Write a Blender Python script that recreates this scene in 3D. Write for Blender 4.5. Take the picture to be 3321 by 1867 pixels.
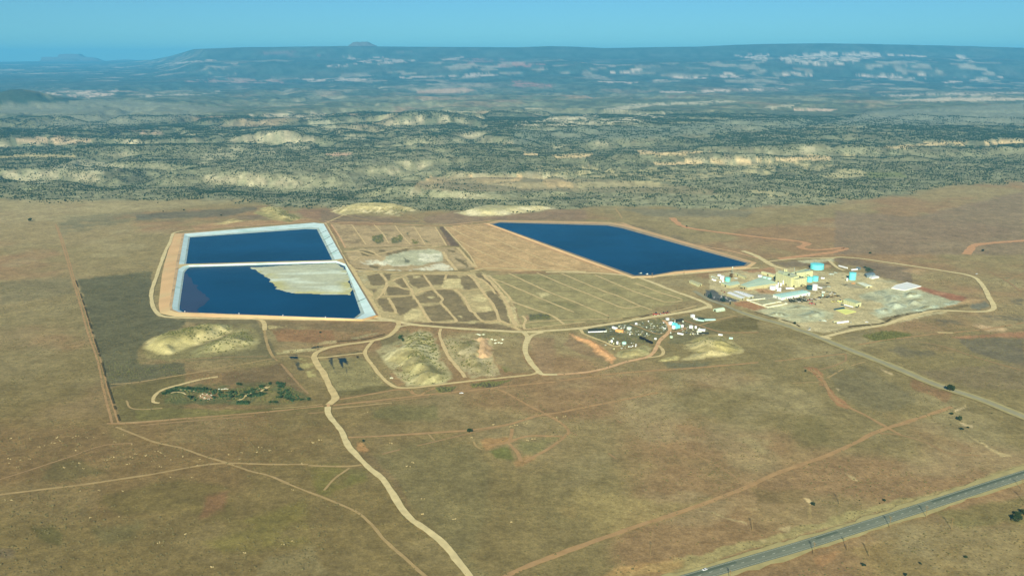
import bpy, math, random
import numpy as np

# ------------------------------------------------------------------ scene, camera, light
for o in list(bpy.data.objects):
    bpy.data.objects.remove(o)
SC = bpy.context.scene
COL = SC.collection
random.seed(11)
RNG = np.random.default_rng(5)

CAM_H = 450.0
FOC = 2911.0
PITCH = math.atan((933.5 - 193.0) / FOC)
cam = bpy.data.cameras.new('camera')
cam.sensor_width = 36.0
cam.lens = 36.0 * FOC / 3321.0
cam.clip_start = 1.0
cam.clip_end = 200000.0
camo = bpy.data.objects.new('camera', cam)
camo.location = (0, 0, CAM_H)
camo.rotation_euler = (math.radians(90) - PITCH, 0, 0)
COL.objects.link(camo)
SC.camera = camo

SUN_ELEV = math.radians(27.0)
SH = (0.148, 0.989)                       # ground direction the shadows fall in
SUN_AZ = math.atan2(-SH[0], -SH[1])       # compass-like angle of the sun, from +Y towards +X
world = bpy.data.worlds.new('World')
SC.world = world
world.use_nodes = True
wn = world.node_tree.nodes
wl = world.node_tree.links
wn.clear()
w_out = wn.new('ShaderNodeOutputWorld')
w_bg = wn.new('ShaderNodeBackground')
w_sky = wn.new('ShaderNodeTexSky')
w_sky.sky_type = 'NISHITA'
w_sky.sun_disc = False
w_sky.sun_elevation = SUN_ELEV
w_sky.sun_rotation = SUN_AZ
w_sky.altitude = 2100
w_sky.air_density = 1.0
w_sky.dust_density = 0.6
w_sky.ozone_density = 1.5
w_tint = wn.new('ShaderNodeMixRGB')       # the aeroplane window's green-blue tint on the sky light
w_tint.blend_type = 'MULTIPLY'
w_tint.inputs[0].default_value = 1.0
w_tint.inputs[2].default_value = (0.31, 0.64, 0.83, 1)
wl.new(w_sky.outputs[0], w_tint.inputs[1])
wl.new(w_tint.outputs[0], w_bg.inputs[0])
w_bg.inputs[1].default_value = 0.060
wl.new(w_bg.outputs[0], w_out.inputs[0])

sun = bpy.data.lights.new('sun', 'SUN')
sun.energy = 4.2
sun.angle = math.radians(0.53)
sun.color = (1.0, 0.95, 0.80)
suno = bpy.data.objects.new('sun', sun)
suno.location = (-200, -800, 1200)
d = (SH[0] * math.cos(SUN_ELEV), SH[1] * math.cos(SUN_ELEV), -math.sin(SUN_ELEV))
from mathutils import Vector
suno.rotation_euler = Vector(d).to_track_quat('-Z', 'Y').to_euler()
COL.objects.link(suno)

SC.view_settings.view_transform = 'Standard'
SC.view_settings.look = 'None'
SC.view_settings.exposure = 0.72
SC.view_settings.gamma = 1.0
SC.view_settings.use_curve_mapping = False
SC.cycles.use_denoising = True
SC.cycles.max_bounces = 6
SC.cycles.volume_bounces = 1
SC.cycles.transparent_max_bounces = 6

HAZE_DENSITY = 3.7e-5
HAZE_COLOR = (0.15, 0.63, 1.0)
KC = (0.925, 0.93, 1.03)                    # light level: what a pale surface of albedo 1 shows as

# ------------------------------------------------------------------ mapping and colour helpers
CP, SP = math.cos(PITCH), math.sin(PITCH)


def ray_ground(px, py, z=0.0):
    """Point of the plane at height z seen along a line of sight (survey of the photograph)."""
    dx = (px - 1660.5) / FOC
    dy = (933.5 - py) / FOC
    t = (z - CAM_H) / (-SP + dy * CP)
    return (dx * t, (CP + dy * SP) * t)


FR = {'U': (0, 0, 0.7757), 'S': (0, 0, 1.0), 'A': (0, 0, 1.5518), 'B': (1660, 0, 1.5509), 'C': (440, 660, 3.0667),
      'D': (1040, 660, 2.9953), 'E': (1560, 660, 2.8622), 'F': (2300, 820, 5.152), 'G': (2650, 820, 3.8107),
      'H': (1820, 980, 4.025), 'I': (440, 1000, 3.22), 'J': (1000, 1000, 3.22), 'K': (0, 600, 1.81),
      'L': (0, 1300, 2.554), 'M': (1000, 1300, 2.554), 'N': (2000, 1300, 1.95), 'O': (2600, 1000, 3.448),
      'P': (2450, 840, 8.31), 'Q': (2560, 840, 7.576), 'R': (1960, 1010, 7.576)}


def src(fr, p):
    ox, oy, s = FR[fr]
    return (ox + p[0] / s, oy + p[1] / s)


def W(fr, p, z=0.0):
    a = src(fr, p)
    return ray_ground(a[0], a[1], z)


def WL(fr, pts, z=0.0):
    return [W(fr, p, z) for p in pts]


def SL(fr, pts):
    return np.array([src(fr, p) for p in pts])


def lin(c):
    c = np.asarray(c, float) / 255.0
    return np.where(c <= 0.04045, c / 12.92, ((c + 0.055) / 1.055) ** 2.4)


def ALB(c):
    return np.clip(lin(c) / np.array(KC), 0.004, 0.86)


def rgba(c):
    a = ALB(c)
    return (float(a[0]), float(a[1]), float(a[2]), 1.0)


def _hash(ix, iy, seed):
    with np.errstate(over='ignore'):
        h = ix.astype(np.uint32) * np.uint32(374761393) + iy.astype(np.uint32) * np.uint32(668265263) + np.uint32((seed * 2246822519 + 3266489917) % 4294967296)
        h = (h ^ (h >> np.uint32(13))) * np.uint32(1274126177)
        h = h ^ (h >> np.uint32(16))
    return h.astype(np.float64) / 4294967295.0


def vnoise(x, y, seed=0):
    x = np.asarray(x, float)
    y = np.asarray(y, float)
    fx, fy = np.floor(x), np.floor(y)
    ix, iy = fx.astype(np.int64), fy.astype(np.int64)
    tx, ty = x - fx, y - fy
    tx = tx * tx * tx * (tx * (tx * 6 - 15) + 10)
    ty = ty * ty * ty * (ty * (ty * 6 - 15) + 10)
    a = _hash(ix, iy, seed)
    b = _hash(ix + 1, iy, seed)
    c = _hash(ix, iy + 1, seed)
    e = _hash(ix + 1, iy + 1, seed)
    return (a * (1 - tx) + b * tx) * (1 - ty) + (c * (1 - tx) + e * tx) * ty


def fbm(x, y, scale, octv=4, seed=0, gain=0.5):
    x = np.asarray(x, float) / scale
    y = np.asarray(y, float) / scale
    s, a, n = 0.0, 1.0, 0.0
    for k in range(octv):
        c, q = math.cos(0.6 * k), math.sin(0.6 * k)
        s = s + a * vnoise(c * x - q * y + 31.7 * k, q * x + c * y - 17.3 * k, seed + 13 * k)
        n += a
        a *= gain
        x = x * 2.03
        y = y * 2.03
    return s / n


def ridged(x, y, scale, octv=4, seed=0):
    x = np.asarray(x, float) / scale
    y = np.asarray(y, float) / scale
    s, a, n = 0.0, 1.0, 0.0
    for k in range(octv):
        s = s + a * (1 - np.abs(2 * vnoise(x + 19.1 * k, y - 7.7 * k, seed + 7 * k) - 1))
        n += a
        a *= 0.5
        x = x * 2.1
        y = y * 2.1
    return s / n


def sstep(a, b, x):
    t = np.clip((x - a) / (b - a), 0, 1)
    return t * t * (3 - 2 * t)


def inside(px, py, poly):
    """Vectorised point-in-polygon."""
    out = np.zeros(px.shape, bool)
    x0, y0 = poly.min(0)
    x1, y1 = poly.max(0)
    idx = np.nonzero((px >= x0) & (px <= x1) & (py >= y0) & (py <= y1))[0]
    if len(idx) == 0:
        return out
    x, y = px[idx], py[idx]
    r = np.zeros(len(idx), bool)
    n = len(poly)
    j = n - 1
    for i in range(n):
        xi, yi = poly[i]
        xj, yj = poly[j]
        if yi != yj:
            c = ((yi > y) != (yj > y)) & (x < (xj - xi) * (y - yi) / (yj - yi) + xi)
            r ^= c
        j = i
    out[idx] = r
    return out


def poly_dist(px, py, poly):
    dmin = np.full(px.shape, 1e18)
    n = len(poly)
    for i in range(n):
        ax, ay = poly[i]
        bx, by = poly[(i + 1) % n]
        vx, vy = bx - ax, by - ay
        L = vx * vx + vy * vy + 1e-9
        t = np.clip(((px - ax) * vx + (py - ay) * vy) / L, 0, 1)
        dmin = np.minimum(dmin, (px - ax - t * vx) ** 2 + (py - ay - t * vy) ** 2)
    return np.sqrt(dmin)


def project(x, y, z):
    """World to photograph pixels (survey frame)."""
    dz = z - CAM_H
    f = y * CP - dz * SP
    u = y * SP + dz * CP
    f = np.where(f < 1.0, 1.0, f)
    return 1660.5 + FOC * x / f, 933.5 - FOC * u / f


# ------------------------------------------------------------------ materials
MATS = {}


def _nt(name):
    m = bpy.data.materials.new(name)
    m.use_nodes = True
    nt = m.node_tree
    nt.nodes.clear()
    out = nt.nodes.new('ShaderNodeOutputMaterial')
    b = nt.nodes.new('ShaderNodeBsdfPrincipled')
    nt.links.new(b.outputs[0], out.inputs[0])
    return m, nt, b


def pmat(name, c, rough=0.75, var=0.12, scale=0.4, metal=0.0, spec=0.25, stain=None, use_k=True):
    """Procedural paint / plaster / metal: colour with two noises, optional darker stain colour."""
    if name in MATS:
        return MATS[name]
    m, nt, b = _nt(name)
    col = rgba(c) if use_k else (*[float(v) for v in lin(c)], 1)
    N = nt.nodes
    tc = N.new('ShaderNodeTexCoord')
    n1 = N.new('ShaderNodeTexNoise')
    n1.inputs['Scale'].default_value = scale
    n1.inputs['Detail'].default_value = 5
    nt.links.new(tc.outputs['Object'], n1.inputs['Vector'])
    mr = N.new('ShaderNodeMapRange')
    mr.inputs[1].default_value = 0.3
    mr.inputs[2].default_value = 0.7
    mr.inputs[3].default_value = 1 - var
    mr.inputs[4].default_value = 1 + var
    nt.links.new(n1.outputs[0], mr.inputs[0])
    mu = N.new('ShaderNodeVectorMath')
    mu.operation = 'SCALE'
    mu.inputs[0].default_value = col[:3]
    nt.links.new(mr.outputs[0], mu.inputs['Scale'])
    last = mu.outputs[0]
    if stain is not None:
        n2 = N.new('ShaderNodeTexNoise')
        n2.inputs['Scale'].default_value = scale * 0.55
        n2.inputs['Detail'].default_value = 6
        nt.links.new(tc.outputs['Object'], n2.inputs['Vector'])
        r2 = N.new('ShaderNodeMapRange')
        r2.inputs[1].default_value = 0.52
        r2.inputs[2].default_value = 0.68
        nt.links.new(n2.outputs[0], r2.inputs[0])
        mx = N.new('ShaderNodeMixRGB')
        mx.inputs[2].default_value = rgba(stain)
        nt.links.new(r2.outputs[0], mx.inputs[0])
        nt.links.new(last, mx.inputs[1])
        last = mx.outputs[0]
    nt.links.new(last, b.inputs['Base Color'])
    b.inputs['Roughness'].default_value = rough
    b.inputs['Metallic'].default_value = metal
    b.inputs['Specular IOR Level'].default_value = spec
    MATS[name] = m
    return m


def ground_mat(name, fine=1.0):
    """Soil: painted zone colour (attribute 'soil') broken up by clump and grain noise, with small relief."""
    if name in MATS:
        return MATS[name]
    m, nt, b = _nt(name)
    N, L = nt.nodes, nt.links
    at = N.new('ShaderNodeAttribute')
    at.attribute_name = 'soil'
    geo = N.new('ShaderNodeNewGeometry')
    last = at.outputs['Color']
    for sc, lo, hi, amt in ((1 / 45.0, 0.35, 0.65, 0.10 * fine), (1 / 14.0, 0.35, 0.65, 0.13 * fine), (1 / 5.0, 0.34, 0.66, 0.16 * fine), (1 / 1.8, 0.3, 0.7, 0.18 * fine)):
        n = N.new('ShaderNodeTexNoise')
        n.inputs['Scale'].default_value = sc
        n.inputs['Detail'].default_value = 3
        L.new(geo.outputs['Position'], n.inputs['Vector'])
        r = N.new('ShaderNodeMapRange')
        r.inputs[1].default_value = lo
        r.inputs[2].default_value = hi
        r.inputs[3].default_value = 1 - amt
        r.inputs[4].default_value = 1 + amt
        L.new(n.outputs[0], r.inputs[0])
        v = N.new('ShaderNodeVectorMath')
        v.operation = 'SCALE'
        L.new(last, v.inputs[0])
        L.new(r.outputs[0], v.inputs['Scale'])
        last = v.outputs[0]
    L.new(last, b.inputs['Base Color'])
    b.inputs['Roughness'].default_value = 0.95
    b.inputs['Specular IOR Level'].default_value = 0.05
    nb = N.new('ShaderNodeTexNoise')
    nb.inputs['Scale'].default_value = 0.35
    nb.inputs['Detail'].default_value = 4
    L.new(geo.outputs['Position'], nb.inputs['Vector'])
    bp = N.new('ShaderNodeBump')
    bp.inputs['Strength'].default_value = 0.35
    bp.inputs['Distance'].default_value = 1.0
    L.new(nb.outputs[0], bp.inputs['Height'])
    L.new(bp.outputs[0], b.inputs['Normal'])
    MATS[name] = m
    return m


def water_mat(name, deep, rough, bump):
    m, nt, b = _nt(name)
    N, L = nt.nodes, nt.links
    geo = N.new('ShaderNodeNewGeometry')
    n = N.new('ShaderNodeTexNoise')
    n.inputs['Scale'].default_value = 0.004
    n.inputs['Detail'].default_value = 3
    L.new(geo.outputs['Position'], n.inputs['Vector'])
    r = N.new('ShaderNodeMapRange')
    r.inputs[1].default_value = 0.3
    r.inputs[2].default_value = 0.7
    r.inputs[3].default_value = 0.68
    r.inputs[4].default_value = 1.32
    L.new(n.outputs[0], r.inputs[0])
    v = N.new('ShaderNodeVectorMath')
    v.operation = 'SCALE'
    v.inputs[0].default_value = rgba(deep)[:3]
    L.new(r.outputs[0], v.inputs['Scale'])
    L.new(v.outputs[0], b.inputs['Base Color'])
    b.inputs['Roughness'].default_value = rough
    b.inputs['IOR'].default_value = 1.33
    b.inputs['Specular IOR Level'].default_value = 0.06
    nb = N.new('ShaderNodeTexNoise')
    nb.inputs['Scale'].default_value = 0.45
    nb.inputs['Detail'].default_value = 3
    L.new(geo.outputs['Position'], nb.inputs['Vector'])
    bp = N.new('ShaderNodeBump')
    bp.inputs['Strength'].default_value = bump
    bp.inputs['Distance'].default_value = 0.4
    L.new(nb.outputs[0], bp.inputs['Height'])
    L.new(bp.outputs[0], b.inputs['Normal'])
    return m


# ------------------------------------------------------------------ object helpers
def link(name, me, mat, parent=None, loc=None, smooth=False):
    if mat is not None:
        me.materials.append(mat)
    o = bpy.data.objects.new(name, me)
    if loc is not None:
        o.location = loc
    COL.objects.link(o)
    if parent is not None:
        o.parent = parent
    if smooth:
        me.polygons.foreach_set('use_smooth', [True] * len(me.polygons))
    return o


def big_mesh(name, verts, quads):
    """Fast mesh from numpy arrays."""
    me = bpy.data.meshes.new(name)
    nv, nq, k = len(verts), len(quads), quads.shape[1]
    me.vertices.add(nv)
    me.vertices.foreach_set('co', np.ascontiguousarray(verts, np.float32).ravel())
    me.loops.add(nq * k)
    me.loops.foreach_set('vertex_index', np.ascontiguousarray(quads, np.int32).ravel())
    me.polygons.add(nq)
    me.polygons.foreach_set('loop_start', np.arange(0, nq * k, k, dtype=np.int32))
    me.update(calc_edges=True)
    me.validate()
    return me


def set_soil(me, cols):
    a = me.color_attributes.new('soil', 'FLOAT_COLOR', 'POINT')
    c = np.ones((len(cols), 4), np.float32)
    c[:, :3] = cols
    a.data.foreach_set('color', c.ravel())


def tag(o, label=None, cat=None, group=None, kind=None):
    if label:
        o['label'] = label
    if cat:
        o['category'] = cat
    if group:
        o['group'] = group
    if kind:
        o['kind'] = kind
    return o


def thing(name, label, cat, loc, rz=0.0, group=None):
    o = bpy.data.objects.new(name, None)
    o.empty_display_size = 1.0
    o.location = loc
    o.rotation_euler = (0, 0, rz)
    COL.objects.link(o)
    return tag(o, label, cat, group)


def copy_tree(o, parent=None):
    c = o.copy()
    COL.objects.link(c)
    if parent is not None:
        c.parent = parent
    for ch in list(o.children):
        copy_tree(ch, c)
    return c


class MB:
    def __init__(self):
        self.v, self.f = [], []

    def box(self, c, s, rz=0.0, taper=1.0):
        n = len(self.v)
        ca, sa = math.cos(rz), math.sin(rz)
        for k, (i, j) in enumerate(((-1, -1), (1, -1), (1, 1), (-1, 1))):
            x, y = i * s[0] / 2, j * s[1] / 2
            self.v.append((c[0] + ca * x - sa * y, c[1] + sa * x + ca * y, c[2] - s[2] / 2))
        for k, (i, j) in enumerate(((-1, -1), (1, -1), (1, 1), (-1, 1))):
            x, y = i * s[0] / 2 * taper, j * s[1] / 2 * taper
            self.v.append((c[0] + ca * x - sa * y, c[1] + sa * x + ca * y, c[2] + s[2] / 2))
        self.f += [(n, n + 3, n + 2, n + 1), (n + 4, n + 5, n + 6, n + 7)]
        for k in range(4):
            k2 = (k + 1) % 4
            self.f.append((n + k, n + k2, n + 4 + k2, n + 4 + k))
        return self

    def lathe(self, c, prof, seg=24):
        n = len(self.v)
        for (r, z) in prof:
            for k in range(seg):
                a = 2 * math.pi * k / seg
                self.v.append((c[0] + r * math.cos(a), c[1] + r * math.sin(a), c[2] + z))
        for i in range(len(prof) - 1):
            for k in range(seg):
                k2 = (k + 1) % seg
                self.f.append((n + i * seg + k, n + i * seg + k2, n + (i + 1) * seg + k2, n + (i + 1) * seg + k))
        self.f.append(tuple(n + (len(prof) - 1) * seg + k for k in range(seg)))
        self.f.append(tuple(n + k for k in reversed(range(seg))))
        return self

    def tube(self, a, b, r, seg=8, r2=None):
        a, b = Vector(a), Vector(b)
        r2 = r if r2 is None else r2
        d = (b - a).normalized()
        u = d.cross(Vector((0, 0, 1)))
        if u.length < 1e-3:
            u = Vector((1, 0, 0))
        u.normalize()
        w = d.cross(u)
        n = len(self.v)
        for p, rr in ((a, r), (b, r2)):
            for k in range(seg):
                t = 2 * math.pi * k / seg
                q = p + u * (rr * math.cos(t)) + w * (rr * math.sin(t))
                self.v.append(tuple(q))
        for k in range(seg):
            k2 = (k + 1) % seg
            self.f.append((n + k, n + seg + k, n + seg + k2, n + k2))
        self.f.append(tuple(n + k for k in range(seg)))
        self.f.append(tuple(n + seg + k for k in reversed(range(seg))))
        return self

    def prism(self, poly, z0, z1, cap=True):
        n = len(self.v)
        m = len(poly)
        area = sum(poly[i][0] * poly[(i + 1) % m][1] - poly[(i + 1) % m][0] * poly[i][1] for i in range(m))
        if area < 0:
            poly = list(reversed(poly))
        self.v += [(p[0], p[1], z0) for p in poly] + [(p[0], p[1], z1) for p in poly]
        for k in range(m):
            k2 = (k + 1) % m
            self.f.append((n + k, n + k2, n + m + k2, n + m + k))
        if cap:
            self.f.append(tuple(n + m + k for k in range(m)))
            self.f.append(tuple(n + k for k in reversed(range(m))))
        return self

    def mesh(self, name):
        me = bpy.data.meshes.new(name)
        me.from_pydata(self.v, [], self.f)
        me.update()
        return me

    def build(self, name, mat, parent=None, loc=None, smooth=False):
        return link(name, self.mesh(name), mat, parent, loc, smooth)


# ------------------------------------------------------------------ terrain shape
EDGE = SL('U', [(-700, 495), (0, 495), (150, 500), (400, 497), (620, 507), (720, 522), (830, 522), (1060, 535), (1180, 538),
                (1400, 520), (1560, 522), (1900, 523), (2040, 517), (2160, 503), (2270, 485), (2400, 467), (2576, 457), (3300, 455)])
_ew = np.array([ray_ground(p[0], p[1]) for p in EDGE])
EDGE_T = _ew[:, 0] / _ew[:, 1]
EDGE_Y = _ew[:, 1]
RIM = np.array([(-900, 158), (0, 156), (120, 154), (250, 154), (380, 151), (430, 142), (490, 125), (620, 120.5), (760, 119), (860, 117.5), (1000, 119), (1300, 121),
                (1380, 118), (1440, 119), (1520, 122.5), (1750, 119), (1900, 113), (2050, 111), (2150, 112), (2250, 114), (2400, 117), (2576, 122), (3500, 130)], float)
FLAT_END = 2400.0


def far_u(x, y):
    return 1288 + 2330.0 * x / np.maximum(y, 1.0)


def H(x, y):
    """Ground height: a level plateau, then broken wooded canyon country, then the long mesa slopes."""
    x = np.asarray(x, float)
    y = np.asarray(y, float)
    r = np.hypot(x, y)
    front = y > 1500
    t = x / np.maximum(y, 1.0)
    te = np.clip(t, EDGE_T[0], EDGE_T[-1])
    ye = np.interp(te, EDGE_T, EDGE_Y)
    ye = ye + 160 * (fbm(x, y, 420, 3, 3) - 0.5)
    s = sstep(0, 650, y - ye)
    big = fbm(x, y, 2300, 3, 21)
    wx_ = x + 700 * (fbm(x, y, 1100, 3, 23) - .5)
    wy_ = y + 700 * (fbm(x, y, 1100, 3, 24) - .5)
    carve = sstep(.68, .79, ridged(wx_, wy_, 1500, 4, 22))
    carve2 = sstep(.66, .80, ridged(wx_ * .9 + wy_ * .3, wy_, 620, 3, 25))
    hum = fbm(x, y, 240, 4, 26)
    rl = 1 - .45 * sstep(1300, 1900, far_u(x, y)) * (1 - .3 * sstep(5000, 7000, r))
    z = s * rl * (-10 + 95 * (big - 0.48) - 46 * carve - 20 * carve2 * (1 - carve) + 15 * (hum - .5))
    # long rise to the far rim
    u = far_u(x, y)
    yr = np.interp(u, RIM[:, 0], RIM[:, 1])
    yrim = np.interp(u, [300, 520], [40000., 24500.])
    foot = np.interp(u, [300, 560, 1250, 1700, 2576], [13500., 15500., 14000., 13500., 15000.])
    q = (y - foot) / (yrim - foot)
    zr = CAM_H + (150 - yr) * yrim / 2330.0
    qq = np.clip(q, 0, 1)
    gul = ridged(x, y, 2100, 4, 40)
    mesa_amt = sstep(380, 560, u)
    prof = (1 - mesa_amt) * qq + mesa_amt * (0.50 * qq ** 1.15 + 0.22 * sstep(0.30, 0.50, qq) + 0.28 * sstep(0.78, 0.985, qq))
    zz = zr * prof
    zz = zz + mesa_amt * (gul - 0.55) * 260 * qq * (1 - qq) * 2.2 * (1 - sstep(0.85, 1.0, qq))
    zz = np.where(q > 1, zr - np.clip(y - yrim, 0, 30000) * 0.006, zz)
    near = 1 - sstep(0, 3500, y - foot)
    z = z * np.maximum(near, 0.12 * (1 - qq)) + np.where(q > 0, zz, 0)
    # two dark hills on the far left and some low rims
    for (hu, hy, hh, wx, wy) in ((24, 9600, 140, 300, 700), (150, 9700, 45, 420, 500), (1050, 6900, 70, 500, 300), (690, 5600, 55, 420, 200), (420, 4900, 35, 700, 240), (1800, 4300, 38, 900, 130), (2250, 4650, 40, 900, 130)):
        hx = (hu - 1288) / 2330.0 * hy
        z = z + hh * np.exp(-((x - hx) / wx) ** 2 - ((y - hy) / wy) ** 2)
    return np.where(front, z, 0.0)


# ------------------------------------------------------------------ ground zones
ZONES = []


def zone(fr, pts, c, mix=1.0, edge=1.0, patch=None):
    """A patch of the land with its own soil or plant colour; patch = (scale, low, high) breaks it into clumps."""
    ZONES.append((SL(fr, pts), ALB(c), mix, edge, patch))


# far country (rims, sage flats, bare slopes)
zone('A', [(0, 520), (480, 500), (900, 520), (1180, 550), (880, 600), (450, 650), (150, 620), (400, 590), (0, 570)], (136, 138, 118), .75, 4)
zone('B', [(0, 650), (820, 630), (1100, 600), (1750, 585), (2576, 520), (2576, 620), (1500, 640), (900, 680), (0, 730)], (128, 136, 118), .6, 4)
zone('B', [(1800, 560), (2576, 520), (2576, 640), (1600, 620)], (136, 140, 122), .7, 3)
zone('A', [(190, 465), (460, 455), (600, 455), (560, 480), (440, 495), (280, 480)], (212, 190, 170), .9, 2, (260, .42, .6))
zone('A', [(620, 480), (1050, 470), (1090, 450), (1120, 470), (900, 480), (700, 490)], (196, 184, 164), .8, 2, (200, .45, .6))
for p in ([(1720, 290), (1890, 285), (2000, 300), (2100, 305), (1960, 325), (1850, 320), (1760, 300)], [(2210, 295), (2340, 288), (2300, 300), (2230, 305)],
          [(1500, 400), (1850, 390), (1840, 410), (1540, 412)], [(2000, 385), (2500, 370), (2520, 382), (2030, 398)], [(1640, 330), (1850, 315), (1850, 325), (1650, 340)],
          [(560, 335), (640, 338), (630, 345), (560, 342)], [(830, 322), (1040, 300), (1100, 297), (1090, 305), (900, 322)], [(1120, 318), (1200, 318), (1180, 330), (1120, 326)]):
    zone('A', p, (210, 192, 176), .75, 2, (300, .42, .60))
zone('A', [(920, 405), (1120, 395), (1440, 400), (1420, 418), (960, 420)], (200, 165, 150), .6, 3, (420, .46, .62))
zone('A', [(2090, 455), (2330, 440), (2400, 455), (2300, 470), (2100, 470)], (205, 170, 145), .65, 3)
zone('A', [(1240, 575), (1530, 565), (1640, 570), (1640, 590), (1520, 600), (1260, 590)], (196, 182, 155), .8, 2, (110, .42, .6))
zone('A', [(1540, 600), (1640, 590), (1700, 640), (1670, 660), (1560, 630)], (188, 184, 150), .8, 2, (70, .35, .5))
for p in ([(1000, 790), (1160, 735), (1250, 745), (1200, 790), (1020, 800)], [(1240, 780), (1370, 745), (1390, 780)], [(1410, 730), (1480, 712), (1580, 740), (1500, 760)],
          [(1000, 825), (1050, 808), (1100, 815), (1080, 830)], [(230, 850), (400, 800), (600, 830), (660, 840), (500, 880)], [(80, 880), (300, 870), (280, 910), (120, 930), (60, 900)],
          [(1700, 660), (1830, 680), (1840, 700), (1740, 705)]):
    zone('A', p, (182, 176, 142), .85, 2, (60, .34, .54))
zone('A', [(80, 700), (170, 690), (430, 695), (470, 705), (420, 725), (120, 730)], (205, 180, 145), .85, 2, (55, .34, .54))
zone('A', [(640, 675), (700, 660), (830, 660), (820, 675)], (210, 180, 150), .85, 1, (55, .34, .54))
zone('A', [(0, 790), (150, 770), (380, 785), (380, 795), (150, 790), (0, 797)], (190, 176, 130), .9, 1)
zone('A', [(120, 950), (240, 940), (230, 945), (130, 955)], (190, 190, 140), .9, 1)
zone('A', [(1640, 770), (1780, 770), (1740, 785), (1640, 782)], (205, 170, 140), .9, 1, (40, .3, .5))
zone('A', [(2080, 935), (2170, 890), (2290, 910), (2230, 925)], (206, 178, 132), .95, 2)
zone('A', [(2330, 880), (2576, 885), (2576, 925), (2420, 920)], (206, 178, 132), .95, 2)
zone('U', [(1035, 470), (1090, 445), (1320, 440), (1440, 455), (1460, 475), (1250, 482), (1050, 476)], (150, 138, 108), .8, 3)
zone('B', [(0, 880), (60, 880), (60, 900), (0, 915)], (206, 178, 132), .95, 2)
zone('B', [(150, 905), (230, 895), (330, 930), (300, 945), (180, 940)], (206, 178, 132), .9, 2)
zone('B', [(60, 890), (380, 900), (700, 915), (1000, 950), (1050, 980), (300, 965), (0, 960)], (150, 138, 106), .6, 3)
for p in ([(710, 820), (1320, 795), (1600, 785), (1610, 800), (1300, 815), (720, 832)], [(200, 780), (400, 770), (400, 785), (230, 800)], [(630, 755), (760, 765), (1000, 765), (760, 785), (640, 770)],
          [(1850, 737), (2200, 715), (2576, 712), (2576, 724), (2200, 731), (1900, 745)], [(60, 770), (130, 770), (130, 782), (60, 782)]):
    zone('B', p, (224, 198, 150), .95, 1, (35, .25, .42))
for p in ([(560, 880), (700, 840), (1300, 820), (1600, 820), (1700, 850), (1100, 880), (700, 940), (560, 900)], [(1800, 790), (1860, 780), (1840, 810), (1800, 805)], [(1170, 960), (1240, 950), (1500, 985), (1300, 990)],
          [(1650, 775), (1740, 770), (1730, 800), (1680, 800)], [(60, 830), (540, 850), (560, 900), (200, 880)]):
    zone('B', p, (196, 184, 138), .7, 2, (32, .45, .62))
zone('B', [(1545, 885), (1700, 850), (1770, 860), (1800, 880), (1620, 900)], (194, 184, 140), .85, 2)
zone('B', [(1780, 870), (1950, 865), (1990, 890), (1800, 895)], (128, 134, 88), .8, 2)
for p in ([(180, 600), (400, 570), (440, 585), (400, 610), (520, 600), (700, 570), (790, 575), (650, 625), (400, 635), (0, 635), (60, 615)],
          [(460, 550), (640, 520), (1100, 505), (1140, 515), (700, 535), (480, 565)], [(1240, 540), (1450, 520), (1380, 545), (1300, 550)]):
    zone('B', p, (200, 190, 160), .85, 2, (70, .33, .52))
zone('B', [(1400, 555), (1500, 545), (1640, 550), (1600, 560)], (212, 186, 160), .95, 1)
zone('B', [(1880, 507), (2200, 492), (2576, 495), (2576, 503), (2200, 509)], (210, 192, 165), .95, 1)
zone('B', [(1850, 475), (2576, 462), (2576, 470), (1900, 490)], (205, 190, 170), .8, 1, (200, .4, .55))
for p in ([(1110, 280), (1300, 268), (1280, 305), (1220, 300)], [(1330, 290), (1550, 265), (1860, 265), (2060, 280), (2120, 290), (1900, 282), (1760, 300), (1680, 330), (1500, 325), (1400, 320)],
          [(2230, 278), (2270, 275), (2320, 310), (2260, 305)]):
    zone('B', p, (236, 214, 196), .7, 2, (240, .36, .58))
for p in ([(490, 360), (660, 345), (640, 365), (500, 372)], [(690, 408), (870, 380), (1000, 395), (860, 392), (720, 412)], [(1040, 370), (1100, 365), (1170, 400), (1050, 390)], [(1340, 365), (1530, 370), (1500, 385), (1370, 380)],
          [(420, 405), (640, 415), (600, 422), (440, 412)], [(690, 460), (1400, 440), (1380, 455), (800, 470)], [(1700, 380), (2100, 375), (2080, 395), (1800, 392)], [(2160, 415), (2480, 385), (2490, 392), (2180, 420)]):
    zone('B', p, (228, 206, 186), .75, 2, (300, .42, .60))
for p in ([(0, 310), (60, 312), (170, 325), (160, 342), (70, 338), (0, 335)], [(0, 400), (120, 420), (240, 430), (200, 442), (40, 437), (0, 430)]):
    zone('B', p, (190, 134, 122), .6, 3, (300, .38, .6))
zone('A', [(2250, 310), (2400, 290), (2576, 300), (2576, 345), (2300, 330)], (170, 126, 118), .5, 3, (500, .42, .65))
for p in ([(1180, 262), (1210, 260), (1200, 270)], [(1320, 262), (1430, 258), (1490, 262), (1480, 276), (1330, 272)], [(1590, 275), (1660, 278), (1650, 290), (1600, 287)], [(1990, 262), (2120, 264), (2100, 272)]):
    zone('A', p, (150, 120, 118), .5, 3, (250, .35, .6))

zone('A', [(-300, 450), (0, 452), (110, 448), (190, 472), (240, 490), (440, 500), (300, 514), (0, 522), (-300, 522)], (60, 78, 66), .9, 2)
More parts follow.
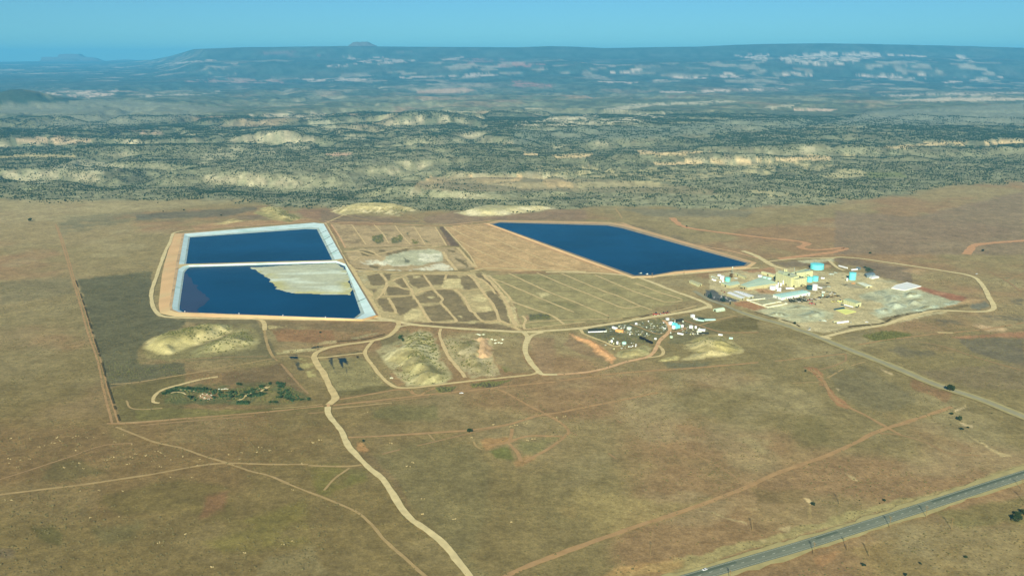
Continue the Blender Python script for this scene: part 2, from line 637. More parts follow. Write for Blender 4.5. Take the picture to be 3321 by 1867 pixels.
# plateau: fields, yards, scrapes
zone('U', [(-900, 500), (620, 505), (150, 556), (-900, 560)], (166, 152, 112), .75, 4)
zone('K', [(345, 190), (700, 165), (1085, 140), (1085, 215), (800, 205), (350, 300)], (120, 118, 92), .6, 6, (60, .3, .6))
zone('C', [(0, 108), (800, 60), (1190, 30), (1200, 60), (900, 130), (500, 140), (0, 165)], (112, 108, 88), .8, 3)
zone('C', [(560, 215), (800, 190), (1700, 150), (1880, 175), (900, 240), (600, 280)], (178, 140, 102), .7, 6)
zone('C', [(1000, 140), (1250, 95), (1350, 150), (1100, 165)], (140, 122, 95), .9, 3)
zone('C', [(1600, 70), (1900, 40), (2020, 120), (1800, 165), (1650, 130)], (150, 118, 92), .8, 6)
zone('D', [(0, 60), (200, 110), (600, 130), (1000, 180), (600, 190), (60, 190), (0, 180)], (138, 118, 92), .9, 4)
zone('D', [(1000, 130), (1300, 80), (1560, 130), (2000, 110), (2200, 60), (2576, 60), (2576, 165), (1650, 165), (1300, 205), (1000, 190)], (148, 124, 98), .85, 5)
zone('K', [(455, 550), (700, 525), (890, 505), (885, 640), (890, 720), (930, 780), (1085, 790), (1086, 830), (900, 890), (800, 960), (820, 1050), (1086, 1050), (1086, 1110), (640, 1180), (590, 1010), (520, 760)], (101, 98, 72), .93, 4)
zone('U', [(200, 700), (500, 820), (380, 905), (700, 905), (690, 870), (640, 800), (410, 800), (330, 900), (280, 960)], (108, 103, 74), .7, 5)
zone('K', [(0, 600), (430, 560), (470, 720), (540, 930), (600, 1180), (0, 1180)], (136, 122, 84), .6, 8, (130, .3, .7))
zone('K', [(0, 570), (415, 545), (430, 640), (0, 700)], (118, 112, 84), .5, 8)
zone('K', [(640, 1190), (1086, 1110), (1086, 1380), (720, 1390)], (112, 104, 64), .8, 6)
zone('I', [(0, 1040), (250, 1030), (1250, 1055), (1950, 1030), (1950, 1050), (900, 1110), (0, 1190)], (122, 114, 68), .9, 4)
zone('I', [(250, 880), (420, 800), (900, 790), (1560, 750), (1700, 850), (1850, 950), (1600, 1000), (1200, 1010), (900, 1000), (300, 980)], (96, 102, 66), .85, 5, (22, .3, .55))
zone('I', [(900, 680), (1500, 560), (1640, 700), (1750, 880), (1500, 780), (900, 800)], (124, 104, 74), .8, 6)
zone('I', [(1380, 180), (1600, 210), (2050, 230), (2090, 330), (1900, 370), (1500, 340)], (150, 115, 80), .92, 4)
zone('I', [(1300, 200), (1380, 130), (2450, 140), (2576, 220), (2200, 250), (1750, 190), (1450, 230)], (130, 112, 80), .8, 5)
zone('I', [(1360, 180), (1560, 185), (1600, 150), (1540, 195), (1400, 205)], (196, 180, 128), .8, 2)
zone('I', [(1900, 370), (2090, 320), (2090, 350), (1900, 385)], (196, 178, 130), .8, 2)
zone('J', [(440, 300), (720, 260), (740, 270), (480, 320)], (170, 158, 118), .8, 2)
zone('I', [(1480, 440), (1700, 420), (2000, 400), (2000, 420), (1650, 470), (1480, 480)], (196, 184, 135), .75, 2, (10, .38, .55))
zone('I', [(1580, 500), (1700, 490), (1840, 530), (1900, 700), (1800, 710), (1680, 560)], (186, 176, 118), .6, 3, (12, .42, .6))
zone('I', [(1600, 495), (1690, 492), (1700, 520), (1620, 525)], (20, 48, 60), .95, 1)
zone('I', [(1650, 560), (1700, 560), (1720, 600), (1760, 640), (1700, 640)], (50, 66, 66), .8, 1, (8, .35, .5))
zone('J', [(210, 520), (260, 515), (255, 580), (300, 690), (270, 640), (220, 560)], (40, 55, 62), .8, 1, (6, .3, .5))
zone('J', [(310, 515), (395, 515), (405, 560), (400, 690), (395, 580), (360, 560), (372, 640), (330, 580)], (24, 50, 66), .9, 1, (6, .2, .4))
zone('J', [(500, 495), (525, 490), (530, 520), (510, 522)], (34, 34, 40), .95, 1)
zone('J', [(290, 470), (560, 435), (575, 455), (320, 490)], (74, 76, 54), .7, 2, (10, .35, .55))
zone('J', [(100, 560), (560, 500), (800, 790), (300, 870)], (148, 140, 96), .6, 5)
zone('J', [(280, 850), (800, 800), (900, 850), (320, 930)], (112, 104, 66), .8, 4)
zone('J', [(740, 300), (900, 250), (1050, 230), (1060, 300), (980, 380), (760, 400)], (118, 118, 82), .6, 5)
zone('J', [(830, 680), (960, 670), (1040, 800), (930, 830)], (160, 130, 92), .8, 3)
zone('J', [(1330, 830), (1400, 820), (1560, 815), (1480, 870), (1370, 880)], (84, 88, 66), .9, 2)
zone('J', [(1680, 795), (1850, 760), (2120, 750), (1960, 810), (1720, 830)], (92, 92, 70), .9, 3)
zone('J', [(2010, 610), (2090, 600), (2120, 640), (2050, 670)], (116, 116, 64), .8, 2)
zone('J', [(1480, 250), (2230, 270), (2240, 520), (2380, 660), (2150, 690), (1960, 560), (1900, 330)], (152, 138, 98), .7, 5)
zone('J', [(2300, 320), (2576, 300), (2576, 680), (2440, 680)], (156, 130, 96), .8, 5)
zone('J', [(210, 520), (260, 515), (255, 580), (300, 690), (270, 640), (220, 560)], (44, 58, 64), .85, 1, (6, .25, .45))
zone('J', [(310, 515), (395, 515), (405, 560), (400, 690), (395, 580), (360, 560), (372, 640), (330, 580)], (22, 48, 64), .95, 1)
zone('J', [(500, 495), (525, 490), (530, 520), (510, 522)], (30, 32, 38), .95, 1)
zone('I', [(1600, 492), (1695, 490), (1700, 522), (1620, 527)], (18, 46, 58), .95, 1)
zone('I', [(660, 900), (740, 885), (820, 900), (810, 935), (740, 950), (670, 930)], (196, 160, 126), .8, 2)
zone('I', [(1250, 930), (1400, 850), (1480, 850), (1450, 950), (1330, 1000), (1180, 1000)], (136, 122, 78), .7, 3)
zone('J', [(1400, 300), (1700, 270), (1930, 310), (1930, 520), (2000, 700), (1700, 730), (1560, 620), (1440, 440)], (186, 174, 130), .75, 4, (22, .3, .5))
zone('J', [(700, 440), (1000, 300), (1160, 230), (1320, 260), (1380, 520), (1520, 720), (1360, 800), (1040, 815), (860, 660)], (184, 176, 132), .7, 5, (24, .28, .5))
zone('I', [(60, 420), (200, 290), (700, 180), (1200, 170), (1320, 300), (1250, 420), (800, 500), (380, 570), (120, 500)], (150, 140, 94), .7, 7, (30, .3, .55))
# tailings cells that have been covered
zone('D', [(110, 205), (1120, 225), (1225, 415), (240, 430)], (184, 160, 120), .95, 2)
for p in ([(130, 215), (330, 215), (420, 390), (250, 400)], [(500, 310), (590, 300), (600, 370), (530, 385)], [(420, 240), (560, 250), (720, 260), (700, 275), (520, 270)]):
    zone('D', p, (128, 112, 84), .6, 3, (18, .42, .6))
for p in ([(510, 310), (600, 300), (610, 370), (545, 385), (490, 350)], [(690, 340), (770, 300), (810, 350), (780, 375), (680, 385)], [(620, 290), (650, 290), (660, 320), (630, 320)], [(880, 350), (950, 355), (945, 395), (900, 390)], [(835, 280), (860, 275), (845, 330)], [(1010, 350), (1080, 385), (1020, 380)]):
    zone('D', p, (84, 94, 66), .85, 2, (10, .25, .5))
zone('D', [(1125, 245), (1150, 250), (1290, 410), (1225, 408)], (150, 126, 96), .9, 1)
zone('D', [(1150, 228), (1192, 226), (1350, 412), (1270, 412)], (112, 94, 76), .93, 1)
zone('D', [(1200, 230), (1400, 200), (1650, 185), (2600, 560), (2600, 668), (1520, 635), (1450, 500), (1340, 380)], (192, 160, 116), .95, 2)
zone('E', [(-60, 190), (60, 180), (700, 420), (1380, 655), (900, 640), (-60, 610)], (194, 163, 118), .95, 2)
zone('D', [(230, 470), (420, 440), (850, 430), (1180, 430), (1330, 440), (1500, 630), (700, 660), (330, 640)], (186, 164, 124), .95, 2)
for p in ([(520, 460), (600, 452), (640, 462), (590, 475)], [(380, 455), (440, 450), (540, 495), (470, 520), (390, 500)], [(640, 490), (700, 470), (840, 435), (850, 445), (770, 480), (650, 510)], [(440, 430), (700, 420), (720, 428), (480, 438)], [(1310, 530), (1400, 560), (1440, 630), (1330, 560)], [(1240, 455), (1300, 450), (1310, 480)], [(470, 590), (580, 600), (560, 630), (490, 620)], [(1440, 620), (1500, 625), (1480, 640)]):
    zone('D', p, (112, 100, 68), .85, 2, (12, .2, .45))
zone('D', [(600, 560), (640, 510), (760, 480), (860, 450), (1110, 445), (1170, 470), (1190, 510), (1180, 560), (1000, 590), (850, 600), (700, 605)], (190, 190, 158), .92, 2)
for p in ([(380, 560), (520, 540), (700, 560), (640, 600), (560, 590), (420, 590)], [(960, 490), (1170, 485), (1180, 530), (1100, 570), (940, 560)], [(840, 650), (1180, 575), (1260, 610), (1320, 650)], [(680, 595), (860, 600), (840, 610), (690, 608)], [(330, 640), (800, 645), (800, 655), (340, 655)]):
    zone('D', p, (228, 224, 198), .85, 2, (14, .3, .5))
zone('D', [(810, 520), (860, 545), (870, 580), (830, 580)], (88, 92, 78), .7, 2)
zone('D', [(340, 660), (1500, 665), (1560, 690), (1900, 1090), (1960, 1200), (700, 1140), (560, 1110), (440, 880)], (188, 170, 124), .95, 2)
for p in ([(450, 710), (560, 685), (600, 720), (640, 780), (540, 800), (480, 790)], [(600, 680), (680, 690), (670, 750), (640, 730)], [(700, 750), (800, 720), (880, 820), (780, 810)], [(830, 700), (1000, 690), (1080, 800), (940, 825), (880, 800)],
          [(1010, 690), (1210, 690), (1200, 790), (1080, 800)], [(1220, 690), (1330, 700), (1350, 730), (1230, 730)], [(1340, 730), (1440, 690), (1540, 820), (1400, 840), (1370, 780)], [(640, 810), (760, 810), (880, 845), (860, 885), (640, 890)],
          [(560, 920), (640, 915), (720, 1060), (620, 1060), (550, 950)], [(670, 920), (890, 895), (960, 1000), (860, 1060), (760, 1080)], [(920, 900), (1080, 835), (1180, 935), (1160, 970), (1060, 970), (960, 970)], [(990, 990), (1170, 975), (1300, 1130), (1080, 1145), (1020, 1070)],
          [(1110, 830), (1290, 840), (1400, 960), (1480, 1060), (1570, 1140), (1320, 1145), (1190, 970)], [(1490, 1060), (1690, 1040), (1730, 1130), (1590, 1145)], [(1600, 850), (1700, 840), (1830, 1080), (1840, 1170), (1750, 1130), (1660, 950)],
          [(1500, 680), (1570, 680), (1700, 800), (1640, 800)], [(470, 820), (560, 830), (520, 880)], [(650, 1150), (1500, 1160), (1850, 1190), (1850, 1225), (1000, 1185)]):
    zone('D', p, (122, 107, 78), .82, 2)
for p in ([(1200, 740), (1340, 735), (1380, 820), (1240, 830), (1180, 810)], [(900, 700), (990, 700), (950, 720), (890, 725)], [(1440, 930), (1560, 870), (1640, 940), (1560, 960)], [(820, 1060), (900, 1020), (980, 1040), (960, 1110), (800, 1140)], [(1420, 1140), (1520, 1130), (1500, 1175), (1420, 1170)], [(1320, 1090), (1380, 1090), (1370, 1110)], [(1040, 910), (1120, 910), (1100, 930)], [(1500, 1010), (1640, 1000), (1650, 1040)]):
    zone('D', p, (206, 190, 140), .85, 2, (20, .2, .45))
zone('D', [(370, 700), (460, 700), (470, 800), (440, 820)], (186, 178, 142), .8, 2, (12, .3, .6))
zone('D', [(1560, 670), (1640, 690), (1840, 920), (1910, 1090), (1900, 1180), (1850, 1150), (1720, 830)], (206, 190, 142), .85, 2, (16, .2, .42))
zone('E', [(60, 690), (250, 645), (1400, 660), (1480, 700), (2080, 930), (1900, 1010), (1300, 1080), (420, 1170), (340, 1010), (280, 900)], (158, 146, 102), .95, 2)
for p in ([(340, 660), (700, 680), (600, 720), (380, 710)], [(820, 820), (920, 810), (900, 840)], [(540, 920), (800, 900), (900, 960), (700, 970)], [(1180, 780), (1300, 790), (1280, 830)]):
    zone('E', p, (132, 126, 84), .6, 4)
zone('E', [(520, 830), (600, 820), (650, 845), (560, 870)], (200, 186, 138), .8, 2)
zone('E', [(445, 1028), (560, 1020), (640, 1030), (650, 1072), (450, 1080)], (100, 100, 76), .93, 1)
zone('E', [(410, 1030), (445, 1028), (450, 1080), (420, 1080)], (166, 138, 104), .8, 1)
zone('E', [(1640, 960), (1960, 900), (2060, 925), (1900, 1000), (1600, 1040), (1500, 1050)], (150, 130, 94), .7, 3)
zone('E', [(0, 1190), (950, 1170), (940, 1190), (600, 1210), (0, 1230)], (150, 140, 96), .7, 3)
zone('E', [(900, 1180), (1500, 1070), (1720, 1060), (1760, 1150), (1640, 1290), (1300, 1317), (1100, 1270)], (116, 114, 82), .92, 3, (12, .18, .45))
zone('E', [(1740, 1080), (2000, 1040), (2200, 1120), (2300, 1180), (2100, 1230), (1900, 1290), (1740, 1300)], (124, 118, 84), .9, 3, (12, .18, .45))
zone('E', [(2090, 1120), (2350, 1050), (2576, 1060), (2576, 1180), (2300, 1200)], (112, 102, 64), .85, 4)
zone('E', [(1000, 1150), (1420, 1080), (1480, 1130), (1200, 1230), (960, 1200)], (108, 108, 84), .9, 3, (9, .25, .5))
# the mill yard
zone('F', [(0, 360), (500, 295), (1080, 245), (1300, 260), (1700, 290), (2000, 330), (2600, 330), (3300, 560), (4000, 980), (2750, 1250), (1900, 1350), (1500, 1270), (1000, 1050), (500, 900), (0, 620)], (193, 179, 137), .95, 2)
zone('F', [(550, 290), (1090, 245), (1120, 330), (1080, 380), (870, 310), (700, 320)], (176, 134, 100), .9, 2)
zone('F', [(390, 835), (640, 805), (975, 912), (870, 960), (700, 955), (450, 880)], (166, 124, 88), .95, 2)
zone('F', [(720, 600), (1000, 590), (1100, 640), (1050, 690), (850, 670)], (178, 140, 104), .9, 3)
zone('F', [(640, 560), (480, 590), (330, 600), (700, 640)], (190, 158, 116), .9, 3)
zone('F', [(640, 690), (1000, 690), (1230, 780), (1300, 840), (1100, 790), (940, 760), (640, 780)], (160, 158, 136), .95, 2)
zone('F', [(1180, 800), (1300, 760), (1700, 690), (1760, 720), (1640, 800), (1330, 850)], (168, 160, 128), .8, 3)
zone('F', [(930, 770), (1130, 810), (1000, 870), (760, 800)], (172, 172, 138), .9, 2)
zone('F', [(-60, 620), (60, 620), (200, 690), (330, 740), (480, 785), (440, 820), (330, 835), (200, 810), (-60, 760)], (92, 98, 98), .95, 2)
zone('F', [(1100, 560), (1500, 560), (1800, 480), (2000, 540), (1900, 640), (1700, 640), (1500, 620), (1200, 640)], (150, 138, 110), .8, 4)
zone('F', [(1480, 130), (2100, 85), (2080, 140), (1950, 150), (1700, 170), (1500, 160)], (192, 186, 150), .95, 2)
zone('F', [(1050, 150), (1420, 125), (1680, 180), (1650, 220), (1300, 240), (1150, 200)], (136, 120, 96), .9, 3)
zone('F', [(1640, 200), (1900, 170), (2010, 150), (2090, 240), (1900, 300), (1640, 290)], (128, 106, 76), .9, 2)
zone('F', [(1910, 215), (2030, 200), (2030, 270), (1910, 280)], (190, 160, 118), .8, 2)
zone('F', [(2080, 110), (2200, 80), (3400, 250), (3400, 520), (2800, 380), (2500, 230), (2200, 200)], (134, 116, 92), .9, 4)
zone('Q', [(1830, 200), (1980, 190), (2120, 270), (2060, 320), (1860, 320)], (84, 92, 78), .85, 3)
zone('G', [(700, 480), (860, 440), (1200, 430), (1320, 470), (1800, 610), (1500, 690), (1150, 760), (760, 805), (640, 740), (830, 690), (780, 600), (500, 560), (540, 520)], (187, 186, 152), .95, 4)
for p in ([(840, 530), (1000, 520), (1040, 580), (900, 600), (830, 580)], [(820, 620), (960, 600), (1130, 650), (1060, 700), (940, 690)], [(1180, 690), (1480, 640), (1500, 680), (1230, 720)], [(700, 700), (880, 670), (930, 730), (800, 750)], [(1050, 490), (1300, 500), (1250, 560), (1080, 560)]):
    zone('G', p, (196, 204, 174), .6, 5)
for p in ([(500, 530), (680, 520), (740, 580), (620, 600)], [(860, 560), (1000, 600), (1300, 600), (1100, 640), (900, 640)], [(940, 720), (1200, 650), (1250, 700), (1000, 750)], [(720, 340), (960, 330), (1000, 370), (800, 350)]):
    zone('G', p, (160, 160, 134), .7, 5)
zone('G', [(250, 385), (430, 370), (680, 420), (640, 450), (400, 430)], (158, 150, 124), .85, 3)
zone('F', [(800, 960), (1000, 900), (1400, 850), (1700, 900), (2100, 1000), (2050, 1100), (1500, 1170), (1100, 1060)], (186, 184, 148), .9, 5)
for p in ([(900, 1030), (1150, 985), (1400, 1040), (1250, 1090)], [(1480, 1030), (1750, 960), (1960, 1000), (1900, 1080), (1600, 1110)], [(1200, 920), (1500, 880), (1700, 920), (1400, 950)]):
    zone('F', p, (194, 200, 166), .55, 5)
zone('G', [(1190, 445), (1290, 425), (1500, 460), (1720, 510), (1870, 555), (1800, 600), (1640, 580), (1400, 500)], (166, 116, 88), .92, 3)
zone('G', [(1440, 480), (1560, 480), (1620, 520), (1480, 520)], (192, 144, 110), .8, 2)
zone('G', [(1790, 600), (1880, 560), (1980, 565), (2060, 585), (1900, 620), (1500, 690)], (196, 164, 118), .85, 2)
zone('G', [(1920, 640), (2080, 600), (2120, 660), (1980, 710), (1900, 690)], (124, 122, 104), .9, 3)
zone('G', [(760, 805), (860, 790), (1500, 680), (1900, 640), (1880, 670), (1500, 715), (1150, 770), (860, 860)], (116, 102, 70), .8, 2)
zone('G', [(90, 1000), (400, 910), (760, 890), (400, 930)], (120, 104, 74), .8, 2)
zone('G', [(550, 1015), (700, 990), (830, 955), (1010, 970), (1190, 1015), (900, 1080), (740, 1090), (640, 1050)], (102, 104, 54), .92, 4)
zone('G', [(200, 970), (500, 960), (720, 930), (700, 980), (540, 1020), (600, 1100), (400, 1100)], (146, 132, 98), .6, 6, (25, .4, .6))
for p in ([(1380, 840), (1500, 800), (1620, 850), (1600, 900), (1450, 890)], [(2000, 760), (2300, 740), (2557, 800), (2557, 860), (2200, 840)], [(1500, 830), (1700, 820), (1900, 900), (1700, 930)], [(2230, 660), (2330, 640), (2420, 680), (2300, 720)], [(2380, 590), (2557, 560), (2557, 650)]):
    zone('G', p, (112, 104, 84), .75, 6, (25, .3, .55))
zone('G', [(1900, 885), (2000, 870), (2350, 940), (2300, 985), (2080, 970)], (204, 174, 134), .8, 4, (20, .25, .5))
zone('G', [(1060, 210), (1250, 190), (1400, 240), (1300, 280), (1150, 240)], (190, 158, 118), .7, 4, (20, .3, .6))
zone('O', [(1660, 330), (1900, 300), (2200, 280), (2600, 250), (2600, 310), (2100, 330), (1800, 345)], (170, 128, 94), .9, 4)
zone('O', [(1000, 380), (1600, 430), (1700, 560), (1200, 560), (950, 470)], (112, 104, 82), .7, 8, (30, .35, .6))
zone('O', [(1750, 350), (2486, 320), (2486, 640), (1900, 500)], (116, 108, 88), .8, 6)
zone('O', [(300, 700), (700, 640), (1100, 900), (1300, 1050), (900, 1150), (600, 1090), (400, 950)], (122, 114, 84), .6, 8)
zone('O', [(1200, 780), (1700, 950), (1600, 1050), (1250, 900)], (146, 114, 80), .8, 6)
for p in ([(1720, 1120), (1840, 1075), (1790, 1120), (1720, 1150)], [(1760, 1260), (1900, 1300), (1910, 1320), (1800, 1300)], [(380, 880), (450, 890), (390, 920)], [(850, 670), (1050, 740), (1000, 740)]):
    zone('O', p, (206, 184, 142), .8, 2)
zone('O', [(1290, 700), (2486, 600), (2486, 900), (2000, 900), (1500, 780)], (134, 118, 88), .7, 8)
zone('O', [(20, 660), (180, 670), (250, 790), (200, 870), (290, 880), (440, 1030), (550, 1110), (480, 1140), (380, 1090), (240, 870), (130, 730)], (170, 126, 90), .85, 4)
zone('U', [(2100, 530), (2300, 545), (2576, 480), (2576, 640), (2100, 640)], (144, 124, 98), .8, 6)
zone('U', [(1560, 525), (1900, 530), (1880, 545), (1640, 545)], (130, 124, 100), .7, 4)
zone('E', [(1330, 190), (1500, 200), (2000, 350), (2300, 440), (2200, 460), (1700, 310)], (130, 116, 90), .7, 4, (24, .3, .6))
zone('H', [(1340, 790), (1600, 770), (1950, 780), (1800, 860), (1400, 850)], (112, 110, 84), .8, 5)
zone('H', [(120, 410), (40, 560), (300, 700), (620, 760), (340, 560)], (146, 120, 90), .7, 6)
# the open range in front
zone('L', [(-600, 240), (900, 210), (960, 430), (0, 700), (-600, 800)], (132, 108, 72), .7, 20)
zone('L', [(430, 500), (640, 470), (900, 590), (560, 660), (350, 660)], (108, 98, 62), .7, 14)
zone('L', [(860, 760), (1400, 640), (1900, 700), (1950, 1000), (1500, 900), (1000, 980), (840, 860)], (120, 106, 64), .8, 20)
zone('L', [(1700, 800), (1900, 760), (1850, 900), (1650, 960)], (142, 108, 76), .8, 16)
zone('L', [(260, 1040), (420, 1030), (520, 1100), (480, 1200), (330, 1150)], (98, 92, 54), .8, 12)
zone('L', [(-100, 1230), (120, 1240), (120, 1300), (-100, 1320)], (112, 98, 74), .8, 10)
zone('L', [(2000, 980), (2554, 800), (2554, 1180), (1900, 1260), (1700, 1180)], (124, 114, 62), .7, 20, (40, .3, .65))
zone('L', [(2250, 1250), (2600, 1200), (2700, 1448), (2100, 1448)], (146, 132, 92), .7, 20)
zone('L', [(760, 1040), (1200, 1000), (1100, 1150), (820, 1180)], (110, 102, 66), .7, 16)
zone('M', [(0, 560), (260, 540), (480, 590), (500, 640), (150, 800), (80, 800)], (118, 112, 58), .7, 12, (30, .3, .6))
zone('M', [(320, 550), (480, 570), (490, 620), (330, 660)], (116, 114, 66), .5, 10)
zone('M', [(520, 90), (680, 40), (1050, 30), (1100, 150), (700, 180), (520, 150)], (112, 110, 70), .6, 14)
zone('M', [(510, 460), (900, 330), (1350, 340), (1500, 560), (1500, 900), (1350, 1300), (1500, 1448), (1350, 1448), (1000, 1050), (740, 700)], (128, 118, 80), .65, 26)
zone('M', [(1500, 400), (1660, 370), (1720, 470), (1560, 480)], (110, 112, 62), .85, 8)
zone('M', [(1730, 330), (2090, 300), (1880, 430), (1780, 440)], (120, 118, 74), .6, 10)
zone('M', [(1410, 330), (1630, 300), (1690, 330), (1640, 350), (1480, 390)], (168, 132, 88), .85, 6)
zone('M', [(1720, 490), (1800, 440), (1870, 460), (1800, 540), (1730, 530)], (160, 128, 86), .85, 5)
zone('M', [(390, 340), (430, 330), (500, 410), (460, 430), (400, 410)], (182, 140, 94), .8, 4)
zone('M', [(410, 430), (520, 440), (760, 700), (840, 900), (700, 700)], (136, 116, 82), .7, 8)
zone('M', [(1550, 560), (1900, 620), (2100, 560), (2554, 600), (2554, 1000), (2000, 1000), (1600, 800)], (134, 122, 82), .6, 20, (60, .35, .65))
zone('M', [(2060, 880), (2240, 860), (2230, 960), (2100, 950)], (152, 132, 86), .7, 12)
zone('N', [(-300, 560), (350, 640), (600, 610), (300, 760), (-100, 860)], (158, 140, 92), .7, 20)  # warm window glare painted into the ground colour as a pale patch
zone('N', [(560, 40), (1000, 280), (950, 340), (500, 120)], (162, 148, 106), .5, 10, (40, .3, .6))
zone('N', [(1130, 120), (1300, 100), (1350, 260), (1200, 300), (1100, 240)], (122, 112, 72), .5, 18)
zone('N', [(850, 560), (1200, 560), (1150, 660), (900, 640)], (132, 114, 76), .7, 12)
zone('N', [(1000, 850), (1700, 640), (2100, 560), (2576, 400), (2576, 425), (2050, 590), (1450, 760), (900, 930), (380, 1090), (60, 1106), (200, 1040)], (168, 156, 106), .8, 6)
zone('N', [(1250, 990), (1450, 950), (1300, 1060), (1260, 1040)], (172, 134, 92), .8, 6)
zone('N', [(1400, 930), (1900, 800), (2300, 780), (2576, 700), (2576, 1106), (1500, 1106)], (142, 122, 78), .7, 16, (50, .35, .65))
zone('N', [(2000, 720), (2576, 600), (2576, 760), (2200, 800)], (126, 122, 74), .6, 14)
zone('N', [(0, 1050), (250, 1010), (430, 1000), (300, 1106), (-100, 1106)], (178, 144, 94), .7, 10)
zone('N', [(1180, 620), (1220, 620), (1260, 660), (1220, 655)], (222, 196, 144), .9, 2)
zone('N', [(1215, 660), (1230, 660), (1240, 720), (1215, 735)], (176, 154, 104), .7, 2)
for p in ([(520, 690), (620, 710), (820, 770), (830, 785), (640, 725)], [(2190, 195), (2330, 270), (2500, 350), (2440, 350), (2280, 250)], [(2190, 145), (2250, 160), (2230, 165)], [(900, 870), (980, 880), (930, 885)], [(1000, 820), (1100, 800), (1090, 830)], [(1450, 460), (1540, 490), (1500, 490)]):
    zone('N', p, (198, 178, 130), .75, 3)


def paint(x, y, z, detail=True):
    """Soil colour and tree cover of any ground point, from the surveyed zones and world-space noise."""
    n1 = fbm(x, y, 420, 4, 1)
    n2 = fbm(x, y, 95, 4, 2)
    n3 = fbm(x, y, 30, 4, 4)
    n4 = fbm(x, y, 13, 3, 5)
    wx = 9 * (fbm(x, y, 22, 3, 60) - .5)
    wy = 26 * (fbm(x, y, 26, 3, 61) - .5)
    r = np.hypot(x, y)
    px, py = project(x, y, z)
    n = len(x)
    # open range base
    c = np.empty((n, 3))
    base = ALB((158, 140, 100))
    olive = ALB((139, 126, 85))
    redd = ALB((158, 127, 92))
    pale = ALB((174, 160, 120))
    m = (sstep(.38, .62, n1) * (.85 - .45 * sstep(1300, 2300, y)))[:, None]
    c[:] = base * (1 - m) + olive * m
    m = (sstep(.5, .68, fbm(x, y, 240, 4, 7)) * .8)[:, None]
    c = c * (1 - m) + redd * m
    m = (sstep(.55, .75, n2) * .35)[:, None]
    c = c * (1 - m) + pale * m
    lft = (sstep(1700, 900, y) * (.16 + .52 * sstep(200, -250, x)))[:, None]  # near ground browner towards the left, with lens dimming mixed into the colour
    c = c * (1 - lft) + ALB((120, 101, 60)) * lft
    c = c * (0.85 + 0.20 * n3 + 0.10 * n4)[:, None]
    # wooded country beyond the edge
    t = np.clip(x / np.maximum(y, 1), EDGE_T[0], EDGE_T[-1])
    ye = np.interp(t, EDGE_T, EDGE_Y) - 40 + 260 * (fbm(x, y, 380, 4, 9) - .5) + 200 * (fbm(x, y, 90, 3, 8) - .5)
    far = sstep(-60, 90, y - ye)
    wood = ALB((62, 80, 64))
    sage = ALB((148, 146, 114))
    bare = ALB((172, 164, 130))
    pink = ALB((176, 132, 104))
    f1 = fbm(x, y * .8, 520, 5, 30)
    f2 = ridged(x, y, 300, 4, 31)
    f3 = fbm(x, y, 1700, 3, 33)
    kw = [np.clip(1 - np.abs(np.log2(np.maximum(r, 1) / 3200.0) - q_), 0, 1) for q_ in range(4)]
    kw[0] = np.where(r < 3200, 1.0, kw[0])
    kw[3] = np.where(r > 25600, 1.0, kw[3])

    def multi(sc, octv, seed):
        return sum(kw[q_] * fbm(x, y, sc * 2 ** q_, octv, seed + 100 * q_) for q_ in range(4))
    f4 = multi(120, 4, 34)
    cf = np.empty((n, 3))
    cf[:] = sage
    f5 = multi(42, 3, 37)
    wamt = sstep(.40, .54, f1 * .42 + f4 * .22 + f3 * .22 + f5 * .14)
    fi = np.nonzero(y > 2300)[0]
    slope = np.zeros(n)
    dl = 14 + .006 * r[fi]
    slope[fi] = (H(x[fi], y[fi] + dl) - H(x[fi], y[fi] - dl)) / (2 * dl)
    mm = ((.25 + .75 * wamt) * (.34 + .36 * sstep(4200, 8000, r)))[:, None]
    cf = cf * (1 - mm) + wood * mm
    rim = sstep(.20, .42, slope + .22 * (f5 - .5)) * (1 - sstep(13000, 16000, r))
    bamt = np.clip(sstep(.66, .80, f2 * .6 + f4 * .4) * .6 + sstep(.13, .36, slope + .36 * (f5 - .5) + .2 * (f4 - .5)) * .6 * (1 - sstep(13000, 16000, r)), 0, 1) * (.25 + .75 * sstep(.44, .58, f5 * .6 + f4 * .4)) * (.42 + .45 * sstep(5200, 7500, r))
    cf = cf * (1 - .62 * bamt[:, None]) + bare * .62 * bamt[:, None]
    rr_ = (rim * sstep(.40, .58, f5 * .6 + multi(22, 3, 59) * .4) * .62)[:, None]
    cf = cf * (1 - rr_) + ALB((194, 182, 150)) * rr_
    pk = sstep(.55, .7, fbm(x, y, 800, 3, 36)) * sstep(5000, 9000, r) * .45 * (1 - wamt)
    cf = cf * (1 - pk[:, None]) + pink * pk[:, None]
    # far away the woods close up
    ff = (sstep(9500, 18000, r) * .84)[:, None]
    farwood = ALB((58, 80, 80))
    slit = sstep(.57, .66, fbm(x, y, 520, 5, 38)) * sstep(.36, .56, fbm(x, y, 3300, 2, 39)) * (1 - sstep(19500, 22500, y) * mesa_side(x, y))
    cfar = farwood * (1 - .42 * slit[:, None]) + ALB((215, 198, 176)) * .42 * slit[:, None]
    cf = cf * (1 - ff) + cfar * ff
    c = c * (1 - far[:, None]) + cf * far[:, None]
    dens = far * (0.34 + 0.66 * wamt) * (1 - .45 * bamt) * (1 - .45 * rim) * (.55 + .8 * sstep(.36, .60, multi(190, 3, 57)))
    spk = (.74 + .52 * sstep(.3, .7, multi(24, 3, 58)))
    c = c * (1 - far[:, None] + far[:, None] * spk[:, None])
    # surveyed zones
    pwx = FOC * wx / np.maximum(r, 300) * 1.0
    pwy = FOC * wy * (CAM_H / np.maximum(r, 300)) / np.maximum(r, 300)
    jx, jy = pwx * np.clip(r / 2000, .6, 3), pwy * np.clip(r / 2000, .6, 3)
